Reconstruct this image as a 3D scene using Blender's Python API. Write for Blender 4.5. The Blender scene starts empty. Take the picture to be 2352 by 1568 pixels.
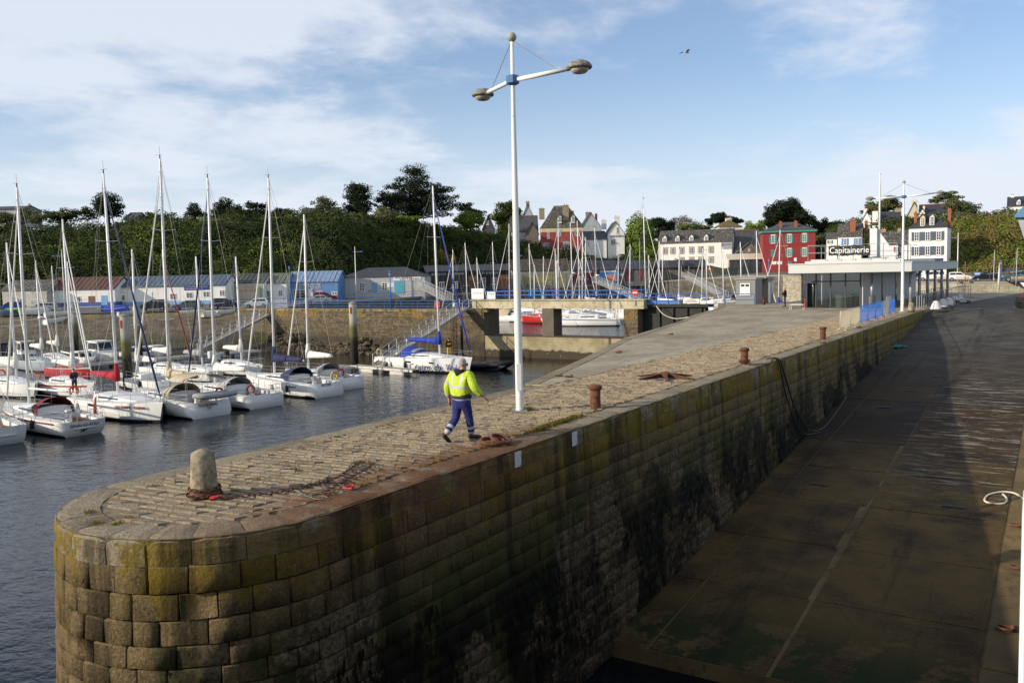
import bpy, math, random
import numpy as np
from mathutils import Vector, Matrix

SC = bpy.context.scene
COL = SC.collection
RND = random.Random(7)

# ------------------------------------------------------------------ camera, sky, sun, exposure
EYE = Vector((0.0, 0.0, 3.6))
FPX = 2000.0                       # focal length in units of a 2352 px wide frame
PITCH = math.atan2(784 - 627, FPX)
ROLL = math.atan(0.022)
_f = Vector((0, math.cos(PITCH), -math.sin(PITCH)))
_r0 = Vector((1, 0, 0)); _u0 = Vector((0, math.sin(PITCH), math.cos(PITCH)))
_r = _r0 * math.cos(ROLL) - _u0 * math.sin(ROLL)
_u = _u0 * math.cos(ROLL) + _r0 * math.sin(ROLL)
cam_d = bpy.data.cameras.new('camera'); cam = bpy.data.objects.new('camera', cam_d); COL.objects.link(cam)
cam_d.sensor_width = 36; cam_d.lens = 36 * FPX / 2352; cam_d.clip_end = 5000; cam_d.clip_start = 0.05
cam.matrix_world = Matrix(((_r.x, _u.x, -_f.x, EYE.x), (_r.y, _u.y, -_f.y, EYE.y), (_r.z, _u.z, -_f.z, EYE.z), (0, 0, 0, 1)))
SC.camera = cam
SC.view_settings.view_transform = 'Standard'; SC.view_settings.look = 'None'
SC.view_settings.exposure = 0.25; SC.view_settings.gamma = 1.0
SC.cycles.max_bounces = 8; SC.cycles.transparent_max_bounces = 16; SC.cycles.caustics_reflective = False
SC.cycles.caustics_refractive = False; SC.cycles.sample_clamp_indirect = 4

SUN_EL = math.radians(20.0)
SUN_H = Vector((-0.945, -0.326, 0)).normalized()          # horizontal direction towards the sun
TOSUN = Vector((SUN_H.x * math.cos(SUN_EL), SUN_H.y * math.cos(SUN_EL), math.sin(SUN_EL)))
sun_d = bpy.data.lights.new('sun', 'SUN'); sun = bpy.data.objects.new('sun', sun_d); COL.objects.link(sun)
sun_d.energy = 4.3; sun_d.angle = math.radians(0.53); sun_d.color = (1.0, 0.88, 0.72)
sun.rotation_euler = TOSUN.to_track_quat('Z', 'Y').to_euler(); sun.location = (-60, -30, 60)

world = bpy.data.worlds.new('World'); SC.world = world; world.use_nodes = True
def build_sky():
    nt = world.node_tree; N = nt.nodes; L = nt.links
    N.clear()
    out = N.new('ShaderNodeOutputWorld'); bg = N.new('ShaderNodeBackground')
    sky = N.new('ShaderNodeTexSky'); sky.sky_type = 'NISHITA'; sky.sun_disc = False
    sky.sun_elevation = SUN_EL; sky.sun_rotation = math.atan2(SUN_H.x, SUN_H.y)
    sky.altitude = 0; sky.air_density = 1.0; sky.dust_density = 0.4; sky.ozone_density = 3.0
    tc = N.new('ShaderNodeTexCoord'); sep = N.new('ShaderNodeSeparateXYZ'); L.new(tc.outputs['Generated'], sep.inputs[0])
    zc = N.new('ShaderNodeMath'); zc.operation = 'MAXIMUM'; zc.inputs[1].default_value = 0.01; L.new(sep.outputs['Z'], zc.inputs[0])
    za = N.new('ShaderNodeMath'); za.operation = 'ADD'; za.inputs[1].default_value = 0.16; L.new(zc.outputs[0], za.inputs[0])
    dv = N.new('ShaderNodeVectorMath'); dv.operation = 'DIVIDE'
    L.new(tc.outputs['Generated'], dv.inputs[0])
    cx = N.new('ShaderNodeCombineXYZ')
    for k in range(3): L.new(za.outputs[0], cx.inputs[k])
    L.new(cx.outputs[0], dv.inputs[1])
    mp = N.new('ShaderNodeMapping'); mp.inputs['Scale'].default_value = (1, 1.0, 0.0); mp.inputs['Location'].default_value = CLOUD_OFF
    L.new(dv.outputs[0], mp.inputs[0])
    def noise(sc, det, rough, dist, loc):
        n = N.new('ShaderNodeTexNoise'); n.inputs['Scale'].default_value = sc; n.inputs['Detail'].default_value = det
        n.inputs['Roughness'].default_value = rough; n.inputs['Distortion'].default_value = dist
        m = N.new('ShaderNodeMapping'); m.inputs['Location'].default_value = loc; L.new(mp.outputs[0], m.inputs[0]); L.new(m.outputs[0], n.inputs['Vector'])
        return n.outputs['Fac']
    big = noise(0.42, 2, 0.5, 0.0, (0, 0, 0)); med = noise(1.25, 10, 0.58, 0.25, (3, 1, 0)); fine = noise(5.0, 8, 0.62, 0.5, (7, 5, 0))
    def math_(op, a, b):
        m = N.new('ShaderNodeMath'); m.operation = op
        for i, x in enumerate((a, b)):
            if isinstance(x, (int, float)): m.inputs[i].default_value = x
            else: L.new(x, m.inputs[i])
        return m.outputs[0]
    s = math_('ADD', math_('MULTIPLY', big, 1.0), math_('ADD', math_('MULTIPLY', med, 0.85), math_('MULTIPLY', fine, 0.20)))
    rmp = N.new('ShaderNodeMapRange'); rmp.interpolation_type = 'SMOOTHSTEP'
    rmp.inputs['From Min'].default_value = CLOUD_LO; rmp.inputs['From Max'].default_value = CLOUD_LO + 0.22
    rmp.inputs['To Min'].default_value = 0.0; rmp.inputs['To Max'].default_value = 0.85
    L.new(s, rmp.inputs['Value'])
    # thin veil that thickens towards the horizon all the way round
    hz = N.new('ShaderNodeMapRange'); hz.interpolation_type = 'SMOOTHSTEP'
    hz.inputs['From Min'].default_value = 0.24; hz.inputs['From Max'].default_value = 0.0
    hz.inputs['To Min'].default_value = 0.14; hz.inputs['To Max'].default_value = 0.75
    L.new(sep.outputs['Z'], hz.inputs['Value'])
    cov = math_('SUBTRACT', 1.0, math_('MULTIPLY', math_('SUBTRACT', 1.0, rmp.outputs[0]), math_('SUBTRACT', 1.0, hz.outputs[0])))
    tint = N.new('ShaderNodeMix'); tint.data_type = 'RGBA'; tint.blend_type = 'MULTIPLY'; tint.inputs['Factor'].default_value = 1.0
    tint.inputs['B'].default_value = (0.98, 1.0, 1.06, 1); L.new(sky.outputs[0], tint.inputs['A'])
    mx = N.new('ShaderNodeMix'); mx.data_type = 'RGBA'
    mx.inputs['B'].default_value = (5.45, 5.8, 6.45, 1)
    L.new(cov, mx.inputs['Factor']); L.new(tint.outputs['Result'], mx.inputs['A'])
    L.new(mx.outputs['Result'], bg.inputs['Color']); bg.inputs['Strength'].default_value = 0.125
    L.new(bg.outputs[0], out.inputs[0])
CLOUD_OFF = (9.0, 3.0, 0.0); CLOUD_LO = 0.905
build_sky()

# ------------------------------------------------------------------ placing helpers
def P(px, py, d):
    """point at distance d (metres ahead of the viewpoint) seen at frame position px, py"""
    v = _f + _r * ((px - 1176) / FPX) + _u * ((784 - py) / FPX)
    return EYE + v * (d / v.y)
def G(px, py, z):
    v = _f + _r * ((px - 1176) / FPX) + _u * ((784 - py) / FPX)
    return EYE + v * ((z - EYE.z) / v.z)
PO = Vector((-5.0, 14.5, 0)); UU = Vector((0.538, 0.843, 0)).normalized(); VV = Vector((UU.y, -UU.x, 0))
PYAW = math.atan2(UU.y, UU.x)
def Q(u, v, z=0.0):
    """pier coordinates: u along the pier from its round end, v across towards the slipway"""
    return Vector((PO.x + UU.x * u + VV.x * v, PO.y + UU.y * u + VV.y * v, z))
WATER = -5.9

# ------------------------------------------------------------------ materials
def lin(c):
    return tuple(((x / 255 + 0.055) / 1.055) ** 2.4 if x / 255 > 0.04045 else x / 255 / 12.92 for x in c)
MATS = {}
class NT:
    def __init__(s, name):
        s.m = bpy.data.materials.new(name); s.m.use_nodes = True; s.t = s.m.node_tree; s.N = s.t.nodes; s.L = s.t.links
        s.b = s.N['Principled BSDF']; s.out = s.N['Material Output']
    def set(s, k, v): s.b.inputs[k].default_value = v
    def coord(s, kind='Object', scale=(1, 1, 1), rot=(0, 0, 0)):
        if kind == 'World': o = s.N.new('ShaderNodeNewGeometry').outputs['Position']
        else: o = s.N.new('ShaderNodeTexCoord').outputs[kind]
        if any(rot): r_ = s.N.new('ShaderNodeMapping'); r_.inputs['Rotation'].default_value = rot; s.L.new(o, r_.inputs[0]); o = r_.outputs[0]
        m = s.N.new('ShaderNodeMapping'); m.inputs['Scale'].default_value = scale
        s.L.new(o, m.inputs[0]); return m.outputs[0]
    def noise(s, vec, scale, det=4, rough=0.55, dist=0.0):
        n = s.N.new('ShaderNodeTexNoise'); n.inputs['Scale'].default_value = scale; n.inputs['Detail'].default_value = det
        n.inputs['Roughness'].default_value = rough; n.inputs['Distortion'].default_value = dist; s.L.new(vec, n.inputs['Vector']); return n.outputs['Fac']
    def rng(s, val, a, b, c=0.0, d=1.0, smooth=True):
        n = s.N.new('ShaderNodeMapRange'); n.interpolation_type = 'SMOOTHSTEP' if smooth else 'LINEAR'
        for k, x in zip(('From Min', 'From Max', 'To Min', 'To Max'), (a, b, c, d)): n.inputs[k].default_value = x
        s.L.new(val, n.inputs['Value']); return n.outputs[0]
    def op(s, o, a, b=0.0):
        n = s.N.new('ShaderNodeMath'); n.operation = o
        for i, x in enumerate((a, b)):
            if isinstance(x, (int, float)): n.inputs[i].default_value = x
            else: s.L.new(x, n.inputs[i])
        return n.outputs[0]
    def mix(s, fac, a, b):
        n = s.N.new('ShaderNodeMix'); n.data_type = 'RGBA'
        for k, x in (('Factor', fac), ('A', a), ('B', b)):
            if isinstance(x, (int, float)): n.inputs[k].default_value = x
            elif isinstance(x, tuple): n.inputs[k].default_value = (x[0], x[1], x[2], 1)
            else: s.L.new(x, n.inputs[k])
        return n.outputs['Result']
    def xyz(s, vec):
        n = s.N.new('ShaderNodeSeparateXYZ'); s.L.new(vec, n.inputs[0]); return n.outputs
    def island(s): return s.N.new('ShaderNodeNewGeometry').outputs['Random Per Island']
    def objrand(s): return s.N.new('ShaderNodeObjectInfo').outputs['Random']
    def color(s, c): s.L.new(c, s.b.inputs['Base Color'])
    def bump(s, h, strength=0.3, dist=0.02):
        n = s.N.new('ShaderNodeBump'); n.inputs['Strength'].default_value = strength; n.inputs['Distance'].default_value = dist
        s.L.new(h, n.inputs['Height']); s.L.new(n.outputs[0], s.b.inputs['Normal'])

def mat(name, c, rough=0.7, var=0.12, scale=2.0, bump=0.0, metal=0.0, c2=None, spec=0.5, det=5, coordk='Object', bdist=0.02, patch=None):
    if name in MATS: return MATS[name]
    n = NT(name); a = lin(c)
    v = n.coord(coordk); f = n.noise(v, scale, det)
    lo = tuple(x * (1 - var) for x in a); hi = tuple(min(1, x * (1 + var)) for x in a)
    if c2: hi = lin(c2); lo = a
    col = n.mix(n.rng(f, 0.3, 0.7), lo, hi)
    if patch:                                   # dirt or rust patches: (colour, scale, from, to)
        col = n.mix(n.rng(n.noise(v, patch[1], 6, 0.65), patch[2], patch[3]), col, lin(patch[0]))
    n.color(col); n.set('Roughness', rough); n.set('Metallic', metal); n.set('Specular IOR Level', spec)
    if bump: n.bump(n.noise(v, scale * 4, 6, 0.6), bump, bdist)
    MATS[name] = n.m; return n.m

# ------------------------------------------------------------------ mesh builder
class MB:
    def __init__(s): s.v = []; s.f = []; s.mi = []; s.cur = 0
    def add(s, vs, fs):
        o = len(s.v); s.v.extend([tuple(p) for p in vs]); s.f.extend([tuple(i + o for i in q) for q in fs]); s.mi.extend([s.cur] * len(fs)); return s
    def box(s, x0, x1, y0, y1, z0, z1):
        return s.add([(x0, y0, z0), (x1, y0, z0), (x1, y1, z0), (x0, y1, z0), (x0, y0, z1), (x1, y0, z1), (x1, y1, z1), (x0, y1, z1)],
              [(0, 3, 2, 1), (4, 5, 6, 7), (0, 1, 5, 4), (1, 2, 6, 5), (2, 3, 7, 6), (3, 0, 4, 7)])
    def cbox(s, c, sx, sy, sz): return s.box(c[0] - sx / 2, c[0] + sx / 2, c[1] - sy / 2, c[1] + sy / 2, c[2] - sz / 2, c[2] + sz / 2)
    def obox(s, c, ax, ay, az):
        c = Vector(c); ax = Vector(ax); ay = Vector(ay); az = Vector(az); vs = []
        for k in (-1, 1):
            for i, j in ((-1, -1), (1, -1), (1, 1), (-1, 1)): vs.append(c + ax * i + ay * j + az * k)
        return s.add(vs, [(0, 3, 2, 1), (4, 5, 6, 7), (0, 1, 5, 4), (1, 2, 6, 5), (2, 3, 7, 6), (3, 0, 4, 7)])
    def bar(s, a, b, w, h=None, up=(0, 0, 1)):
        a = Vector(a); b = Vector(b); h = w if h is None else h; d = (b - a); ln = d.length
        if ln < 1e-6: return s
        d /= ln; up = Vector(up); sd = d.cross(up)
        if sd.length < 1e-4: sd = d.cross(Vector((1, 0, 0)))
        sd.normalize(); up = sd.cross(d)
        return s.obox((a + b) / 2, d * ln / 2, sd * w / 2, up * h / 2)
    def tube(s, pts, r, n=6, cap=True, closed=False):
        pts = [Vector(p) for p in pts]; m = len(pts); rs = r if isinstance(r, (list, tuple)) else [r] * m
        vs = []; prev = None
        for i, p in enumerate(pts):
            if closed: t = pts[(i + 1) % m] - pts[i - 1]
            else: t = pts[min(i + 1, m - 1)] - pts[max(i - 1, 0)]
            if t.length < 1e-9: t = Vector((0, 0, 1))
            t.normalize()
            if prev is None:
                a = t.cross(Vector((0, 0, 1)))
                if a.length < 0.05: a = t.cross(Vector((0, 1, 0)))
            else: a = prev - t * prev.dot(t)
            if a.length < 1e-6: a = t.cross(Vector((1, 0, 0)))
            a.normalize(); b = t.cross(a); prev = a
            for k in range(n):
                an = 2 * math.pi * k / n; vs.append(p + (a * math.cos(an) + b * math.sin(an)) * rs[i])
        fs = []
        for i in range(m if closed else m - 1):
            j = (i + 1) % m
            for k in range(n):
                k2 = (k + 1) % n; fs.append((i * n + k, i * n + k2, j * n + k2, j * n + k))
        if cap and not closed: fs.append(tuple(range(n - 1, -1, -1))); fs.append(tuple((m - 1) * n + k for k in range(n)))
        return s.add(vs, fs)
    def lathe(s, prof, n=16, c=(0, 0, 0), sx=1.0, sy=1.0):
        vs = []; fs = []; m = len(prof)
        for r, z in prof:
            for k in range(n):
                a = 2 * math.pi * k / n; vs.append((c[0] + r * sx * math.cos(a), c[1] + r * sy * math.sin(a), c[2] + z))
        for i in range(m - 1):
            for k in range(n):
                k2 = (k + 1) % n; fs.append((i * n + k, i * n + k2, (i + 1) * n + k2, (i + 1) * n + k))
        fs.append(tuple(range(n - 1, -1, -1))); fs.append(tuple((m - 1) * n + k for k in range(n)))
        return s.add(vs, fs)
    def ell(s, c, r, n=10, m=6):
        return s.lathe([(math.sin(math.pi * (i + 0.02) / (m + 0.04)) * 1.0, -math.cos(math.pi * (i + 0.02) / (m + 0.04)) * r[2]) for i in range(m + 1)], n, c, r[0], r[1])
    def grid(s, rows, closed=False):
        n = len(rows[0]); vs = [p for r in rows for p in r]; fs = []
        for i in range(len(rows) - 1):
            for k in range(n if closed else n - 1):
                k2 = (k + 1) % n; fs.append((i * n + k, i * n + k2, (i + 1) * n + k2, (i + 1) * n + k))
        return s.add(vs, fs)
    def poly(s, pts, z0, z1):
        """closed prism over a 2-D outline (counter-clockwise)"""
        n = len(pts); vs = [(p[0], p[1], z0) for p in pts] + [(p[0], p[1], z1) for p in pts]
        return s.add(vs, [tuple(range(n - 1, -1, -1)), tuple(range(n, 2 * n))] + [(i, (i + 1) % n, n + (i + 1) % n, n + i) for i in range(n)])
    def extr(s, pts, y0, y1):
        """prism over an outline in x,z extruded along y"""
        n = len(pts); vs = [(p[0], y0, p[1]) for p in pts] + [(p[0], y1, p[1]) for p in pts]
        return s.add(vs, [tuple(range(n)), tuple(range(2 * n - 1, n - 1, -1))] + [(i, n + i, n + (i + 1) % n, (i + 1) % n) for i in range(n)])
    def torus(s, c, R, r, n=14, m=6, ax=(0, 0, 1), sx=1.0):
        ax = Vector(ax).normalized(); a = ax.orthogonal().normalized(); b = ax.cross(a); c = Vector(c)
        return s.tube([c + a * R * sx * math.cos(2 * math.pi * k / n) + b * R * math.sin(2 * math.pi * k / n) for k in range(n)], r, m, closed=True)
    def mesh(s, name, mats, smooth=False):
        me = bpy.data.meshes.new(name); me.from_pydata(s.v, [], s.f)
        for m in (mats if isinstance(mats, (list, tuple)) else [mats]): me.materials.append(m)
        if any(s.mi): me.polygons.foreach_set('material_index', s.mi)
        if smooth: me.polygons.foreach_set('use_smooth', [True] * len(s.f))
        me.update(); return me
    def build(s, name, mats, parent=None, smooth=False, **kw):
        return link(name, s.mesh(name, mats, smooth), parent, **kw)

def link(name, me, parent=None, loc=None, rz=None, label=None, cat=None, group=None, kind=None):
    o = bpy.data.objects.new(name, me); COL.objects.link(o)
    if parent: o.parent = parent
    if loc is not None: o.location = loc
    if rz is not None: o.rotation_euler = (0, 0, rz)
    tag(o, label, cat, group, kind); return o
def tag(o, label=None, cat=None, group=None, kind=None):
    if label: o['label'] = label
    if cat: o['category'] = cat
    if group: o['group'] = group
    if kind: o['kind'] = kind
    return o
def thing(name, label, cat, loc=(0, 0, 0), rz=0.0, group=None, kind=None):
    return link(name, None, None, loc, rz, label, cat, group, kind)
def copy_tree(o, parent=None):
    c = o.copy(); COL.objects.link(c); c.parent = parent
    for ch in list(o.children): copy_tree(ch, c)
    return c
def npmesh(name, verts, quads, mats, smooth=False):
    verts = np.asarray(verts, dtype=np.float32); quads = np.asarray(quads, dtype=np.int32)
    me = bpy.data.meshes.new(name); me.vertices.add(len(verts)); me.vertices.foreach_set('co', verts.ravel())
    k = quads.shape[1]; me.loops.add(quads.size); me.loops.foreach_set('vertex_index', quads.ravel())
    me.polygons.add(len(quads)); me.polygons.foreach_set('loop_start', np.arange(len(quads), dtype=np.int32) * k)
    try: me.polygons.foreach_set('loop_total', np.full(len(quads), k, dtype=np.int32))
    except Exception: pass
    for m in (mats if isinstance(mats, (list, tuple)) else [mats]): me.materials.append(m)
    if smooth: me.polygons.foreach_set('use_smooth', np.ones(len(quads), dtype=bool))
    me.update(calc_edges=True); me.validate(); return me
def lettering(name, txt, size, mt, parent, loc, rot, width=None, depth=0.006, align='CENTER', shear=0.0):
    cu = bpy.data.curves.new('txt', 'FONT'); cu.body = txt; cu.size = size; cu.align_x = align; cu.align_y = 'CENTER'; cu.extrude = depth; cu.resolution_u = 2; cu.shear = shear
    to = bpy.data.objects.new('txt', cu); COL.objects.link(to)
    me = bpy.data.meshes.new_from_object(to.evaluated_get(bpy.context.evaluated_depsgraph_get()))
    bpy.data.objects.remove(to); bpy.data.curves.remove(cu)
    if width and len(me.vertices):
        xs = [v.co.x for v in me.vertices]; k = width / max(1e-6, max(xs) - min(xs))
        for v in me.vertices: v.co.x *= k
    me.materials.clear(); me.materials.append(mt)
    o = link(name, me, parent, loc); o.rotation_euler = rot; return o
UP90 = (math.pi / 2, 0, 0)      # lettering standing upright, read from -y
# ------------------------------------------------------------------ water
def water_mat():
    n = NT('sea_water'); v = n.coord('World')
    a = n.noise(v, 0.9, 3, 0.55, 0.4); b = n.noise(n.coord('World', (1.0, 1.9, 1), (0, 0, 0.4)), 2.6, 3, 0.5, 0.3); c = n.noise(v, 0.13, 2)
    h = n.op('ADD', n.op('MULTIPLY', a, 0.75), n.op('ADD', n.op('MULTIPLY', b, 0.30), n.op('MULTIPLY', c, 0.9)))
    n.bump(h, 0.62, 0.13)
    n.b.inputs['Base Color'].default_value = (0.0015, 0.0045, 0.0075, 1); n.set('Roughness', 0.05); n.set('IOR', 1.333)
    return n.m
w = MB(); w.add([(-500, -120, 0), (420, -120, 0), (420, 420, 0), (-500, 420, 0)], [(0, 1, 2, 3)])
w.build('water', water_mat(), loc=(0, 0, WATER), kind='structure')
sb = MB(); sb.add([(-520, -140, 0), (440, -140, 0), (440, 440, 0), (-520, 440, 0)], [(0, 1, 2, 3)])
sb.build('seabed', mat('seabed', (60, 58, 50)), loc=(0, 0, WATER - 3.5), kind='structure')

# ------------------------------------------------------------------ pier materials
def ndot(n, vec, c):
    d = n.N.new('ShaderNodeVectorMath'); d.operation = 'DOT_PRODUCT'; n.L.new(vec, d.inputs[0]); d.inputs[1].default_value = c; return d.outputs['Value']
def pier_uv(n):
    pos = n.coord('World'); o = PO
    u = n.op('SUBTRACT', ndot(n, pos, tuple(UU)), o.dot(UU)); v = n.op('SUBTRACT', ndot(n, pos, tuple(VV)), o.dot(VV)); return pos, u, v
def stone_mat(name, ca, cb, top=False):
    n = NT(name); pos, u, v = pier_uv(n); z = n.xyz(pos)[2]
    var = n.objrand(); isl = n.island()
    f1 = n.noise(pos, 2.6, 8, 0.72); f2 = n.noise(pos, 24, 5, 0.75)
    tone = n.op('ADD', n.op('MULTIPLY', f1, 0.75), n.op('MULTIPLY', n.op('ADD', var, isl), 0.22))
    col = n.mix(n.rng(tone, 0.25, 0.75), lin(ca), lin(cb))
    col = n.mix(n.op('MULTIPLY', n.rng(f2, 0.48, 0.68), 0.6), col, (0.022, 0.019, 0.015)); col = n.mix(n.op('MULTIPLY', n.rng(f2, 0.46, 0.32), 0.35), col, lin((186, 172, 146)))
    # iron stain spreading from the chain and the ring
    rs = n.op('MULTIPLY', n.rng(u, -3.5, 0.8), n.rng(u, 10.0, 5.0)); rs = n.op('MULTIPLY', rs, n.rng(v, 0.6, 1.9))
    rs = n.op('MULTIPLY', rs, n.rng(z, -1.3, -0.1, 0.25, 1.0)); rs = n.op('MULTIPLY', rs, n.rng(n.noise(pos, 1.6, 5, 0.6), 0.28, 0.52))
    col = n.mix(n.op('MULTIPLY', rs, 0.85), col, n.mix(n.noise(pos, 3, 4), lin((74, 44, 27)), lin((118, 78, 48))))
    nz = n.xyz(n.N.new('ShaderNodeNewGeometry').outputs['Normal'])[2]
    side = n.rng(nz, 0.75, 0.3)
    if not top:
        stretch = n.coord('World', (1, 1, 0.45))
        li = n.noise(stretch, 1.1, 7, 0.7); li2 = n.noise(pos, 9, 4, 0.7)
        lm = n.op('MULTIPLY', n.rng(z, -2.0, -0.6), n.rng(n.op('ADD', n.op('ADD', li, n.op('MULTIPLY', li2, 0.40)), n.rng(z, -1.4, -0.3, -0.06, 0.06)), 0.68, 0.76)); lm = n.op('MULTIPLY', lm, side); lm = n.op('MULTIPLY', lm, n.op('SUBTRACT', 1.0, n.op('MULTIPLY', rs, 0.8)))
        col = n.mix(n.op('MULTIPLY', lm, 0.85), col, n.mix(n.noise(pos, 5, 3), lin((86, 76, 18)), lin((140, 116, 26))))
        # tide line follows the slipway: deeper at the outer end
        al = n.noise(stretch, 0.8, 6, 0.65)
        am = n.op('MULTIPLY', n.rng(z, -1.0, -2.0), n.rng(n.op('ADD', al, n.op('MULTIPLY', n.rng(v, 0.5, 2.2), 0.10)), 0.52, 0.60)); am = n.op('MULTIPLY', am, n.rng(v, -0.5, 1.8, 0.12, 0.85))
        col = n.mix(n.op('MULTIPLY', am, 0.8), col, n.mix(n.noise(pos, 4, 3), lin((30, 38, 11)), lin((58, 78, 20))))
        bm = n.op('MULTIPLY', n.rng(z, -1.9, -3.0), n.rng(n.noise(stretch, 0.7, 6, 0.7), 0.34, 0.50))
        bm = n.op('MULTIPLY', bm, n.rng(v, 1.0, 2.2))
        col = n.mix(n.op('MULTIPLY', bm, 0.92), col, (0.008, 0.007, 0.006)); br_ = n.op('MULTIPLY', n.rng(n.op('ADD', n.noise(n.coord('World', (0.35, 0.35, 0.30)), 0.9, 8, 0.62), n.op('MULTIPLY', n.noise(pos, 6, 4, 0.7), 0.12)), 0.55, 0.565), n.op('MULTIPLY', n.rng(z, -1.3, -1.7), n.rng(v, 1.0, 2.2))); col = n.mix(n.op('MULTIPLY', br_, 0.9), col, n.mix(n.rng(n.noise(pos, 9, 5, 0.75), 0.35, 0.65), lin((58, 50, 38)), lin((118, 104, 80))))
        gu = n.op('MULTIPLY', n.rng(n.noise(n.coord('World', (1.6, 1.6, 0.55)), 2.4, 6, 0.75), 0.69, 0.74), n.rng(z, -3.6, -1.2)); gu = n.op('MULTIPLY', gu, side)
        col = n.mix(n.op('MULTIPLY', gu, n.op('MULTIPLY', n.rng(z, -0.5, -1.0), 0.8)), col, lin((168, 162, 148)))
    else:
        sp = n.rng(n.noise(pos, 6.5, 2, 0.4), 0.755, 0.775)
        col = n.mix(n.op('MULTIPLY', sp, 0.7), col, lin((196, 192, 184)))
    stq = n.rng(n.noise(n.coord('World', (1.3, 1.3, 0.10)), 1.1, 6, 0.65), 0.50, 0.62)
    col = n.mix(n.op('MULTIPLY', n.op('MULTIPLY', stq, side), 0.0 if top else 0.6), col, lin((26, 22, 17)))
    n.color(col); n.set('Roughness', 0.85); n.set('Specular IOR Level', 0.12)
    h = n.op('ADD', n.noise(pos, 7, 6, 0.7), n.op('MULTIPLY', f2, 0.4)); n.bump(h, 1.0, 0.06)
    return n.m
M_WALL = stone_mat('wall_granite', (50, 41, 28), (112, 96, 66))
M_COPE = stone_mat('coping_granite', (92, 82, 68), (150, 138, 116))
M_SETT = stone_mat('sett_granite', (84, 74, 60), (162, 147, 124), top=True)
M_MORT = mat('mortar', (74, 68, 58), 0.95, 0.2, 6, 0.4, coordk='World', c2=(104, 96, 82))
M_MORTW = stone_mat('wall_mortar', (84, 78, 66), (128, 120, 104))
def concrete_mat(name, ca, cb, cc, rough=0.85, streak=(1, 1, 1), rot=0.0, speck=True):
    n = NT(name); pos = n.coord('World'); sp = n.coord('World', streak, (0, 0, rot))
    col = n.mix(n.rng(n.noise(sp, 0.35, 6, 0.62, 0.4), 0.32, 0.68), lin(ca), lin(cb))
    col = n.mix(n.op('MULTIPLY', n.rng(n.noise(sp, 1.7, 6, 0.7), 0.50, 0.66), 0.6), col, lin(cc))
    if speck: col = n.mix(n.op('MULTIPLY', n.rng(n.noise(pos, 30, 3, 0.7), 0.55, 0.75), 0.3), col, (0.03, 0.03, 0.03))
    crk = n.rng(n.op('ABSOLUTE', n.op('SUBTRACT', n.noise(pos, 0.22, 7, 0.6, 0.8), 0.5)), 0.005, 0.0); col = n.mix(n.op('MULTIPLY', crk, 0.55), col, lin((40, 38, 34)))
    col = n.mix(n.op('MULTIPLY', n.rng(n.noise(pos, 0.12, 3, 0.5, 0.3), 0.56, 0.58), 0.35), col, lin(cc))
    n.color(col); n.set('Roughness', rough); n.set('Specular IOR Level', 0.18); n.bump(n.op('ADD', n.noise(pos, 14, 6, 0.7), n.noise(sp, 2.0, 4)), 0.45, 0.03); return n.m
M_APRON = concrete_mat('apron_concrete', (136, 127, 108), (166, 155, 132), (108, 101, 86), streak=(1.3, 0.6, 1), rot=0.567)
M_ASPH = concrete_mat('asphalt', (74, 72, 68), (94, 91, 85), (62, 61, 58))

# ------------------------------------------------------------------ pier (stone mole)
RT = 2.5; COPE_W = 0.66; COPE_H = 0.42
ULEFT = 14.0                                     # where the left edge bends away
def ramp_z(u):
    pts = ((-5, -6.9), (9.3, -5.5), (36, -3.0), (52, -1.85), (62, -0.85), (68, -0.18), (72, 0.0), (200, 0.0))
    for (a, za), (b, zb) in zip(pts, pts[1:]):
        if a <= u <= b: return za + (zb - za) * (u - a) / (b - a)
    return 0.0
ARC = math.pi * RT
def path(s):
    """outer face of the pier: s=0 where the left side meets the round end; returns point, outward normal"""
    if s < 0: return Q(-s, -RT), -VV
    if s < ARC:
        a = s / RT; n = (-VV) * math.cos(a) + (-UU) * math.sin(a); return Q(0, 0) + n * RT, n
    return Q(s - ARC, RT), VV.copy()
BAT = 0.045
def wp(s, z, off):
    p, n = path(s); return Vector((p.x, p.y, z)) + n * (off - BAT * (z + 0.42 if z < -0.42 else 0))
pier = thing('stone_pier', 'old granite pier with a rounded end, sett paving and lichen covered walls', 'pier', PO)
def child(name, vs, fs, mt, smooth=True, par=None):
    c = Vector((0, 0, 0))
    for p in vs: c += Vector(p)
    c /= len(vs); b = MB(); b.add([Vector(p) - c for p in vs], fs)
    o = b.build(name, mt, par or pier, smooth); o.location = c - (par or pier).location; return o
# core
EDGE_L = [(0.4, 28.0), (3.0, 36.0), (5.9, 46.0), (11.4, 59.5), (14.6, 69.0), (17.5, 76.0), (19.8, 82.0), (21.3, 89.5), (24.5, 94.5), (27.5, 88.0)]
core = []
for k in range(0, 15):
    a = math.pi * k / 14; n = (-VV) * math.cos(a) + (-UU) * math.sin(a); core.append((Q(0, 0) + n * (RT - 0.022)))
core_o = [(p.x, p.y) for p in core] + [tuple(Q(67, RT - 0.022).xy), tuple(Q(112, 8).xy), tuple(Q(112, -11).xy)] + [tuple(p) for p in reversed(EDGE_L)]
b = MB(); b.poly([(x - PO.x, y - PO.y) for x, y in core_o], -9.0, -0.035); b.build('core', M_MORTW, pier)
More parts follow.
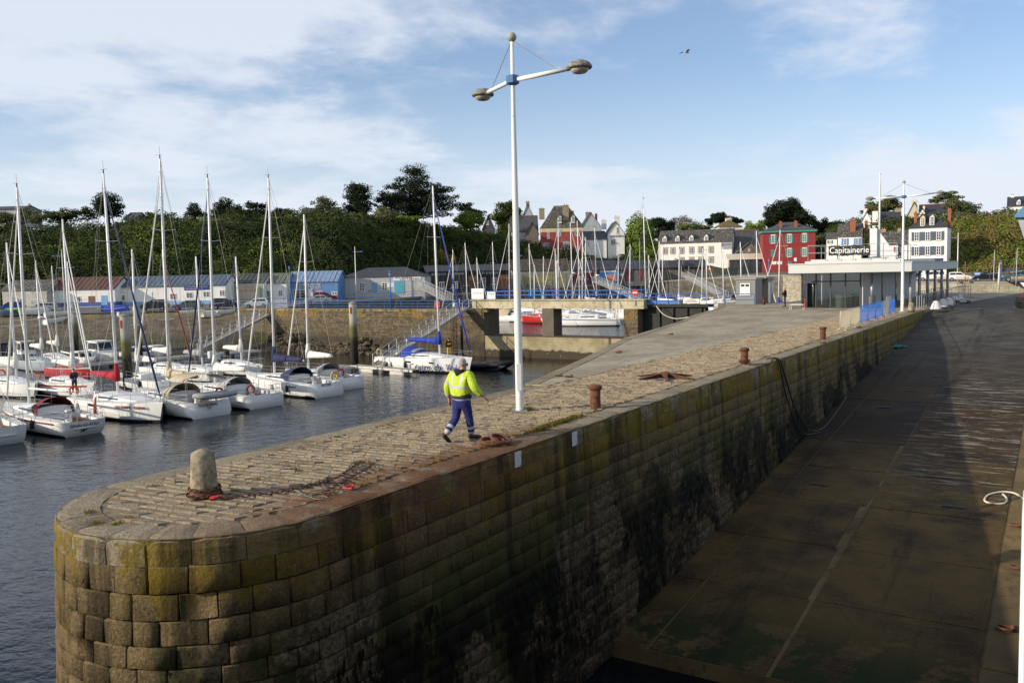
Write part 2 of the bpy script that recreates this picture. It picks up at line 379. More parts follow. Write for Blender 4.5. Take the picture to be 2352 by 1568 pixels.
# coping stones
CW = [(-COPE_W, 0.0), (-0.20, 0.002), (-0.07, -0.018), (-0.012, -0.075), (0.008, -0.18), (0.0, -COPE_H)]
def cope(s0, s1):
    g = 0.008; k = 4 if s0 < ARC else 2; vs = []; fs = []; dz = RND.uniform(-0.012, 0.008); do = RND.uniform(-0.012, 0.012)
    m = len(CW)
    for i in range(k + 1):
        t = i / k; s = s0 + g + (s1 - s0 - 2 * g) * t; e = 0.02 if i in (0, k) else 0
        for o, z in CW: vs.append(wp(s, z * (1 + 0.0) + dz - (e if z > -0.1 else 0), o + do - (e if o > -0.3 else 0)))
        vs.append(wp(s, -COPE_H, -COPE_W))
    q = m + 1
    for i in range(k):
        for j in range(q): fs.append((i * q + j, i * q + (j + 1) % q, (i + 1) * q + (j + 1) % q, (i + 1) * q + j))
    fs.append(tuple(range(q - 1, -1, -1))); fs.append(tuple(k * q + j for j in range(q)))
    child('coping_stone', vs, [f[::-1] for f in fs], M_COPE, False)
s = -ULEFT - 0.3
while s < ARC + 67:
    ln = RND.uniform(0.62, 0.82) if 0 < s < ARC else RND.uniform(0.8, 1.1) if -1 < s < ARC + 20 else RND.uniform(1.1, 1.7)
    cope(s, min(s + ln, ARC + 67.2)); s += ln
# wall stones
def wstone(s0, s1, z0, z1):
    tip = s0 < ARC + 0.3; g = 0.006 if tip else 0.005; vs = []; rough = 0.05 if tip else 0.014
    def ring(ins, off, j):
        zs = (z0 + g + ins, z1 - g - ins); ss = (s0 + g + ins, (s0 + s1) / 2, s1 - g - ins)
        for z, sq in ((zs[0], ss), (zs[1], ss[::-1])):
            for sx in sq: vs.append(wp(sx + RND.uniform(-j, j), z + RND.uniform(-j, j), off + RND.uniform(-j, j)))
    ring(0, -0.055, 0); ring(0.003, -0.006 if tip else -0.004, 0.009 if tip else 0.003); ring(0.019 if tip else 0.014, RND.uniform(-0.004, 0.020) if tip else RND.uniform(0, 0.008), rough * 0.35)
    fs = []
    for r in range(2):
        for k in range(6): fs.append((r * 6 + k, r * 6 + (k + 1) % 6, (r + 1) * 6 + (k + 1) % 6, (r + 1) * 6 + k))
    fs += [(12, 13, 16, 17), (13, 14, 15, 16)]
    return vs, [f[::-1] for f in fs]
cells = []
z1 = -COPE_H
while z1 > -6.6:
    h = RND.uniform(0.29, 0.40); z0 = z1 - h; s = -3.0 - RND.random() * 0.6
    while s < ARC + 66:
        ln = RND.uniform(0.34, 0.74) if s < ARC else RND.uniform(0.5, 1.05); u = s - ARC
        if u < 8 or z1 > ramp_z(u) - 0.05: cells.append((s, s + ln, z0, z1))
        s += ln
    z1 = z0
def near(c):
    p = wp((c[0] + c[1]) / 2, (c[2] + c[3]) / 2, 0); d = (p - EYE).length; facing = path((c[0] + c[1]) / 2)[1].dot(EYE - p) > 0
    low = c[3] < -4.4
    return d + (0 if facing else 100) + (30 if low else 0)
cells.sort(key=near)
bulk = MB()
for i, c in enumerate(cells):
    vs, fs = wstone(*c)
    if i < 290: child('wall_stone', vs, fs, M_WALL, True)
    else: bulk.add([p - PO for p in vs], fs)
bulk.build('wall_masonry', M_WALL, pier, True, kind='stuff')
# setts
def sett(u0, u1, v0, v1):
    g = 0.005; vs = []; t = RND.uniform(-0.010, 0.010); t2 = RND.uniform(-0.012, 0.012); hz = RND.uniform(-0.008, 0.006)
    def ring(ins, z, tilt):
        for a, bb in ((0, 0), (1, 0), (1, 1), (0, 1)):
            v = (v0 + g + ins) if bb == 0 else (v1 - g - ins); u = (u0 + g + ins) if a == 0 else (u1 - g - ins)
            p = Q(u + 0.10 * v, v, z + hz + (tilt * ((a - 0.5) * t * 2 + (bb - 0.5) * t2 * 2 - (a - 0.5) * 0.024))); vs.append(p)
    ring(0, -0.05, 0); ring(0.003, -0.008, 1); ring(0.016, 0.003, 1)
    fs = []
    for r in range(2):
        for k in range(4): fs.append((r * 4 + k, r * 4 + (k + 1) % 4, (r + 1) * 4 + (k + 1) % 4, (r + 1) * 4 + k))
    fs.append((8, 9, 10, 11)); return vs, [f[::-1] for f in fs]
RIN = RT - COPE_W - 0.015
setts = []
u = -RIN
while u < 62:
    w_ = RND.uniform(0.20, 0.255)
    def lim(uu): return math.sqrt(max(0.0, RIN * RIN - uu * uu)) if uu < 0 else RIN
    vlo = -min(lim(u - 0.2), lim(u + w_ - 0.2)) if u < 0.3 else -RIN; vhi = min(lim(u + 0.17), lim(u + w_ + 0.17)) if u < 0.1 else RIN
    v = vlo - 0.0
    if vhi - vlo > 0.25:
        first = True
        while v < vhi - 0.12:
            ln = RND.uniform(0.30, 0.52) * (RND.uniform(0.5, 1) if first else 1); e = min(v + ln, vhi)
            if vhi - e < 0.16: e = vhi
            setts.append((u, u + w_, v, e)); v = e; first = False
    u += w_
setts.sort(key=lambda c: (Q((c[0] + c[1]) / 2, (c[2] + c[3]) / 2) - EYE).length)
bulk = MB()
for i, c in enumerate(setts):
    vs, fs = sett(*c)
    if i < 295: child('paving_sett', vs, fs, M_SETT, False)
    else: bulk.add([p - PO for p in vs], fs)
bulk.build('sett_paving', M_SETT, pier, False, kind='stuff')
bed = [Q(0, 0) + ((-VV) * math.cos(math.pi * k / 14) + (-UU) * math.sin(math.pi * k / 14)) * RIN for k in range(15)] + [Q(62.2, RIN), Q(62.2, -RIN)]
b = MB(); b.poly([((p - PO).x, (p - PO).y) for p in bed], -0.05, -0.015); b.build('joint_sand', mat('joint_sand', (92, 82, 66), 0.95, 0.3, 4, 0.6, c2=(128, 114, 90), coordk='World'), pier)
# concrete apron, poured beside the setts
ap = [Q(ULEFT + 0.35, -RT - 0.02).xy, Q(ULEFT + 0.35, -RIN - 0.012).xy, Q(62.3, -RIN - 0.012).xy, Q(62.3, RT - COPE_W).xy, Q(66.6, RT - COPE_W).xy, Q(66.6, RT).xy, Q(111, 8).xy, Q(111, -10.9).xy] + [Vector(p) for p in reversed(EDGE_L)]
b = MB(); b.poly([(p[0] - PO.x, p[1] - PO.y) for p in ap], -0.5, 0.004); b.build('concrete_apron', M_APRON, pier)
# stones along the apron's water edge
for (a, c) in zip(EDGE_L[:7], EDGE_L[1:8]):
    a = Vector((a[0], a[1], 0)); c = Vector((c[0], c[1], 0)); L_ = (c - a).length; d = (c - a) / L_; nn = Vector((-d.y, d.x, 0)); t = 0
    while t < L_ - 0.3:
        ln = min(RND.uniform(1.0, 1.8), L_ - t); q0 = a + d * (t + 0.01); q1 = a + d * (t + ln - 0.01); z = 0.016 + RND.uniform(-0.004, 0.006)
        vs = [q0 + nn * 0.03, q1 + nn * 0.03, q1 - nn * 0.42, q0 - nn * 0.42]
        vs = [Vector((p.x, p.y, -0.4)) for p in vs] + [Vector((p.x, p.y, z)) for p in vs]
        child('edge_stone', vs, [(0, 1, 2, 3), (7, 6, 5, 4), (0, 4, 5, 1), (1, 5, 6, 2), (2, 6, 7, 3), (3, 7, 4, 0)], M_COPE, False); t += ln
# white paint marks on the coping face
M_PAINT = mat('old_white_paint', (205, 203, 196), 0.8, 0.1, 8, 0.2, patch=((96, 84, 60), 9, 0.56, 0.66))
for px, py in ((1190, 1055), (1317, 1002)):
    # find s on the wall straight: vertical plane v=RT
    best = min((abs((Q(q / 50, RT, -0.2) - EYE).normalized().dot((P(px, py, 20) - EYE).normalized()) - 1), q / 50) for q in range(0, 2000))[1]
    q0 = Q(best - 0.12, RT + 0.018, 0); q1 = Q(best + 0.12, RT + 0.018, 0)
    b = MB(); b.obox((0, 0, 0), UU * 0.12, VV * 0.006, (0, 0, 0.16)); o = b.build('paint_mark', M_PAINT, pier); o.location = (q0 + q1) / 2 + Vector((0, 0, -0.235)) - PO

# ------------------------------------------------------------------ grass in the joints
def leafmat(name, cols, rough=0.7, trans=0.25):
    n = NT(name); r = n.island(); rp = n.N.new('ShaderNodeValToRGB'); n.L.new(r, rp.inputs[0])
    el = rp.color_ramp.elements
    while len(el) < len(cols): el.new(0.5)
    for i, c in enumerate(cols): el[i].position = i / (len(cols) - 1); el[i].color = (*lin(c), 1)
    v = n.coord('World'); big = n.noise(v, 0.13, 3, 0.6)
    col = n.mix(n.rng(big, 0.35, 0.65, 0.0, 0.55), rp.outputs[0], lin(cols[0]))
    n.color(col); n.set('Roughness', rough); n.set('Specular IOR Level', 0.2)
    if trans:
        tr = n.N.new('ShaderNodeBsdfTranslucent'); n.L.new(col, tr.inputs[0]); ms = n.N.new('ShaderNodeMixShader'); ms.inputs[0].default_value = trans
        n.L.new(n.b.outputs[0], ms.inputs[1]); n.L.new(tr.outputs[0], ms.inputs[2]); n.L.new(ms.outputs[0], n.out.inputs[0])
    return n.m
M_GRASS = leafmat('joint_grass', [(64, 70, 26), (112, 104, 40), (150, 118, 52), (88, 96, 36)])
gv = []; gf = []
def tuft(p, n, r, h):
    for _ in range(n):
        a = RND.uniform(0, 6.28); q = p + Vector((RND.gauss(0, r), RND.gauss(0, r), 0)); hh = h * RND.uniform(0.4, 1); d = Vector((math.cos(a), math.sin(a), 0))
        o = len(gv); w_ = 0.008; lean = Vector((RND.gauss(0, 0.4), RND.gauss(0, 0.4), 1)) * hh
        gv.extend([q - d * w_, q + d * w_, q + d * w_ * 0.3 + lean, q - d * w_ * 0.3 + lean]); gf.append((o, o + 1, o + 2, o + 3))
for px, py in ((352, 1117), (468, 1067), (205, 1177), (265, 1203), (225, 1202), (296, 1190), (672, 1078), (590, 1103), (820, 1062)): tuft(G(px, py, 0), 60, 0.05, 0.05)
for k in range(260):
    u_ = RND.uniform(0.5, 40); side = RND.random() < 0.6
    if side and 6.5 < u_ < 9.8 or RND.random() < 0.42: tuft(Q(u_, (RIN if side else -RIN) + RND.gauss(0, 0.03), 0), 26 if not (side and 7 < u_ < 9.5) else 90, 0.05, 0.045 if not (7 < u_ < 9.5) else 0.07)
tuft(Q(9.75, 0.15), 120, 0.09, 0.12); tuft(Q(9.4, -0.2), 80, 0.12, 0.06)
for k in range(60): tuft(Q(RND.uniform(7.2, 9.6), RIN + RND.gauss(0, 0.03)), 40, 0.05, 0.07)
link('joint_grass', npmesh('joint_grass', [tuple(p - PO) for p in gv], gf, M_GRASS), pier, kind='stuff')
# dark weed hanging on the slipway face
M_WEED = leafmat('bladder_weed', [(10, 10, 7), (22, 20, 12), (16, 18, 10)], 0.45, 0)
gv = []; gf = []
for k in range(9000):
    u_ = RND.uniform(-1, 46); zt = RND.uniform(0, 1); lo = ramp_z(u_) if u_ > 8 else -6.0
    top = -2.6 + 0.028 * u_ + 0.5 * math.sin(u_ * 0.7) + 0.3 * math.sin(u_ * 2.1 + 1)
    if lo > top - 0.2: continue
    z = lo + (top - lo) * zt
    if math.sin(u_ * 0.9 + 2) + 0.6 * math.sin(u_ * 2.3 + z * 1.4) < -0.55: continue
    p = wp(ARC + u_, z, 0.03 + RND.random() * 0.04); ln = RND.uniform(0.10, 0.28); d = UU * RND.uniform(0.012, 0.03); o = len(gv)
    sl = UU * RND.gauss(0, 0.03) + VV * RND.uniform(0.0, 0.03)
    gv.extend([p - d, p + d, p + d * 0.5 + sl - Vector((0, 0, ln)), p - d * 0.5 + sl - Vector((0, 0, ln))]); gf.append((o, o + 1, o + 2, o + 3))
link('seaweed', npmesh('seaweed', [tuple(p - PO) for p in gv], gf, M_WEED), pier, kind='stuff')

# ------------------------------------------------------------------ slipway beside the pier
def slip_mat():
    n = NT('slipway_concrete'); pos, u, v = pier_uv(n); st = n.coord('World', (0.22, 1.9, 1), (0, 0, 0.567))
    up = n.rng(u, 34, 60)  # lower slabs coloured darker than the upper ones, with the pier's shade put in
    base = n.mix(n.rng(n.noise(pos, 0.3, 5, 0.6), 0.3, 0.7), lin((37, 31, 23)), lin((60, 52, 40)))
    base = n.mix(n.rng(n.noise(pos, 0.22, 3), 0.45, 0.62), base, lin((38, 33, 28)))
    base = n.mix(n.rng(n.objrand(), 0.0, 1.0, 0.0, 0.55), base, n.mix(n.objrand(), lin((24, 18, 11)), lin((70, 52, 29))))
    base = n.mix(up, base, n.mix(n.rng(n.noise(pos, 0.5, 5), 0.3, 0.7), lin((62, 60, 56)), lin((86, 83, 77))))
    fine = n.noise(st, 5.0, 6, 0.7); base = n.mix(n.op('MULTIPLY', n.rng(fine, 0.47, 0.62), 0.65), base, lin((20, 17, 13))); g2 = n.noise(pos, 22, 4, 0.75); base = n.mix(n.op('MULTIPLY', n.rng(g2, 0.44, 0.30), 0.4), base, lin((150, 138, 116)))
    wh = n.op('MULTIPLY', n.rng(n.noise(n.coord('World', (0.35, 2.6, 1), (0, 0, 0.567)), 1.6, 8, 0.75), 0.53, 0.60), n.op('MULTIPLY', n.rng(u, 19, 26), n.rng(u, 50, 38)))
    base = n.mix(n.op('MULTIPLY', wh, n.op('MULTIPLY', n.rng(v, 5.5, 8.5), 0.55)), base, lin((168, 160, 146)))
    yl = n.op('MULTIPLY', n.rng(u, 31, 24), n.rng(n.noise(pos, 0.45, 4), 0.3, 0.6)); base = n.mix(n.op('MULTIPLY', yl, 0.45), base, lin((112, 90, 48)))
    gr = n.op('MULTIPLY', n.rng(u, 13.5, 10.2), n.rng(n.noise(pos, 0.9, 6, 0.7), 0.42, 0.50)); base = n.mix(n.op('MULTIPLY', gr, 0.9), base, lin((26, 40, 14)))
    crk = n.rng(n.op('ABSOLUTE', n.op('SUBTRACT', n.noise(pos, 0.32, 6, 0.6, 0.6), 0.5)), 0.006, 0.0); base = n.mix(n.op('MULTIPLY', crk, 0.6), base, lin((16, 13, 10)))
    tyre = n.op('MULTIPLY', n.rng(n.noise(n.coord('World', (1.5, 0.06, 1), (0, 0, 0.567)), 1.0, 5, 0.6), 0.55, 0.68), 0.45); base = n.mix(tyre, base, lin((22, 19, 16)))
    n.color(base); n.set('Roughness', 0.8); n.set('Specular IOR Level', 0.12); n.bump(n.op('ADD', n.noise(pos, 18, 5, 0.7), n.op('MULTIPLY', fine, 1.5)), 0.4, 0.015); return n.m
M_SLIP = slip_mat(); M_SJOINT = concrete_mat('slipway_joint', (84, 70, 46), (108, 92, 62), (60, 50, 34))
slip = thing('slipway', 'wide concrete slipway running down beside the pier wall', 'slipway', Q(40, 6.5, -3), kind='structure')
so = slip.location
VK = 10.6
def slab(u0, u1, v0, v1, thick, mt, name, par, dz=0.0, g=0.02):
    us = [u0 + g] + [x for x in (36, 52, 62, 68) if u0 + g < x < u1 - g] + [u1 - g]; vs = []; fs = []
    for x in us:
        zt = ramp_z(x) + dz
        vs += [Q(x, v0 + g, zt) - par.location, Q(x, v1 - g, zt) - par.location, Q(x, v1 - g, zt - thick) - par.location, Q(x, v0 + g, zt - thick) - par.location]
    for i in range(len(us) - 1):
        for j in range(4): fs.append((i * 4 + j, (i + 1) * 4 + j, (i + 1) * 4 + (j + 1) % 4, i * 4 + (j + 1) % 4))
    fs += [(0, 1, 2, 3), tuple(len(vs) - 4 + k for k in (3, 2, 1, 0))]
    b = MB(); b.add(vs, fs); return b.build(name, mt, par)
slab(9.3, 72, RT - 0.05, VK + 0.05, 1.5, M_SJOINT, 'bed', slip, -0.016, 0)
us_ = [9.3]
while us_[-1] < 68: us_.append(us_[-1] + 3.9 + 0.3 * math.sin(us_[-1] * 5))
us_[-1] = 72
for i in range(len(us_) - 1):
    for k, (va, vb) in enumerate(((RT + 0.02, RT + 1.15), (RT + 1.15, 6.45 if us_[i] < 26 else 6.60), (6.6, VK))):
        w_ = 0.10 * math.sin(i * 2.1 + k)
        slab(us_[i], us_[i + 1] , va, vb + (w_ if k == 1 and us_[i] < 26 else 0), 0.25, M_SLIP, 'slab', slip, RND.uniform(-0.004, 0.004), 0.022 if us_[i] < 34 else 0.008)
# drain grids in pairs on the slabs
M_IRON = mat('rusty_iron', (70, 42, 28), 0.85, 0.3, 9, 0.5, c2=(110, 66, 40), bdist=0.01)
M_DARKI = mat('dark_iron', (34, 32, 32), 0.7, 0.2, 9, 0.3)
for k, (px, py) in enumerate(((1960, 1026), (2031, 947), (2092, 905), (2155, 873), (1882, 1128), (2232, 1048), (2190, 1163), (2240, 920), (2262, 851), (2290, 775))):
    for d in range(20, 70):
        p = P(px, py, d); q = p - PO; uu = q.x * UU.x + q.y * UU.y
        if p.z < ramp_z(uu) + 0.0: break
    b = MB()
    for sx in (-1, 1):
        b.obox(UU * 0 + VV * 0.17 * sx, UU * 0.13, VV * 0.15, (0, 0, 0.006))
        for j in range(4): b.obox(VV * (0.17 * sx + (j - 1.5) * 0.07) + Vector((0, 0, 0.01)), UU * 0.13, VV * 0.012, (0, 0, 0.006))
    p = Q(uu, (q.x * VV.x + q.y * VV.y), ramp_z(uu) + 0.008); b.build('drain_grid', M_DARKI, slip, loc=p - so)
# kerb stones with recesses for the rings
M_KERB = concrete_mat('kerb_stone', (92, 78, 52), (122, 102, 66), (70, 62, 46))
ku = 10.0
while ku < 62:
    ln = RND.uniform(1.5, 2.1); slab(ku, ku + ln, VK + 0.03, VK + 1.25, 0.7, M_KERB, 'kerb_stone', slip, 0.03 + RND.uniform(-0.015, 0.015), 0.012); ku += ln
b = MB(); vs = []
for x in (9.3, 36, 52, 62, 72): vs += [Q(x, VK - 0.1, ramp_z(x) - 0.3) - so, Q(x, VK + 1.22, ramp_z(x) - 0.3) - so, Q(x, VK + 1.22, -9) - so, Q(x, VK - 0.1, -9) - so]
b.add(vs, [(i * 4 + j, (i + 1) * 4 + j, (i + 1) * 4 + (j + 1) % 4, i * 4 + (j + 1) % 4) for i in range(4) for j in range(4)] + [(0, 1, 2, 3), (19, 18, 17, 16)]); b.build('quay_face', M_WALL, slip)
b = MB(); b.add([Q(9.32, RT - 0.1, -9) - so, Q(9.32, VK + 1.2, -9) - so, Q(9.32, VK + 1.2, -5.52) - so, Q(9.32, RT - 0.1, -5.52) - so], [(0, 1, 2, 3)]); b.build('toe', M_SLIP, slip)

# ------------------------------------------------------------------ open paved ground behind the pier
def plaza():
    b = MB(); rows = []
    for u_ in (66.9, 72, 90, 110, 140): rows.append([Q(u_, v_, ramp_z(u_) - (0 if u_ < 90 else (u_ - 90) * 0.018) - 0.002) for v_ in (RT - 0.02 if u_ < 112 else -14, 12, 30, 60, 110)])
    b.grid([r[::-1] for r in rows]); b.build('quay_ground', M_ASPH, kind='structure')
plaza()
# ------------------------------------------------------------------ land round the harbour
def C(px, d, z): return Vector(((px - 1176) / FPX * d, d, z))
M_ROAD = concrete_mat('road_tarmac', (96, 95, 92), (116, 113, 108), (84, 82, 80))
M_EARTH = mat('bank_earth', (62, 58, 34), 0.95, 0.3, 0.4, 0.8, c2=(40, 46, 20), coordk='World', bdist=0.3)
HILL = [  # frame column: (distance, height) from the toe of the slope to the plateau behind
    (-420, ((158, -0.6), (165, 5), (174, 12), (184, 16), (280, 20))),
    (0, ((160, -0.6), (166, 5), (174, 10.5), (184, 13.5), (280, 17))),
    (200, ((161, -0.6), (167, 5), (175, 10), (185, 13.5), (280, 15))),
    (400, ((162, -0.6), (168, 5), (175, 11), (182, 14.6), (280, 15))),
    (600, ((164, -0.5), (170, 5), (177, 11.5), (184, 15.2), (280, 16))),
    (770, ((168, -0.5), (172, 5), (178, 11.5), (186, 15.5), (280, 17))),
    (880, ((183, -0.4), (187, 5), (193, 11), (200, 15.2), (290, 17))),
    (1000, ((200, -0.3), (204, 5), (209, 10), (216, 14.4), (300, 16))),
    (1150, ((219, 0.0), (224, 4.5), (230, 8.5), (238, 12.0), (310, 15))),
    (1230, ((224, 0.2), (230, 3), (238, 6), (245, 9.2), (320, 14))),
    (1400, ((226, 0.8), (233, 3), (242, 5.4), (258, 7.5), (330, 14))),
    (1600, ((224, 1.8), (230, 4), (240, 5.2), (262, 6.5), (340, 15))),
    (1800, ((208, 2.6), (220, 3.2), (240, 5.0), (270, 9.5), (340, 16))),
    (2000, ((192, 1.5), (204, 4.0), (220, 8), (245, 14), (320, 19))),
    (2100, ((180, 0.9), (188, 3.5), (205, 9), (230, 14), (310, 18))),
    (2190, ((165, 0.6), (172, 4.0), (180, 9), (190, 12.2), (280, 17))),
    (2352, ((160, 0.5), (167, 4.5), (174, 9), (184, 12.6), (280, 17))),
    (2900, ((150, 0.4), (160, 5), (170, 10), (180, 13), (270, 17)))]
def loft_cols(cols, sub=6):
    """smooth the columns sideways"""
    rows = []
    for (pa, A), (pb, B) in zip(cols, cols[1:]):
        for k in range(sub):
            t = k / sub; t2 = t * t * (3 - 2 * t); rows.append([C(pa + (pb - pa) * t, a[0] + (b_[0] - a[0]) * t2, a[1] + (b_[1] - a[1]) * t2) for a, b_ in zip(A, B)])
    rows.append([C(cols[-1][0], a[0], a[1]) for a in cols[-1][1]]); return rows
HROWS = loft_cols(HILL)
b = MB()
dense = []
for r in HROWS:
    pts = []
    for a, c in zip(r, r[1:]):
        for k in range(4): t = k / 4; q = a.lerp(c, t); q = q + Vector((0, 0, 0.5 * math.sin(q.x * 0.9 + q.z) * (1 if len(pts) else 0))); pts.append(q)
    pts.append(r[-1]); dense.append(pts)
b.grid(dense); b.build('hillside', M_EARTH, smooth=True, kind='structure')
# quay road between the water's edge and the slope
QUAY = [  # frame column, edge distance, edge height
    (-420, 126, -1.0), (0, 128, -1.0), (200, 130, -1.0), (400, 131, -1.0), (640, 134, -0.9), (700, 150, -0.8), (900, 157, -0.5), (1000, 168, -0.3), (1200, 188, 0.0),
    (1400, 208, 0.5), (1500, 212, 0.8), (1600, 208, 1.3), (1720, 198, 1.9), (1800, 192, 1.9), (1900, 178, 1.4), (2000, 160, 1.0), (2100, 146, 0.75), (2200, 139, 0.65), (2352, 134, 0.6), (2700, 128, 0.6)]
def toe_at(px):
    for (pa, A), (pb, B) in zip(HILL, HILL[1:]):
        if pa <= px <= pb:
            t = (px - pa) / (pb - pa); t = t * t * (3 - 2 * t); return A[0][0] + (B[0][0] - A[0][0]) * t, A[0][1] + (B[0][1] - A[0][1]) * t
    return HILL[-1][1][0]
rows = []
for px, d, z in QUAY:
    td, tz = toe_at(px); rows.append([C(px, d, z), C(px, d + (td - d) * 0.5, z + (tz - z) * 0.5), C(px, td + 3, tz + 0.3)])
b = MB(); b.grid(rows); b.build('quay_road', M_ROAD, kind='structure')

def masonry(b, a, c, z0a, z0c, z1a, z1c, lw=(0.35, 0.9), ch=(0.2, 0.32), seed=1, prou=0.05, skip=0.0):
    """courses of separate stones on the face between a and c, top and bottom heights given at both ends"""
    R = random.Random(seed); a = Vector((a[0], a[1], 0)); c = Vector((c[0], c[1], 0)); L_ = (c - a).length; d = (c - a) / L_; n = Vector((d.y, -d.x, 0))
    H = max(z1a - z0a, z1c - z0c); y = 0
    while y < H:
        h = R.uniform(*ch); x = -R.random() * 0.3
        while x < L_:
            l = R.uniform(*lw); x0 = max(0, x) + 0.012; x1 = min(L_, x + l) - 0.012; x += l
            if x1 - x0 < 0.08 or R.random() < skip: continue
            t = (x0 + x1) / 2 / L_; top = z1a + (z1c - z1a) * t - y; bot = top - h
            if bot < z0a + (z0c - z0a) * t - 0.3: continue
            p = R.uniform(0.01, prou); j = lambda: R.uniform(-0.015, 0.015)
            q = [a + d * (x0 + j()) + n * p + Vector((0, 0, bot + 0.012)), a + d * (x1 + j()) + n * p + Vector((0, 0, bot + 0.012 + j())), a + d * (x1 + j()) + n * p + Vector((0, 0, top - 0.012)), a + d * (x0 + j()) + n * p + Vector((0, 0, top - 0.012 + j()))]
            vs = [v - n * (p + 0.03) for v in q] + q
            b.add(vs, [(4, 5, 6, 7), (0, 1, 5, 4), (1, 2, 6, 5), (2, 3, 7, 6), (3, 0, 4, 7)])
        y += h
def rubble_mat(name, ca, cb, cc, tide=-3.2, lich=-1.2):
    n = NT(name); pos = n.coord('World'); z = n.xyz(pos)[2]; isl = n.island()
    col = n.mix(isl, lin(ca), lin(cb)); col = n.mix(n.rng(n.noise(pos, 0.5, 5, 0.65), 0.35, 0.65, 0, 0.6), col, lin(cc))
    lm = n.op('MULTIPLY', n.rng(z, lich - 0.9, lich), n.rng(n.noise(pos, 0.5, 6, 0.7), 0.50, 0.60)); col = n.mix(n.op('MULTIPLY', lm, 0.6), col, lin((148, 118, 46)))
    dk = n.op('MULTIPLY', n.rng(z, tide, tide - 1.4), n.rng(n.noise(pos, 0.8, 5), 0.2, 0.5)); col = n.mix(n.op('MULTIPLY', dk, 0.8), col, lin((48, 42, 32)))
    n.color(col); n.set('Roughness', 0.9); n.bump(n.noise(pos, 6, 5, 0.7), 0.6, 0.05); return n.m
M_RUB = rubble_mat('rubble_stone', (70, 62, 46), (116, 104, 80), (88, 78, 58))
M_RUBG = rubble_mat('grey_rubble', (84, 82, 76), (122, 118, 108), (70, 68, 62), tide=-3.0, lich=50)
M_RUBL = rubble_mat('pale_rubble', (150, 142, 122), (186, 178, 158), (128, 120, 102), tide=-9, lich=50)
# quay walls of the inner basin, one per stretch
QW = [(640, 134, -0.9), (700, 150, -0.8), (900, 157, -0.5), (1000, 168, -0.3), (1200, 188, 0.0), (1400, 208, 0.5), (1500, 212, 0.8), (1600, 208, 1.3), (1720, 198, 1.9), (1800, 192, 1.9), (1900, 178, 1.4), (2000, 160, 1.0), (2100, 146, 0.75), (2200, 139, 0.65), (2352, 134, 0.6), (2700, 128, 0.6)]
def quay_wall(pts, name, label, mt, zb):
    o = C(*pts[0]); t = thing(name, label, 'quay wall', (o.x, o.y, zb))
    core = MB(); st = MB(); cap = MB()
    for i, (p, q) in enumerate(zip(pts, pts[1:])):
        a = C(*p) - t.location; c = C(*q) - t.location
        for bb in (core,):
            n = Vector(((c - a).y, -(c - a).x, 0)).normalized()
            bb.add([Vector((a.x, a.y, -1)), Vector((c.x, c.y, -1)), Vector((c.x, c.y, c.z - 0.02)), Vector((a.x, a.y, a.z - 0.02))], [(0, 1, 2, 3)])
        masonry(st, a, c, 0, 0, a.z - 0.3, c.z - 0.3, (0.5, 1.3), (0.28, 0.45), 50 + i, 0.06)
        d = (c - a).normalized(); L_ = (c - a).length; k = 0
        while k < L_ - 0.2:
            ln = min(RND.uniform(1.4, 2.4), L_ - k); m = a + d * (k + ln / 2); cap.obox(m + n * -0.25 + Vector((0, 0, -0.14)), d * (ln / 2 - 0.012), n * 0.36, (0, 0, 0.155)); k += ln
    core.build('core', M_MORT, t); st.build('masonry', mt, t, kind='stuff'); cap.build('coping', mat('quay_coping', (140, 134, 120), 0.9, 0.15, 1.5, 0.3, coordk='World'), t, kind='stuff')
quay_wall(QW[:5], 'quay_wall', 'grey rubble quay wall below the long row of painted shops', M_RUBG, -6.6)
quay_wall(QW[4:10], 'quay_wall', 'high grey stone quay wall below the white hotel, with gangways against it', M_RUBG, -6.6)
quay_wall(QW[9:12], 'quay_wall', 'sunlit pale quay wall between the grey kiosk and the glazed office', M_RUBL, -6.6)
quay_wall(QW[11:], 'quay_wall', 'low pale stone wall under the row of cars and benches', M_RUBL, -3.2)

# ------------------------------------------------------------------ shingle foreshore on the left
def shore_mat():
    n = NT('foreshore'); pos = n.coord('World'); z = n.xyz(pos)[2]
    col = n.mix(n.rng(n.noise(pos, 0.6, 6, 0.7), 0.35, 0.65), lin((72, 62, 47)), lin((110, 97, 76)))
    col = n.mix(n.rng(z, -3.4, -4.6), col, n.mix(n.noise(pos, 2, 5, 0.7), lin((36, 32, 25)), lin((70, 61, 47))))
    col = n.mix(n.op('MULTIPLY', n.op('MULTIPLY', n.rng(z, -3.6, -4.2), n.rng(z, -5.4, -4.8)), n.rng(n.noise(pos, 0.25, 5, 0.65), 0.48, 0.6)), col, lin((76, 84, 40)))
    col = n.mix(n.op('MULTIPLY', n.rng(z, -2.0, -1.4), n.rng(n.noise(pos, 0.35, 5), 0.45, 0.6)), col, lin((112, 104, 56)))
    n.color(col); n.set('Roughness', 0.95); n.bump(n.noise(pos, 1.6, 6, 0.75), 0.9, 0.25); return n.m
rows = []
for i in range(40):
    px = -420 + i * 1085 / 39
    e = -1.0 + 0.1 * (px > 400); d0 = 126 + (px + 420) / 1085 * 7; r = []
    for k in range(15):
        t = k / 14; d = d0 + 3 - t * 24; z = e - 0.05 - (max(0, t - 0.1) ** 1.15) * 6.0 + 0.18 * math.sin(px * 0.05 + k * 1.7) * t + 0.12 * math.sin(px * 0.13 + k) * t
        r.append(C(px, d, z if k > 1 else e - 0.06))
    rows.append(r)
b = MB(); b.grid([r[::-1] for r in rows]); b.build('foreshore', shore_mat(), smooth=True, kind='structure')
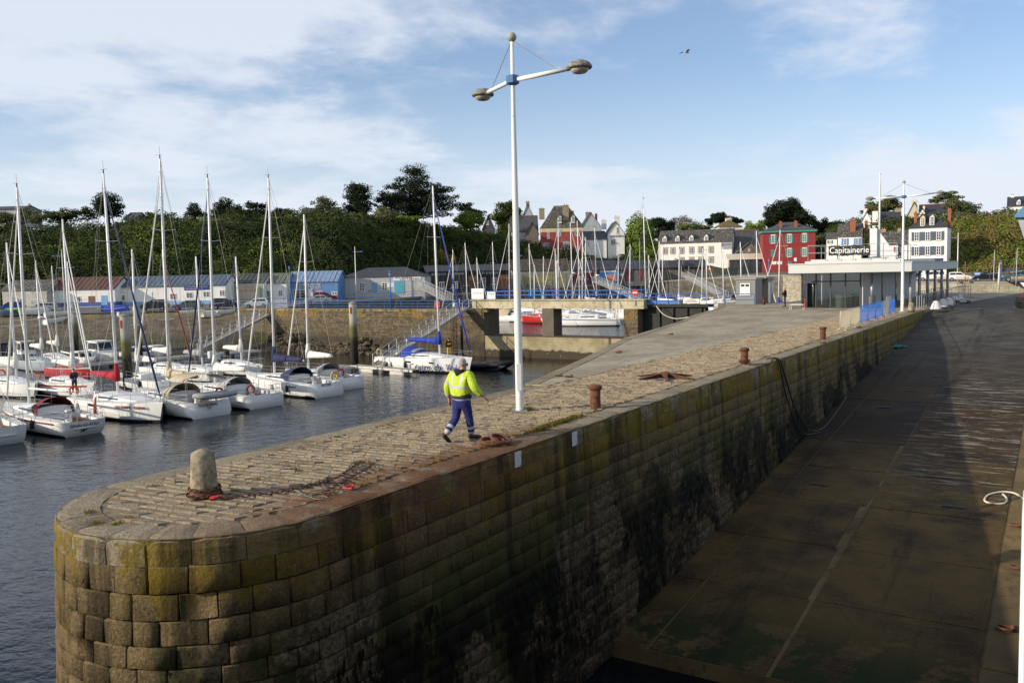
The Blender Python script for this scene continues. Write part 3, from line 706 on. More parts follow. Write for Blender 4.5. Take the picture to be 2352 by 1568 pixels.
# loose stones and rock ledges on the shore
def rock(b, c, r, R):
    vs = []; n, m = 7, 4
    for i in range(m + 1):
        for k in range(n):
            a = 2 * math.pi * k / n; t = math.pi * (i + 0.15) / (m + 0.3); j = R.uniform(0.7, 1.2)
            vs.append((c[0] + r[0] * math.sin(t) * math.cos(a) * j, c[1] + r[1] * math.sin(t) * math.sin(a) * j, c[2] - r[2] * math.cos(t) * j))
    b.add(vs, [(i * n + k, i * n + (k + 1) % n, (i + 1) * n + (k + 1) % n, (i + 1) * n + k) for i in range(m) for k in range(n)])
M_ROCK = mat('shore_rock', (50, 44, 34), 0.95, 0.35, 0.7, 0.9, c2=(94, 82, 62), coordk='World', bdist=0.12)
b = MB(); R = random.Random(3)
for k in range(1700):
    px = R.uniform(-60, 650); t = R.uniform(0.45, 1.0); d = 130 + (px + 420) / 1085 * 7 - t * 23; z = -1.0 - max(0, t - .1) ** 1.15 * 6.0; s_ = R.uniform(0.12, 0.42)
    rock(b, C(px, d, z + s_ * 0.2), (s_, s_, s_ * 0.6), R)
b.build('shore_stones', M_ROCK, kind='stuff')

# ------------------------------------------------------------------ mole, bridge, sill and lock gate (all on one line across)
B0 = Vector((-4.3, 101.0, 0))
def ML(t, z, off=0.0): return B0 + VV * t - UU * off + Vector((0, 0, z))       # off towards the viewer
MYAW = math.atan2(VV.y, VV.x)
mole = thing('harbour_mole', 'rubble stone mole with yellow lichen between the outer and inner harbour', 'mole', ML(0, WATER))
mo = mole.location
def mcore(t0, t1, z0, z1, th, mt, name, par, off=0.0):
    b = MB(); m = (ML(t0, 0) + ML(t1, 0)) / 2; b.obox(m + UU * (th / 2 - off) + Vector((0, 0, (z0 + z1) / 2)) - par.location, VV * (t1 - t0) / 2, UU * th / 2, (0, 0, (z1 - z0) / 2)); return b.build(name, mt, par)
ZM = -0.55
mcore(-40, 1.3, -9, ZM - 0.04, 3.2, M_MORT, 'core', mole, -0.06)
st = MB(); a = ML(-36, 0) - mo; c = ML(-0.4, 0) - mo
masonry(st, a, c, -0.6, -0.6, ZM - 0.28 - WATER, ZM - 0.28 - WATER, (0.3, 0.8), (0.16, 0.27), 5, 0.07)
st.build('masonry', M_RUB, mole, kind='stuff')
t_ = -40
cp = MB()
while t_ < 1.6:
    ln = min(RND.uniform(1.1, 2.0), 1.9 - t_); m = ML(t_ + ln / 2, ZM - 0.13) - mo; cp.obox(m + UU * 0.3, VV * (ln / 2 - 0.01), UU * 0.42, (0, 0, 0.15)); t_ += ln
cp.build('coping', M_COPE, mole, kind='stuff')
mcore(-40, 1.3, ZM - 0.1, ZM - 0.02, 2.4, M_ROAD, 'deck', mole, -0.75)
# rock heap at the foot of the mole
b = MB(); R = random.Random(8)
for k in range(300):
    t = R.uniform(-36, -10); h = 1.0 if t < -20 else 0.6; o = R.uniform(0, 3.6); prof = max(0.0, (1 - o / 3.4)) * (2.6 * math.exp(-((t + 31) / 4.0) ** 2) + 1.4 * math.exp(-((t + 17) / 3.2) ** 2) + 0.7)
    s_ = R.uniform(0.25, 0.8); rock(b, ML(t, WATER + prof * R.uniform(0.5, 1.0) - 0.1, o), (s_, s_ * 0.8, s_ * 0.6), R)
b.build('rock_heap', M_ROCK, label='brown rock rubble heaped against the foot of the stone mole', cat='rocks', kind='stuff')
# sill
M_CREAM = concrete_mat('cream_concrete', (168, 158, 128), (196, 188, 160), (128, 118, 92))
def sill_mat():
    n = NT('sill_concrete'); pos = n.coord('World'); z = n.xyz(pos)[2]
    col = n.mix(n.rng(n.noise(pos, 0.5, 6, 0.65), 0.35, 0.65), lin((126, 116, 88)), lin((158, 148, 116)))
    col = n.mix(n.rng(n.op('ADD', z, n.op('MULTIPLY', n.noise(pos, 0.7, 6, 0.7), 1.4)), -4.25, -4.45), col, lin((62, 52, 38)))
    col = n.mix(n.rng(n.noise(pos, 3.0, 2), 0.74, 0.77), col, lin((205, 200, 186)))
    n.color(col); n.set('Roughness', 0.9); n.bump(n.noise(pos, 5, 5, 0.7), 0.5, 0.05); return n.m
bridge = thing('footbridge', 'cream concrete footbridge on two spans with a blue railing over the basin entrance', 'bridge', ML(10, WATER)); bo = bridge.location
sill = thing('basin_sill', 'low stained concrete sill wall under the footbridge', 'sill', ML(10, WATER))
mcore(-0.2, 20.6, -9, -3.5, 2.2, sill_mat(), 'wall', sill, 0.0); mcore(-0.2, 20.6, -3.5, -3.42, 2.3, mat('sill_weed', (72, 60, 42), 0.9, 0.3, 2, 0.5, coordk='World'), 'cap', sill, 0.05)
mcore(-0.4, 21.2, -0.38, 0.5, 2.1, M_CREAM, 'beam', bridge, -0.15)
mcore(-0.5, 21.3, 0.5, 0.60, 2.4, M_CREAM, 'deck', bridge, 0.0)
mcore(9.0, 10.45, -3.42, -0.38, 1.9, mat('dark_concrete', (96, 88, 74), 0.9, 0.2, 1, 0.4, coordk='World'), 'pillar', bridge, -0.2)
st = MB()
for t0, t1 in ((-0.6, 1.4), (19.0, 20.6)):
    mcore(t0, t1, -9, -0.38, 2.2, M_RUB, 'abutment', bridge, 0.02)
    st.v and None
    masonry(st, ML(t0, 0, 0.03) - bo, ML(t1, 0, 0.03) - bo, -0.5, -0.5, -0.45 - WATER, -0.45 - WATER, (0.25, 0.6), (0.16, 0.25), 9, 0.05)
st.build('masonry', M_RUB, bridge, kind='stuff')
M_BLUE = mat('blue_paint', (52, 104, 176), 0.45, 0.1, 3, 0.0, patch=((120, 90, 70), 5, 0.66, 0.72))
M_GREYB = mat('galvanised_steel', (150, 153, 155), 0.5, 0.12, 4, 0.0, metal=0.35)
def railing(name, label, pts, h, mt, post=1.5, rails=(1.0, 0.5), r=0.03, group=None, cat='railing', curved=False):
    t = thing(name, label, cat, pts[0], group=group); L0 = Vector(pts[0])
    rl = [MB() for _ in rails]
    for a, c in zip(pts, pts[1:]):
        a = Vector(a); c = Vector(c); n = max(1, round((c - a).length / post))
        for k in range(n + 1):
            if k == 0 and a is not pts[0] and (a - L0).length > 1e-6: continue
            q = a.lerp(c, k / n) - L0; b = MB(); b.tube([q, q + Vector((0, 0, h))], r, 5); b.build('post', mt, t)
        for b, f in zip(rl, rails): b.tube([a - L0 + Vector((0, 0, h * f)), c - L0 + Vector((0, 0, h * f))], r, 5)
    for b in rl: b.build('rail', mt, t)
    return t
railing('bridge_railing', 'blue pipe railing along the footbridge deck', [ML(-0.3, 0.6, -0.1), ML(21.0, 0.6, -0.1)], 0.95, M_BLUE, 1.7, (1.0, 0.52))
railing('bridge_railing', 'blue pipe railing on the far side of the footbridge', [ML(-0.3, 0.6, -2.0), ML(21.0, 0.6, -2.0)], 0.95, M_BLUE, 1.7, (1.0, 0.52))
railing('mole_railing', 'blue pipe railing along the top of the rubble mole', [ML(-35, ZM, -0.45), ML(-0.8, ZM, -0.45)], 1.05, M_BLUE, 2.6, (1.0, 0.66, 0.33))
# lock gate
gate = thing('lock_gate', 'dark steel lock gate with a blue walkway railing beside the footbridge', 'lock gate', ML(24, WATER)); go = gate.location
M_GATE = mat('gate_steel', (38, 38, 36), 0.75, 0.3, 0.8, 0.4, c2=(26, 26, 24), coordk='World', patch=((54, 48, 38), 0.8, 0.55, 0.7))
mcore(20.7, 27.4, -9, -0.25, 0.8, M_GATE, 'leaf', gate, -1.3)
for k in range(5): mcore(20.9 + k * 1.5, 21.05 + k * 1.5, -9, -0.3, 0.2, M_GATE, 'rib', gate, -1.1)
mcore(20.6, 27.8, -0.22, 0.02, 1.6, M_GATE, 'walkway', gate, -1.0)
for z in (0.45, 0.8, 1.15):
    b = MB(); b.tube([ML(20.9, z, -0.95) - go, ML(27.6, z, -0.95) - go], 0.035, 5); b.build('rail', M_BLUE, gate)
for k in range(6):
    b = MB(); b.tube([ML(20.9 + k * 1.34, 0.02, -0.95) - go, ML(20.9 + k * 1.34, 1.15, -0.95) - go], 0.035, 5); b.build('post', M_BLUE, gate)
mcore(21.2, 24.6, 0.1, 0.42, 0.05, M_BLUE, 'toe_board', gate, -0.98)
mcore(25.2, 26.9, 0.15, 0.62, 0.04, mat('sign_white', (214, 210, 204), 0.6), 'notice', gate, -0.9)
lettering('lettering', 'ATTENTION\nPASSAGE INTERDIT', 0.13, mat('sign_red', (176, 60, 58), 0.6), gate, ML(26.05, 0.39, 0.955) - go - UU * 0 + UU * -0.0, (math.pi / 2, 0, MYAW), 1.4).location = ML(26.05, 0.39, -0.885) - go
# low rubble wall at the kiosk side of the lock
lw = thing('parapet_wall', 'short yellowish stone wall under the blue rail beside the grey kiosk', 'wall', (18.6, 79.5, -1.2))
b = MB(); pts = [(15.7, 72.0), (17.7, 76.2), (20.1, 82.2), (21.6, 89.5)]
st = MB()
for a, c in zip(pts, pts[1:]): masonry(st, Vector((a[0] - 18.6, a[1] - 79.5)) , Vector((c[0] - 18.6, c[1] - 79.5)), -5, -5, 1.15, 1.15, (0.3, 0.7), (0.16, 0.25), 3, 0.06)
st.build('masonry', M_RUB, lw, kind='stuff')
# ------------------------------------------------------------------ vegetation
NR = np.random.default_rng(11)
def leaf_cloud(blobs, dens, size, seed=0, up=0.25, shell=0.55):
    """leaf-sized quads through a set of ellipsoids: blobs = (centre, radii)"""
    R = np.random.default_rng(seed); V = []; 
    for c, r in blobs:
        n = max(10, int(dens * (r[0] * r[1] + r[1] * r[2] + r[0] * r[2]) / 3 * 4))
        d = R.normal(size=(n, 3)); d /= np.linalg.norm(d, axis=1)[:, None]
        k = 1 + 0.22 * np.sin(d[:, 0] * 5 + c[0]) * np.sin(d[:, 1] * 4 + c[1]) + 0.15 * np.sin(d[:, 2] * 7 + c[2] + d[:, 0] * 6)
        rad = (shell + (1 - shell) * R.random(n) ** 0.6) * k
        p = np.array(c) + d * np.array(r) * rad[:, None]
        nn = d + R.normal(scale=0.38, size=(n, 3)); nn[:, 2] += up; nn /= np.linalg.norm(nn, axis=1)[:, None]
        a = np.cross(nn, R.normal(size=(n, 3))); a /= np.linalg.norm(a, axis=1)[:, None]; bb = np.cross(nn, a)
        s_ = size * R.uniform(0.55, 1.25, n)[:, None]
        V.append(np.stack([p - a * s_ - bb * s_ * 0.6, p + a * s_ * 0.3 - bb * s_ * 0.75, p + a * s_ + bb * s_ * 0.5, p - a * s_ * 0.35 + bb * s_ * 0.8], axis=1))
    V = np.concatenate(V).reshape(-1, 3); return V, np.arange(len(V)).reshape(-1, 4)
M_DGREEN = leafmat('dark_conifer', [(20, 30, 16), (34, 46, 24), (48, 60, 30), (28, 38, 20)])
M_GREEN = leafmat('scrub_leaves', [(50, 62, 27), (66, 80, 33), (82, 94, 41), (58, 72, 30), (94, 100, 50)])
M_LGREEN = leafmat('bright_leaves', [(82, 108, 34), (112, 134, 44), (138, 150, 60), (94, 118, 40)])
M_OLIVE = leafmat('olive_leaves', [(74, 80, 46), (102, 106, 66), (126, 126, 84), (86, 92, 54)])
M_BROWN = leafmat('dry_scrub', [(110, 100, 54), (140, 124, 74), (92, 98, 46), (154, 136, 84)])
M_BARE = leafmat('bare_twigs', [(104, 94, 78), (128, 116, 96), (92, 86, 66)])
M_YEL = leafmat('gorse_flowers', [(150, 122, 20), (178, 146, 30), (70, 76, 28)])
M_BARK = mat('bark', (70, 58, 46), 0.95, 0.3, 3, 0.6)
def hill_point(i, t):
    r = HROWS[i]; x = t * (len(r) - 1); k = min(int(x), len(r) - 2); return r[k].lerp(r[k + 1], x - k)
def col_of(p): return (p.x / p.y) * FPX + 1176
# scrub that covers the slopes: one mass per stretch
def scrub(name, label, c0, c1, mt, n, rr, dens, size, t0=0.02, t1=0.78, seed=1):
    R = random.Random(seed); bl = []
    for k in range(n):
        i = R.randint(0, len(HROWS) - 1); 
        for _ in range(200):
            i = R.randint(0, len(HROWS) - 2); 
            q = hill_point(i, 0.3); 
            if c0 <= col_of(q) <= c1: break
        q = hill_point(i, R.uniform(t0, t1)).lerp(hill_point(i + 1, 0.3 if False else R.uniform(t0, t1)), 0.0) + Vector((R.uniform(-2, 2), 0, 0))
        r = R.uniform(*rr); bl.append(((q.x, q.y - 0.2 * r, q.z + 0.15 * r), (r * R.uniform(0.9, 1.4), r * 0.9, r * R.uniform(0.7, 1.0))))
    V, F = leaf_cloud(bl, dens, size, seed, shell=0.72); return link(name, npmesh(name, V, F, mt), None, label=label, cat='scrub', kind='stuff')
scrub('hill_scrub', 'dense green scrub covering the steep bank above the painted shops', -200, 790, M_GREEN, 400, (1.2, 3.4), 30, 0.165, 0.02, 0.76, 1)
scrub('hill_scrub', 'lighter bramble patches on the bank above the painted shops', -100, 790, M_LGREEN, 90, (0.9, 2.8), 28, 0.16, 0.05, 0.7, 2)
scrub('hill_scrub', 'shaded scrub on the bank behind the dark boutique', 770, 1240, M_GREEN, 330, (1.2, 3.0), 24, 0.19, 0.02, 0.8, 3)
scrub('hill_scrub', 'scrub between the village houses on the slope', 1230, 2150, M_GREEN, 480, (1.2, 2.8), 16, 0.24, 0.35, 1.0, 4)
scrub('hill_scrub', 'dark thicket along the top of the shop bank', -300, 800, M_DGREEN, 200, (1.4, 2.6), 11, 0.3, 0.74, 0.88, 14)
scrub('hill_scrub', 'dark thicket on the plateau behind the bank', 780, 1260, M_GREEN, 160, (1.4, 2.8), 11, 0.3, 0.74, 0.95, 15)
scrub('hill_scrub', 'olive thicket on the plateau behind the sunny bank', 2100, 2500, M_OLIVE, 120, (1.4, 2.6), 11, 0.28, 0.74, 0.95, 16)
scrub('hill_scrub', 'dry brown and green scrub on the sunny bank behind the parked cars', 2180, 2500, M_BROWN, 240, (0.8, 1.9), 34, 0.15, 0.04, 0.75, 5)
scrub('hill_scrub', 'fresh green bushes on the sunny bank behind the parked cars', 2180, 2500, M_LGREEN, 110, (0.7, 1.8), 34, 0.15, 0.03, 0.8, 6)
scrub('hill_scrub', 'dark bushes along the top of the shop bank', -200, 790, M_OLIVE, 110, (1.0, 2.4), 13, 0.28, 0.72, 0.95, 7)
scrub('hill_scrub', 'dark evergreen bushes scattered over the shop bank', -200, 790, M_DGREEN, 70, (1.4, 3.4), 26, 0.17, 0.05, 0.7, 21)
scrub('hill_scrub', 'olive grey bushes scattered over the shop bank', -200, 790, M_OLIVE, 60, (1.2, 2.8), 26, 0.17, 0.1, 0.75, 22)
g = P(1018, 588, 203); V, F = leaf_cloud([((g.x + dx, g.y, g.z + dz), (1.3, 1.0, 0.9)) for dx, dz in ((-2.2, -1.0), (0, 0), (1.8, -0.4), (-0.8, 0.9))], 22, 0.16, 3)
link('gorse_bush', npmesh('gorse_bush', V, F, M_YEL), None, label='yellow flowering gorse bush on the shaded bank', cat='bush')
def tree(name, label, px, ytop, ybase, d, blobs, mt, dens=15, size=0.3, trunk=0.25, group=None, cat='tree', limbs=5, seed=None, shell=0.5):
    """blobs given as frame offsets: (dx px, y px, rx px, ry px) seen at distance d"""
    base = P(px, ybase, d); s_ = d / FPX; t = thing(name, label, cat, base - Vector((0, 0, 0.6)), group=group)
    sd = seed or int(px * 7 + ytop); R = random.Random(sd); bl = []
    for bdx, by, rx, ry in blobs:
        n = max(1, int(rx / max(6, ry * 0.8)))
        c = P(px + bdx, by, d) - t.location
        bl.append(((c.x, c.y + R.uniform(-0.4, 0.4) * rx * s_, c.z), (rx * s_, rx * s_ * 0.85, ry * s_)))
    low = max(blobs, key=lambda q: q[1] + q[3]); gap = ybase - (low[1] + low[3] * 0.6)
    if gap > 4 and 'windswept' not in name and 'bare' not in name:
        c = P(px, ybase - gap * 0.45, d) - t.location; rx = max(q[2] for q in blobs) * 0.8; bl.append(((c.x, c.y, c.z), (rx * s_, rx * s_ * 0.8, gap * 0.75 * s_)))
    # break each mass into clumps
    cl = []
    for c, r in bl:
        k = max(6, int(9 * (r[0] * r[2]) ** 0.5 / 1.6))
        for _ in range(k):
            v = Vector((R.gauss(0, 1), R.gauss(0, 1), R.gauss(0, 1))).normalized() * R.uniform(0.45, 0.95); f = R.uniform(0.32, 0.52)
            cl.append(((c[0] + v.x * r[0], c[1] + v.y * r[1], c[2] + v.z * r[2]), (r[0] * f, r[1] * f, r[2] * f)))
        cl.append((c, (r[0] * 0.6, r[1] * 0.6, r[2] * 0.6)))
    V, F = leaf_cloud(cl, dens, size, sd, shell=shell)
    link('crown', npmesh('crown', V, F, mt), t)
    tb = MB(); ctr = Vector(bl[0][0]); top = max(bl, key=lambda q: q[0][2])[0]
    tb.tube([(0, 0, -0.6), (0.05, 0, ctr.z * 0.45), (ctr.x * 0.5, ctr.y * 0.5, ctr.z * 0.8), (ctr.x, ctr.y, ctr.z)], [trunk, trunk * 0.85, trunk * 0.6, trunk * 0.35], 7)
    for c, r in cl[:: max(1, len(cl) // limbs)]:
        h = R.uniform(0.4, 0.75); tb.tube([(ctr.x * 0.3, ctr.y * 0.3, ctr.z * h), ((ctr.x * .3 + c[0]) / 2, (ctr.y * .3 + c[1]) / 2, ctr.z * h * 0.4 + c[2] * 0.6), c], [trunk * 0.45, trunk * 0.3, trunk * 0.1], 5)
    tb.build('trunk', M_BARK, t); return t
# big layered cypress: flat plates of foliage
def cypress(label, px, ybase, d, plates, mt, seed):
    base = P(px, ybase, d); s_ = d / FPX; R = random.Random(seed); t = thing('cypress_tree', label, 'tree', base - Vector((0, 0, 0.8))); cl = []; tb = MB(); top = 0
    for dx, y, rx in plates:
        c = P(px + dx, y, d) - t.location; n = max(3, int(rx / 7))
        for k in range(n):
            f = (k + 0.5) / n * 2 - 1; e = 1 - abs(f) * 0.6
            dy = R.uniform(-0.7, 0.7) * rx * s_
            cc = (c.x + f * rx * s_, c.y + dy, c.z - abs(f) * 0.4 + R.uniform(-0.5, 0.5)); r = R.uniform(1.4, 2.3) * e
            cl.append((cc, (r * 1.5, r * 1.25, r * 0.7)))
            if k % 2 == 0: tb.tube([(0, 0, max(0.5, cc[2] - rx * s_ * 0.5)), ((cc[0]) * 0.55, cc[1] * 0.55, cc[2] - 0.6), cc], [0.16, 0.10, 0.03], 4)
        top = max(top, c.z)
    V, F = leaf_cloud(cl, 26, 0.18, seed, up=0.5, shell=0.35); link('crown', npmesh('crown', V, F, mt), t)
    tb.tube([(0, 0, -0.8), (0.1, 0, top * 0.4), (0, 0, top * 0.95)], [0.7, 0.5, 0.1], 8); tb.build('trunk', M_BARK, t)
cypress('huge dark layered cypress tree on top of the bank', 955, 500, 212, [(-5, 392, 10), (8, 402, 18), (-12, 414, 32), (10, 424, 48), (-28, 430, 40), (42, 436, 44), (-10, 442, 78), (38, 450, 58), (-50, 456, 44), (0, 460, 90), (45, 468, 60), (-45, 472, 50), (5, 478, 88), (10, 490, 75)], M_DGREEN, 5)
cypress('pointed dark conifer beside the huge cypress', 822, 505, 206, [(-6, 428, 5), (8, 432, 6), (-4, 438, 12), (4, 446, 18), (-2, 454, 22), (6, 462, 24), (-4, 470, 26), (2, 480, 28)], M_DGREEN, 6)
cypress('small spiky conifer standing above the bank of scrub', 248, 520, 200, [(-2, 452, 14), (4, 458, 22), (-3, 464, 28), (3, 471, 32), (0, 480, 28), (2, 488, 22)], M_DGREEN, 7)
T = [('round_tree', 'round headed dark tree behind the grassy path', 448, 465, 512, 205, [(0, 482, 28, 16), (10, 495, 22, 12)], M_DGREEN, 'trees on the bank'),
     ('bushy_tree', 'tall dark tree with a feathery crown over the grassy path', 520, 450, 514, 205, [(-8, 470, 26, 20), (18, 482, 26, 16), (0, 492, 34, 14)], M_DGREEN, 0),
     ('bushy_tree', 'dark trees' ' crown with a ragged top over the path', 590, 460, 513, 205, [(-12, 478, 22, 17), (14, 482, 24, 17), (0, 494, 32, 13)], M_DGREEN, 0),
     ('bushy_tree', 'dense dark round bush between the path trees and slate roof', 652, 472, 512, 205, [(0, 488, 30, 17), (-14, 498, 20, 10)], M_DGREEN, 0),
     ('windswept_tree', 'windswept open tree with a bare trunk beside the slate roof', 745, 448, 512, 203, [(-4, 464, 26, 15), (10, 478, 28, 14), (-12, 484, 20, 10)], M_OLIVE, 0),
     ('bushy_tree', 'olive green bushes under the huge cypress', 880, 478, 515, 203, [(0, 492, 40, 15), (-40, 498, 28, 12), (36, 500, 24, 10)], M_OLIVE, 0),
     ('bushy_tree', 'bright green bushes along the wall under the cypress', 935, 490, 512, 202, [(0, 500, 30, 9), (-45, 503, 26, 7)], M_LGREEN, 0),
     ('round_tree', 'bright green rounded tree beside the dark gable', 1080, 478, 525, 222, [(0, 500, 34, 17), (-14, 508, 26, 12), (20, 508, 20, 12)], M_LGREEN, 0),
     ('bushy_tree', 'dark tree left of the white gabled house', 1165, 462, 545, 262, [(4, 480, 28, 17), (-14, 498, 26, 16), (10, 505, 30, 18)], M_GREEN, 0),
     ('bushy_tree', 'dark hedge of trees beyond the bright rounded tree', 1078, 466, 510, 250, [(-4, 480, 22, 11), (18, 486, 18, 9)], M_DGREEN, 0),
     ('leafy_tree', 'big leafy green tree beside the gendarmerie', 1466, 492, 606, 250, [(4, 530, 32, 34), (-22, 560, 26, 24), (18, 575, 34, 30), (-6, 595, 40, 20)], M_LGREEN, 0),
     ('bushy_tree', 'dark evergreen clump behind the leafy tree', 1512, 496, 545, 285, [(0, 514, 30, 15), (26, 520, 18, 13)], M_DGREEN, 0),
     ('bare_tree', 'bare twiggy trees behind the hotel roof', 1575, 492, 540, 300, [(-10, 512, 32, 16), (22, 515, 24, 14)], M_BARE, 0),
     ('bushy_tree', 'olive bushes right behind the hotel ridge', 1600, 508, 540, 280, [(-6, 524, 34, 12), (16, 526, 26, 11)], M_OLIVE, 0),
     ('windswept_tree', 'windswept dark pine behind the hip roofed house', 1668, 486, 530, 310, [(-4, 502, 30, 13), (-34, 508, 18, 9), (16, 508, 20, 11)], M_DGREEN, 0),
     ('bushy_tree', 'light green tree between the hip roofed house and the big pine', 1735, 500, 560, 265, [(0, 524, 26, 18), (-16, 540, 18, 14)], M_LGREEN, 0),
     ('pine_tree', 'large round dark pine above the red house', 1806, 456, 550, 285, [(0, 488, 42, 26), (-22, 506, 32, 20), (26, 508, 34, 22), (0, 474, 24, 18)], M_DGREEN, 0),
     ('bushy_tree', 'dark trees beyond the red house on its seaward side', 1905, 485, 560, 285, [(-14, 520, 24, 18), (10, 528, 28, 20), (-30, 535, 20, 16)], M_DGREEN, 0),
     ('bushy_tree', 'green bushes between the red house and blue shuttered house', 1890, 540, 600, 225, [(-6, 556, 22, 16), (-10, 575, 26, 18), (10, 580, 18, 14)], M_OLIVE, 0),
     ('bushy_tree', 'feathery eucalyptus behind the white gables', 2018, 458, 510, 290, [(-8, 478, 26, 15), (20, 472, 26, 18), (-26, 485, 16, 10)], M_OLIVE, 0),
     ('windswept_tree', 'tall umbrella shaped tree on the hilltop beyond the houses', 2172, 438, 500, 270, [(0, 449, 26, 9), (20, 455, 18, 8), (-26, 462, 16, 7)], M_OLIVE, 0),
     ('bushy_tree', 'big pale green tree above the sunny bank', 2208, 448, 530, 215, [(-4, 478, 34, 22), (28, 482, 30, 20), (-22, 500, 28, 18), (10, 508, 44, 14)], M_OLIVE, 0),
     ('bushy_tree', 'silvery bushes along the top of the sunny bank', 2262, 488, 535, 205, [(0, 506, 34, 14), (34, 512, 28, 12), (-30, 516, 24, 10)], M_OLIVE, 0),
     ('bushy_tree', 'green bushes below the slate cottage at the edge of the hill', 2330, 488, 530, 200, [(0, 502, 28, 13), (26, 498, 24, 13)], M_LGREEN, 0),
     ('bushy_tree', 'leafy garden shrub below the white back house', 2068, 532, 580, 205, [(0, 552, 24, 14), (-10, 560, 16, 10)], M_GREEN, 0),
     ('bushy_tree', 'scrubby trees at the far end of the bank', 30, 478, 540, 200, [(-20, 500, 36, 16), (20, 494, 30, 16), (60, 500, 30, 13)], M_OLIVE, 0),
     ('bushy_tree', 'mixed dark trees along the far bank top', 150, 480, 540, 200, [(-20, 496, 32, 13), (20, 492, 34, 15), (50, 490, 26, 16)], M_GREEN, 0),
     ('bushy_tree', 'dark trees on the bank top by the sloping slate roof', 345, 482, 530, 200, [(-24, 500, 26, 12), (10, 496, 28, 12), (40, 500, 28, 12)], M_GREEN, 0),
     ('bushy_tree', 'dark shrub on the road side below the pink villa', 1305, 560, 650, 232, [(0, 590, 22, 24), (20, 612, 30, 18), (-20, 610, 26, 20)], M_GREEN, 0),
     ('bushy_tree', 'shrubs hiding the foot of the villa terrace', 1215, 570, 640, 232, [(0, 598, 28, 22), (-30, 606, 26, 18), (24, 612, 24, 14)], M_GREEN, 0),
     ('bushy_tree', 'garden shrubs under the gendarmerie wall', 1400, 590, 640, 228, [(0, 606, 26, 12), (-30, 610, 26, 14), (24, 612, 26, 14)], M_GREEN, 0)]
for nm, lb, px, yt, yb, d, bl, mt, gr in T:
    tree(nm, lb, px, yt, yb, d, bl, mt, dens=28 if mt is not M_BARE else 9, size=0.185 * d / 220 if mt is not M_BARE else 0.16, group=None, shell=0.5 if mt is not M_BARE else 0.2)

# mown grass path along the lip of the bank
b = MB(); ra = []
for i, r in enumerate(HROWS):
    q = hill_point(i, 0.745)
    if 330 <= col_of(q) <= 760: ra.append([q + Vector((0, -1.2, 0.9)), q + Vector((0, -0.2, 1.25)), q + Vector((0, 2.4, 1.3)), q + Vector((0, 4.5, 0.6))])
b.grid(ra); b.build('grass_path', mat('mown_grass', (110, 112, 60), 0.95, 0.2, 0.8, 0.5, c2=(142, 136, 82), coordk='World', bdist=0.1), None, True, kind='structure')
# ------------------------------------------------------------------ buildings
M_GLASS = mat('window_glass', (34, 42, 50), 0.08, 0.3, 1.2, spec=0.8)
M_WHITE = mat('white_render', (230, 228, 221), 0.85, 0.05, 0.5, 0.15, patch=((190, 186, 174), 0.5, 0.58, 0.74))
M_FRAME = mat('white_frame', (222, 222, 218), 0.6, 0.04)
def slate_mat(name, ca, cb, lich=(150, 142, 120), amt=0.62):
    n = NT(name); v = n.coord('Object'); br = n.N.new('ShaderNodeTexBrick'); br.inputs['Scale'].default_value = 3.2; br.inputs['Mortar Size'].default_value = 0.012
    br.inputs['Color1'].default_value = (*lin(ca), 1); br.inputs['Color2'].default_value = (*lin(cb), 1); br.inputs['Mortar'].default_value = (*lin(tuple(x * 0.6 for x in ca)), 1)
    n.L.new(n.coord('Object', (1, 1, 1), (1.1, 0, 0)), br.inputs['Vector'])
    col = n.mix(n.rng(n.noise(v, 0.6, 5), 0.3, 0.7, 0, 0.5), br.outputs['Color'], lin(cb)); col = n.mix(n.rng(n.noise(v, 3.0, 4, 0.6), amt, amt + 0.06), col, lin(lich))
    n.color(col); n.set('Roughness', 0.6); n.bump(br.outputs['Fac'], 0.3, 0.03); return n.m
M_SLATE = slate_mat('slate', (62, 62, 64), (78, 77, 76)); M_SLATED = slate_mat('dark_slate', (46, 48, 54), (58, 60, 66), amt=0.7); M_SLATEL = slate_mat('lichen_slate', (58, 56, 52), (74, 70, 62), amt=0.57)
M_BRICK = mat('chimney_brick', (150, 88, 62), 0.9, 0.2, 6, 0.4)
M_STONE = mat('dressed_stone', (150, 136, 112), 0.9, 0.2, 3, 0.4)
M_RIDGE = mat('ridge_tile', (168, 104, 76), 0.9, 0.2, 4, 0.2)
def paint(name, c, var=0.08): return mat(name, c, 0.8, var, 0.8, 0.12)
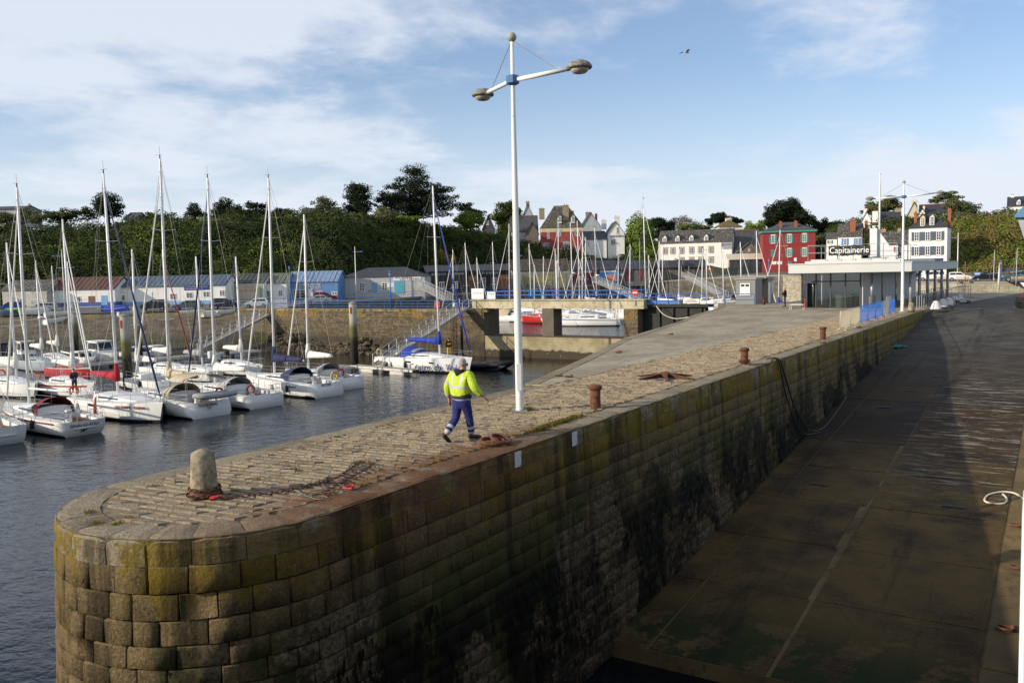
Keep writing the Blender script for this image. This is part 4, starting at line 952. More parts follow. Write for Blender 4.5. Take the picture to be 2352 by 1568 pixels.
def house(name, label, px0, px1, yb, d, eave, roof, ridge, dep, wallm, roofm, yaw=0.0, wins=(), chim=(), dorm=(), cat='house', over=0.25, base=3.0, band=None, ridge_tile=False, group=None, winframe=None):
    """a house read from the frame: wall between columns px0..px1, base line yb, eaves and ridge lines; windows and chimneys in frame units"""
    o = P(px0, yb, d); s_ = d / FPX; k = (px1 - 1176) / FPX
    w = ((k * d) - o.x) / (math.cos(yaw) - math.sin(yaw) * k)
    t = thing(name, label, cat, o, yaw, group); h = (yb - eave) * s_; rz = (yb - ridge) * s_; fx = w / (px1 - px0)
    b = MB()
    if roof == 'gable_y': b.extr([(0, -base), (w, -base), (w, h), (w / 2, rz - 0.12), (0, h)], 0, dep)
    elif roof == 'gable': b.box(0, w, 0, dep, -base, h); b.add([(0, 0, h), (0, dep, h), (0, dep / 2, rz - 0.1), (w, 0, h), (w, dep, h), (w, dep / 2, rz - 0.1)], [(0, 2, 1), (3, 4, 5)])
    else: b.box(0, w, 0, dep, -base, h)
    wall = b.build('wall', wallm, t)
    if band:
        for (z0, z1, m2) in band: bb = MB(); bb.box(-0.03, w + 0.03, -0.03, dep + 0.03, (yb - z1) * s_, (yb - z0) * s_); bb.build('wall_band', m2, t)
    r = MB(); e = over; th = 0.14; top = None
    def rf(pts): 
        n = len(pts); r.add([(p[0], p[1], p[2]) for p in pts] + [(p[0], p[1], p[2] - th) for p in pts], [tuple(range(n)), tuple(range(2 * n - 1, n - 1, -1))] + [(i, n + i, n + (i + 1) % n, (i + 1) % n) for i in range(n)])
    if roof == 'gable':
        m = (rz - h) / (dep / 2); rf([(-e, -e, h - m * e + th), (w + e, -e, h - m * e + th), (w + e, dep / 2, rz + th), (-e, dep / 2, rz + th)]); rf([(w + e, dep + e, h - m * e + th), (-e, dep + e, h - m * e + th), (-e, dep / 2, rz + th), (w + e, dep / 2, rz + th)])
    elif roof == 'gable_y':
        m = (rz - h) / (w / 2); rf([(-e, -e, h - m * e + th), (w / 2, -e, rz + th), (w / 2, dep + e, rz + th), (-e, dep + e, h - m * e + th)]); rf([(w + e, dep + e, h - m * e + th), (w / 2, dep + e, rz + th), (w / 2, -e, rz + th), (w + e, -e, h - m * e + th)])
    elif roof == 'hip':
        q = min(w, dep) / 2 * 0.95; A = (-e, -e, h); B = (w + e, -e, h); Cc = (w + e, dep + e, h); D = (-e, dep + e, h)
        if w >= dep: R1 = (q, dep / 2, rz); R2 = (w - q, dep / 2, rz); r.add([A, B, Cc, D, R1, R2], [(0, 1, 5, 4), (1, 2, 5), (2, 3, 4, 5), (3, 0, 4), (3, 2, 1, 0)])
        else: R1 = (w / 2, q, rz); R2 = (w / 2, dep - q, rz); r.add([A, B, Cc, D, R1, R2], [(0, 1, 4), (1, 2, 5, 4), (2, 3, 5), (3, 0, 4, 5), (3, 2, 1, 0)])
    elif roof == 'flat': r.box(-e, w + e, -e, dep + e, h, rz)
    elif roof == 'mono': rf([(-e, -e, h + th), (w + e, -e, h + th), (w + e, dep, rz + th), (-e, dep, rz + th)])
    rfo = r.build('roof', roofm, t)
    if ridge_tile and roof in ('gable', 'hip'):
        q = 0 if roof == 'gable' else min(w, dep) / 2 * 0.95; bb = MB(); bb.bar((q - 0.1, dep / 2, rz + th), (w - q + 0.1, dep / 2, rz + th), 0.3, 0.16); bb.build('ridge', M_RIDGE, rfo)
    for c in chim:
        x0, x1, yt, ybm, m2 = c[:5]; xo = (x0 - px0) * fx; xw = (x1 - x0) * fx; yy = c[5] if len(c) > 5 else dep / 2
        bb = MB(); bb.box(xo, xo + xw, yy - 0.35, yy + 0.35, (yb - ybm) * s_ - 0.4, (yb - yt) * s_ - 0.25); bb.box(xo - 0.08, xo + xw + 0.08, yy - 0.43, yy + 0.43, (yb - yt) * s_ - 0.25, (yb - yt) * s_)
        co = bb.build('chimney', m2, rfo)
        bb = MB(); [bb.lathe([(0.11, 0), (0.09, 0.35)], 7, (xo + xw * q, yy, (yb - yt) * s_)) for q in (0.3, 0.7)]; bb.build('chimney_pot', M_RIDGE, rfo)
    for x0, y0, x1, y1, m2 in dorm:
        xo = (x0 - px0) * fx; xw = (x1 - x0) * fx; z0 = (yb - y1) * s_; z1 = (yb - y0) * s_; apex = z1 + xw * 0.75
        yf = 0.25; bb = MB(); bb.extr([(xo, z0 - 0.3), (xo + xw, z0 - 0.3), (xo + xw, z1), (xo + xw / 2, apex - 0.1), (xo, z1)], yf, yf + 2.6); do = bb.build('dormer', m2, t)
        bb = MB(); ee = 0.16
        for sgn in (0, 1):
            a = xo - ee if sgn == 0 else xo + xw + ee; bb.add([(a, yf - 0.2, z1 - 0.12), (xo + xw / 2, yf - 0.2, apex), (xo + xw / 2, yf + 2.8, apex), (a, yf + 2.8, z1 - 0.12), (a, yf - 0.2, z1 - 0.02), (xo + xw / 2, yf - 0.2, apex + 0.1), (xo + xw / 2, yf + 2.8, apex + 0.1), (a, yf + 2.8, z1 - 0.02)], [(3, 2, 1, 0), (4, 5, 6, 7), (0, 1, 5, 4), (3, 0, 4, 7), (2, 3, 7, 6)])
        bb.build('dormer_roof', roofm, do)
        window(t, xo + 0.15 * xw, xo + 0.85 * xw, z0 + 0.05, z1 - 0.02, yf - 0.02, M_FRAME, do)
    for wn in wins:
        x0, y0, x1, y1 = wn[:4]; kind = wn[4] if len(wn) > 4 else ''; sm = wn[5] if len(wn) > 5 else None
        xa = (x0 - px0) * fx; xb = (x1 - px0) * fx; z0 = (yb - y1) * s_; z1 = (yb - y0) * s_
        if kind == 'door': bb = MB(); bb.box(xa, xb, -0.05, 0.0, z0, z1); dd = bb.build('door', sm, t); bb = MB(); bb.box(xb - 0.14, xb - 0.08, -0.09, -0.05, (z0 + z1) / 2, (z0 + z1) / 2 + 0.12); bb.build('handle', M_GREYB, dd); continue
        if kind == 'panel': bb = MB(); bb.box(xa, xb, -0.06, 0.0, z0, z1); bb.build('sign_board', sm, t); continue
        wo = window(t, xa, xb, z0, z1, 0.0, winframe or M_FRAME, None)
        if 's' in kind and sm:
            sw = (xb - xa) * 0.55
            for a in (xa - sw - 0.06, xb + 0.06): bb = MB(); bb.box(a, a + sw, -0.07, -0.005, z0, z1); [bb.box(a + 0.05, a + sw - 0.05, -0.085, -0.07, z0 + (z1 - z0) * f, z0 + (z1 - z0) * (f + 0.22)) for f in (0.06, 0.39, 0.72)]; bb.build('shutter', sm, t)
        if 'q' in kind:   # dressed stone surround with toothed edges
            bb = MB(); n = 5
            for i in range(n):
                zz = z0 + (z1 - z0) * i / n; q = 0.34 if i % 2 else 0.2; bb.box(xa - q, xa, -0.05, 0.01, zz + 0.01, zz + (z1 - z0) / n - 0.01); bb.box(xb, xb + q, -0.05, 0.01, zz + 0.01, zz + (z1 - z0) / n - 0.01)
            bb.box(xa - 0.3, xb + 0.3, -0.055, 0.01, z1 + 0.005, z1 + 0.25); bb.build('surround', M_STONE, wo)
        elif 'c' in kind:
            bb = MB(); bb.box(xa - 0.16, xa - 0.005, -0.045, 0.01, z0 - 0.1, z1 + 0.2); bb.box(xb + 0.005, xb + 0.16, -0.045, 0.01, z0 - 0.1, z1 + 0.2); bb.box(xa - 0.16, xb + 0.16, -0.05, 0.01, z1 + 0.005, z1 + 0.22); bb.build('surround', paint('cream_trim', (208, 198, 172)), wo)
        if 'n' not in kind: bb = MB(); bb.box(xa - 0.12, xb + 0.12, -0.12, 0.0, z0 - 0.12, z0 - 0.003); bb.build('sill', M_STONE if 'q' in kind else paint('pale_sill', (196, 188, 170)), wo)
    t['w'] = w; t['fx'] = fx; return t
def window(t, xa, xb, z0, z1, y, fm, par):
    f = MB(); fw = min(0.09, (xb - xa) * 0.13)
    f.box(xa, xa + fw, y - 0.06, y + 0.01, z0, z1); f.box(xb - fw, xb, y - 0.06, y + 0.01, z0, z1); f.box(xa + fw, xb - fw, y - 0.06, y + 0.01, z1 - fw, z1); f.box(xa + fw, xb - fw, y - 0.06, y + 0.01, z0, z0 + fw)
    xm = (xa + xb) / 2; f.box(xm - fw * 0.5, xm + fw * 0.5, y - 0.055, y + 0.01, z0 + fw, z1 - fw)
    for q in (0.36, 0.68): zz = z0 + (z1 - z0) * q; f.box(xa + fw, xm - fw * 0.5, y - 0.045, y + 0.01, zz - 0.025, zz + 0.025); f.box(xm + fw * 0.5, xb - fw, y - 0.045, y + 0.01, zz - 0.025, zz + 0.025)
    wo = f.build('window', fm, par or t); g = MB(); g.box(xa + fw * 0.5, xb - fw * 0.5, y - 0.022, y - 0.004, z0 + fw * 0.5, z1 - fw * 0.5)
    if par is None: g.build('pane', M_GLASS, wo)
    else: wo.data.materials.append(M_GLASS); b0 = len(wo.data.polygons); g2 = MB(); g2.v = f.v; g2.f = f.f; g2.mi = f.mi; g2.cur = 1; g2.add(g.v, g.f); wo.data = g2.mesh('window', [fm, M_GLASS])
    return wo
def sign(t, txt, size, c, px0, px, y, yb, d, width=None, name='lettering', off=0.07, rough=0.6, shear=0.0):
    s_ = d / FPX; return lettering(name, txt, size, mat('letters_%d_%d_%d' % c, c, rough, 0.03), t, ((px - px0) * t['fx'], -off, (yb - y) * s_), UP90, width, 0.012, shear=shear)

# --- long row of painted sheds on the left quay
YAW = -0.04
def corr_mat(name, c):
    n = NT(name); v = n.coord('Object'); wv = n.N.new('ShaderNodeTexWave'); wv.bands_direction = 'X'; wv.inputs['Scale'].default_value = 1.05; n.L.new(v, wv.inputs['Vector'])
    col = n.mix(n.op('MULTIPLY', n.rng(n.noise(v, 0.8, 6, 0.7), 0.4, 0.7), 0.5), lin(c), lin(tuple(x * 0.72 for x in c))); n.color(col); n.set('Roughness', 0.6); n.bump(wv.outputs['Fac'], 0.6, 0.08); return n.m
def ribs(t, d, dep, h, rz, w, roofm, step=0.85, e=0.25):
    rf = [c for c in t.children if c.name.startswith('roof')][0]; b = MB(); x = -e + 0.1; m = (rz - h) / (dep / 2)
    while x < w + e: b.bar((x, -e, h - m * e + 0.16), (x, dep / 2, rz + 0.16), 0.16, 0.08); x += step
    b.build('roof_ribs', roofm, rf)
def shed(label, px0, px1, yb, d, eave, ridge, dep, wm, rm, wins=(), roof='gable', chim=(), band=None, rib=True):
    t = house('harbour_shed', label, px0, px1, yb, d, eave, roof, ridge, dep, wm, rm, YAW, wins, chim, cat='shed', over=0.2, base=1.0, band=band)
    s_ = d / FPX
    if rib and roof == 'gable': ribs(t, d, dep, (yb - eave) * s_, (yb - ridge) * s_, t['w'], rm)
    return t
M_RROOF = corr_mat('rust_sheet', (98, 66, 54)); M_BROOF = corr_mat('blue_sheet', (84, 98, 116)); M_GROOF = corr_mat('grey_sheet', (72, 76, 72)); M_G2ROOF = corr_mat('mossy_sheet', (106, 112, 98)); M_LBROOF = corr_mat('light_blue_sheet', (122, 146, 176)); M_DROOF = corr_mat('dark_sheet', (58, 62, 66))
M_DIRTY = mat('dirty_render', (190, 186, 174), 0.9, 0.1, 0.7, 0.2, patch=((134, 130, 118), 0.6, 0.5, 0.68))
M_BBLUE = paint('band_blue', (62, 92, 152)); M_BLBLUE = paint('band_light_blue', (122, 168, 206))
M_SHUT = paint('brown_boards', (122, 84, 62)); M_GDOOR = paint('green_door', (92, 140, 124)); M_TDOOR = paint('turquoise_door', (84, 158, 178))
shed('weathered white shed with a sagging grey tiled roof at the end of the row', 7, 112, 706, 150, 667, 646, 7, M_DIRTY, M_SLATEL, [(40, 686, 55, 700, 'n'), (72, 689, 88, 695, 'n'), (18, 684, 34, 704, 'door', M_DIRTY)], rib=False)
shed('white shed with a rust red ribbed roof and a blue painted base', 113, 268, 705, 151.5, 665.5, 640, 7, M_WHITE, M_RROOF, [(176, 682, 188, 696, 'n'), (206, 682, 221, 696, 'door', M_SHUT), (236, 681, 250, 703, 'door', M_BLBLUE)], band=[(696, 705.4, M_BBLUE)])
t = shed('white shed with a slate blue ribbed roof and a navy sign', 269, 522, 703, 153.5, 659.5, 637.5, 7, M_WHITE, M_BROOF, [(274, 678, 289, 690, 'n'), (393, 677, 408, 690, 'n'), (431, 675, 446, 688, 'n'), (470, 673.5, 485, 686.5, 'n'), (508, 671.5, 522 - 2, 684.5, 'n'), (343, 672, 352, 684, 'panel', M_FRAME), (427, 657, 485.5, 670, 'panel', paint('navy_sign', (44, 58, 128)))], band=[(694, 703.4, M_BLBLUE)])
sign(t, 'ALTERNAV', 0.5, (225, 228, 235), 269, 446, 661.5, 703, 153.5, 2.4, off=0.08); sign(t, 'ENTRETIEN MARITIME\nACCES EN VOILIER', 0.22, (225, 228, 235), 269, 472, 661, 703, 153.5, 1.7, off=0.08); sign(t, 'GESTION & R.', 0.22, (225, 228, 235), 269, 443, 667, 703, 153.5, 1.9, off=0.08)
t = shed('shed with a faded green mural and a dark grey ribbed roof', 523, 610, 697, 157, 651, 631, 7, M_WHITE, M_GROOF, [(527, 655, 607, 690, 'panel', paint('mural_green', (138, 164, 138))), (548, 656, 600, 688, 'panel', paint('mural_cream', (196, 180, 160)))])
for c in t.children:
    if c.name.startswith('sign_board') and 'cream' in c.data.materials[0].name: c.location.y = -0.02
sign(t, 'ATELIER', 0.42, (190, 120, 104), 523, 574, 660, 697, 157, 2.2, off=0.1); sign(t, 'CHALSUD', 0.62, (186, 108, 90), 523, 574, 668, 697, 157, 3.6, off=0.1)
shed('white shed with a mossy ribbed roof and a green door', 611, 662, 695, 158.5, 650, 629.5, 7, M_WHITE, M_G2ROOF, [(612, 668, 621, 689, 'door', M_GDOOR), (642, 667, 652, 680, 'n')])
t = shed('bright blue tackle shop with a light blue ribbed roof', 663.5, 780, 690.5, 160, 648, 625.5, 7, paint('shop_blue', (94, 132, 178)), M_LBROOF, [(674, 666, 708, 686, 'n'), (710, 664, 720, 686, 'panel', M_FRAME), (765, 672, 778, 680, 'n'), (722, 668, 745, 682, 'panel', paint('mural_pink', (180, 132, 160)))])
sign(t, 'PLANETE PECHE', 0.62, (214, 206, 150), 663.5, 710, 655, 690.5, 160, 4.7, shear=0.2); sign(t, 'CANNES TOUT PECHE, ACCASTILLAGE, VETEMENTS', 0.24, (220, 226, 236), 663.5, 712, 660.5, 690.5, 160, 4.6); sign(t, 'CONSTRUCTION & REPARATION EN COMPOSITE', 0.22, (220, 226, 236), 663.5, 712, 664, 690.5, 160, 4.4)
t = house('harbour_shed', 'long grey shed with a dark hipped ribbed roof and turquoise double doors', 784, 979, 681, 165, 638, 'hip', 616, 9, mat('grey_render', (176, 178, 174), 0.9, 0.1, 0.6, 0.2, patch=((142, 142, 136), 0.6, 0.52, 0.7)), M_DROOF, -0.04, [(827, 650, 839, 670, 'n'), (880, 651, 892, 668, 'n'), (855, 650, 868, 673, 'panel', paint('poster_blue', (120, 158, 188))), (909, 648, 932, 677, 'door', M_TDOOR), (906, 638.5, 971, 647.5, 'panel', M_FRAME), (892, 652, 908, 662, 'panel', M_FRAME), (787, 656, 793, 665, 'panel', M_GREYB)], cat='shed', over=0.2, base=1.0)
sign(t, 'AU VIVIER', 0.5, (122, 36, 62), 784, 929, 641, 681, 165, 3.0); sign(t, 'DES COTIERS', 0.5, (122, 36, 62), 784, 946, 644.8, 681, 165, 3.9)
# --- dark boutique and the shops beyond
M_BLACK = paint('black_boards', (36, 36, 38)); M_WOODW = mat('larch_boards', (128, 90, 56), 0.8, 0.15, 2, 0.2)
t = house('harbour_shop', 'black timber boutique with pale capital lettering on its fascia', 982, 1074, 671, 177, 624, 'gable', 611, 8, M_BLACK, M_SLATED, 0.22, [(1010, 648, 1022, 665, 'n'), (1044, 648, 1054, 665, 'n'), (1026, 645, 1040, 669, 'door', M_BLACK)], cat='shop', over=0.3, base=1.0)
sign(t, 'BOUTIQUE DE LA CONSERVERIE', 0.62, (196, 198, 202), 982, 1031, 630.5, 671, 177, 6.6)
t = house('harbour_shop', 'dark shop with a larch board front and GROIX NATURE lettering', 1076, 1176, 668.5, 184, 622.5, 'gable', 609, 8, M_BLACK, M_SLATED, 0.22, [(1077, 633, 1101, 667, 'panel', M_WOODW), (1146, 633, 1172, 667, 'panel', M_WOODW), (1104, 639, 1117, 665, 'n'), (1119, 639, 1130, 667, 'door', M_BLACK), (1132, 639, 1144, 665, 'n'), (1080, 638, 1086, 642.5, 'n'), (1089, 638, 1094, 642.5, 'n')], cat='shop', over=0.3, base=1.0)
sign(t, 'GROIX & NATURE', 0.75, (196, 198, 202), 1076, 1122, 628, 668.5, 184, 4.6)
M_RUSTR = mat('patched_roof', (52, 46, 40), 0.9, 0.3, 1.2, 0.3, c2=(78, 66, 54), patch=((170, 170, 166), 0.9, 0.66, 0.7)); M_YSH = corr_mat('yellow_shutter', (150, 144, 88))
t = house('harbour_shop', 'run-down hire shop with yellow roller shutters and a patched roof', 1178, 1314, 662, 200, 622.5, 'gable', 597, 9, mat('dirty_grey', (150, 146, 136), 0.9, 0.15, 0.8), M_RUSTR, 0.15, [(1180, 631, 1204, 659, 'door', M_YSH), (1207, 631, 1229, 659, 'door', M_YSH), (1233.5, 631, 1269, 659, 'door', M_YSH), (1275, 631, 1303, 659, 'door', M_YSH), (1180, 623.5, 1312, 630, 'panel', mat('faded_board', (172, 170, 160), 0.8))], cat='shop', over=0.2, base=1.0)
sign(t, "COCONUT'S LOCATIONS VELOS", 0.6, (120, 116, 106), 1178, 1248, 626.7, 662, 200, 9.5)
M_CRED = paint('club_red', (122, 36, 38)); M_SBLUE = paint('sky_blue_boards', (78, 138, 196)); M_SALM = paint('salmon_panel', (206, 136, 110))
t = house('harbour_shop', 'dark red sailing club front with notice boards under a slate roof', 1316, 1376, 650.5, 207, 621, 'gable', 599, 9, M_CRED, M_SLATED, 0.08, [(1329, 634, 1336, 644, 'panel', M_FRAME), (1367, 630, 1374, 641, 'panel', M_FRAME), (1355, 627, 1362, 649, 'door', M_BLACK), (1326, 622.5, 1362, 627, 'panel', M_FRAME)], cat='shop', over=0.2, base=1.0)
sign(t, 'CLUB NAUTIQUE DE GROIX', 0.36, (90, 84, 84), 1316, 1344, 624.8, 650.5, 207, 3.2)
house('harbour_shop', 'sky blue and salmon boathouse front under a slate roof', 1377, 1421, 649.5, 208, 620, 'gable', 599, 9, M_SBLUE, M_SLATED, 0.05, [(1392, 631, 1418, 648, 'panel', M_SALM), (1379, 621.5, 1404, 625.5, 'n'), (1406, 621.5, 1418, 625.5, 'panel', M_FRAME)], cat='shop', over=0.2, base=1.0)
house('harbour_shop', 'grey boathouse front with dark red doors under a slate roof', 1422, 1492, 648, 209, 619, 'gable', 599, 9, mat('store_grey', (96, 98, 104), 0.9), M_SLATED, 0.03, [(1437, 621, 1445, 646, 'door', M_CRED), (1446, 621, 1456, 646, 'door', M_BLACK), (1468, 622, 1482, 646, 'door', M_CRED), (1425, 628, 1431, 634, 'panel', M_FRAME)], cat='shop', over=0.2, base=1.0)
t = house('toilet_block', 'low stone wash house with a slate roof and a small entrance gable', 1494, 1622, 640, 214, 614, 'gable', 600, 6, M_RUBG, M_SLATED, -0.03, [(1566, 616, 1573, 640, 'door', M_BLACK)] + [(1503 + k * 6.5, 615.5, 1507 + k * 6.5, 619.5, 'panel', M_CRED) for k in range(9)] + [(1590 + k * 7, 615.5, 1594 + k * 7, 619.5, 'panel', M_CRED) for k in range(4)], cat='building', over=0.5, base=1.0)
b = MB(); x0 = (1564 - 1494) * t['fx']; x1 = (1584 - 1494) * t['fx']; zz = (640 - 613) * 214 / FPX; b.extr([(x0, zz), (x1, zz), ((x0 + x1) / 2, zz + 1.3)], -0.9, 2.0); b.build('entrance_gable', M_SLATED, t)
for x in (x0 + 0.15, x1 - 0.15): b = MB(); b.box(x - 0.1, x + 0.1, -0.85, -0.65, -0.5, zz); b.build('post', M_GREYB, t)
# --- village
M_PINK = paint('pink_render', (150, 66, 62)); M_CREAMR = paint('cream_render', (206, 194, 150)); M_GSH = paint('grey_shutter', (150, 162, 172)); M_GWALL = paint('grey_white_render', (176, 178, 178)); M_TEAL = paint('teal_shutter', (60, 130, 120)); M_REDR = paint('brick_red_render', (136, 44, 44)); M_NSH = paint('slate_blue_shutter', (82, 92, 108)); M_BSH = paint('blue_shutter', (84, 138, 204)); M_PSH = paint('plum_shutter', (140, 66, 82))
house('villa', 'pink and cream villa with a steep hipped slate roof and tall chimneys', 1244, 1344, 580, 245, 524, 'hip', 474, 8, M_PINK, M_SLATEL, 0.0, [(1283, 529.5, 1288.5, 544, 's', M_GSH), (1327, 529.5, 1332.5, 544, 's', M_GSH), (1258, 529, 1264, 549, ''), (1251, 558.5, 1258.5, 572, 's', M_GSH), (1300, 556, 1307, 570, 's', M_GSH)], [(1297, 1311, 473, 514, M_STONE, 1.6), (1313, 1325, 485, 505, M_STONE, 5), (1241, 1254, 478, 500, M_STONE, 4)], [(1284, 500, 1293.5, 512, M_FRAME), (1316, 500, 1325, 512, M_FRAME)], band=[(523.5, 534, M_CREAMR)], ridge_tile=True)
house('gabled_house', 'pale grey house showing its blank gable end behind the villa', 1334, 1386, 565, 262, 524, 'gable_y', 489, 9, M_GWALL, M_SLATE, 0.0, [], [(1350, 1362, 487, 496, M_STONE, 4), (1373, 1378, 492, 512, M_BRICK, 3)])
t = house('gendarmerie', 'white gendarmerie with a slate blue trimmed gable', 1396, 1438, 570, 248, 537, 'gable_y', 510, 10, M_WHITE, M_SLATED, 0.0, [(1418, 523, 1424.5, 537, ''), (1404, 550, 1416, 562, '')], [(1418, 1433, 496, 514, M_WHITE, 6), (1386, 1399, 504, 522, M_WHITE, 6)])
sign(t, 'GENDARMERIE', 0.8, (64, 74, 96), 1396, 1418, 543.6, 570, 248, 4.0)
house('gabled_house', 'white lean-to wing with a slate roof left of the gendarmerie', 1346, 1397, 570, 247, 551, 'mono', 530, 7, M_WHITE, M_SLATED, 0.0, [(1350, 556, 1354, 565, '')])
house('gabled_house', 'grey gable with a tall chimney behind the lamp post', 1194, 1238, 548, 278, 512, 'gable_y', 470, 9, M_GWALL, M_SLATE, 0.0, [], [(1212, 1221, 464, 486, M_STONE, 2)])
house('gabled_house', 'low slate roofed house below the grey gable', 1174, 1240, 556, 256, 532, 'gable', 496, 9, M_GWALL, M_SLATE, 0.0, [(1182, 538, 1188, 548)], ridge_tile=True)
house('gabled_house', 'weathered timber gable beside the villa terrace', 1209, 1242, 552, 249, 536, 'gable_y', 510, 8, mat('weathered_boards', (112, 104, 96), 0.9, 0.2, 2), M_SLATE, 0.0, [])
house('gabled_house', 'dark grey timber cottage gable on the shaded bank', 1109, 1142, 540, 236, 524, 'gable_y', 495, 7, mat('grey_boards', (74, 76, 78), 0.9, 0.2, 2), M_SLATE, 0.0, [(1119, 508, 1126, 517)])
t = house('hotel', 'long white hotel with stone trimmed windows and pointed dormers', 1513, 1683, 612, 235, 559, 'gable', 531, 9, M_WHITE, M_SLATEL, -0.34, [(c - 4, 571, c + 4, 584, 'q') for c in (1529, 1547, 1568, 1591, 1612, 1636)] + [(c - 4, 594, c + 4, 606, 'q') for c in (1568, 1591, 1612, 1636)] + [(1659, 561, 1682, 577, 'panel', mat('hotel_sign', (150, 152, 154), 0.7))], [], [(c - 5, 547, c + 5, 559, M_FRAME) for c in (1527, 1557.5, 1590, 1624)])
sign(t, 'HOTEL DE LA MER', 0.55, (70, 72, 74), 1513, 1670.5, 567, 612, 235, 2.3)
house('hipped_house', 'small white house with a hipped mossy roof and twin chimneys on the hill', 1652, 1707, 540, 300, 522, 'hip', 504, 9, M_WHITE, slate_mat('mossy_slate', (72, 68, 50), (92, 84, 54), (128, 108, 50), 0.5), 0.0, [(1657, 526, 1661, 531, ''), (1664, 525, 1668, 533, ''), (1674, 524, 1679, 531, ''), (1685, 524, 1689, 530, '')], [(1674, 1680, 501, 512, M_WHITE, 4), (1683, 1690, 500, 512, M_WHITE, 5)])
house('barn', 'long slate roofed barn rising behind the restaurant', 1690, 1760, 590, 232, 572, 'gable', 528, 11, M_WHITE, M_SLATE, 0.05, [], ridge_tile=True)
house('restaurant_gable', 'ivy edged stone gable behind the restaurant awning', 1684, 1764, 622, 218, 588, 'gable_y', 558, 8, M_RUBG, M_SLATE, -0.2, [(1720, 572, 1724, 578)], cat='building')
t = house('restaurant_terrace', 'glazed restaurant terrace under a beige fabric awning', 1676, 1768, 628, 209, 597, 'mono', 584, 6, mat('dark_glazing', (44, 48, 50), 0.3, 0.3, 0.8), mat('beige_awning', (196, 184, 158), 0.8, 0.06, 1), -0.2, [(1684 + k * 14, 598, 1696 + k * 14, 616, 'n') for k in range(6)], cat='terrace', over=0.6, base=1.5, winframe=mat('dark_frame', (52, 50, 48), 0.6))
t = house('red_house', 'brick red house with teal shutters and a teal cornice', 1752, 1874, 620, 205, 536, 'flat', 531.5, 10, M_REDR, M_TEAL, -0.22, [(1772, 542, 1780, 560, 'sc', M_TEAL), (1810, 541.5, 1818, 559.5, 'sc', M_TEAL), (1845, 541, 1853, 559, 'sc', M_TEAL), (1810, 573.5, 1818, 591, 'sc', M_TEAL), (1845, 573, 1853, 591, 'sc', M_TEAL), (1771, 574, 1781, 591, 'door', M_TEAL), (1774, 601, 1784, 608, 'panel', M_FRAME), (1786, 601, 1797, 608, 'panel', M_FRAME), (1825, 594, 1831, 602, 'panel', M_FRAME), (1811, 602, 1820, 618, 'door', M_TEAL)], cat='house', over=0.35)
sign(t, 'MAIRIE DE L ILE DE GROIX', 0.34, (206, 190, 180), 1752, 1796, 566.5, 620, 205, 2.9)
house('roof_block', 'slate hipped roof with brick chimneys rising behind the red house', 1756, 1872, 560, 216, 530, 'hip', 511, 9, M_REDR, M_SLATE, -0.22, [], [(1791.5, 1798, 512, 532, M_BRICK, 1.5), (1827, 1833.5, 512, 532, M_BRICK, 1.5)], cat='roof')
house('cottage', 'white house with pale blue shutters and a brick chimney', 1924, 1979, 630, 195, 544, 'gable', 515, 8, M_WHITE, M_SLATEL, -0.42, [(1937, 549, 1944.5, 564, 's', M_BSH), (1966, 549, 1973, 564, 's', M_BSH)], [(1952, 1964.5, 507, 540, M_BRICK, 1.5), (1985, 1992, 510, 530, M_BRICK, 4)])
house('cottage', 'low white annex with green shutters beside the blue shuttered house', 1898, 1923, 600, 199, 549, 'gable', 535, 6, M_WHITE, M_SLATE, -0.42, [(1904, 553, 1910, 560, 's', paint('green_shutter', (60, 110, 84)))])
house('gabled_house', 'white gable with a stepped chimney above the glazed office', 1977, 2003, 560, 246, 512, 'gable_y', 487, 9, M_WHITE, M_SLATED, -0.4, [], [(1983, 1991, 481, 500, M_WHITE, 0.5)])
house('gabled_house', 'white house with a broad dark slate roof and skylights on the hill', 2003, 2068, 545, 238, 516, 'gable', 487, 10, M_WHITE, M_SLATED, -0.4, [], [(2003, 2016, 486, 514, M_WHITE, 1.0), (2056, 2069, 480, 492, M_STONE, 5)])
t = house('terraced_house', 'white terraced house with plum shutters and a lichen spotted slate roof', 2001, 2084, 632, 178, 563, 'gable', 533, 8, M_WHITE, M_SLATEL, -0.5, [(2022.5, 570, 2032, 582, 's', M_PSH), (2058, 569, 2066, 581, 's', M_PSH), (2018, 586, 2074, 595, 'panel', M_BLACK)], [(2019, 2030, 527, 536, M_STONE, 4), (2058, 2066, 528, 536, M_STONE, 4)])
sign(t, 'BICYCLETTE', 0.75, (216, 214, 208), 2001, 2045, 590.5, 632, 178, 5.0)
t = house('townhouse', 'tall white townhouse with slate blue shutters and two dormers', 2086, 2175, 634, 168, 526, 'hip', 489, 7.5, M_WHITE, M_SLATED, -0.55, [(x, y, x + 11, y + 20, 's', M_NSH) for y in (534.5, 567.5) for x in (2099.5, 2125, 2150.5)] + [(2090, 595, 2167, 601, 'panel', paint('navy_fascia', (40, 50, 88))), (2098, 606, 2120, 628, 'n'), (2126, 606, 2136, 632, 'door', M_NSH), (2142, 606, 2162, 628, 'n')], [(2093, 2100, 489, 523, M_BRICK, 3.5), (2172, 2179, 486, 520, M_BRICK, 3.5)], [(2112, 502, 2123.5, 522, M_CREAMR), (2133.5, 501, 2145, 521, M_CREAMR)])
sign(t, 'MAISON TRISTAN', 0.36, (214, 216, 222), 2086, 2128, 598, 634, 168, 2.6)
house('gabled_house', 'cream gabled house with a dark roof on the hilltop', 2085, 2112, 520, 256, 492, 'gable_y', 466, 9, paint('cream_wall', (188, 180, 154)), M_SLATED, -0.45, [], [(2093, 2106, 463, 478, M_CREAMR, 0.6)])
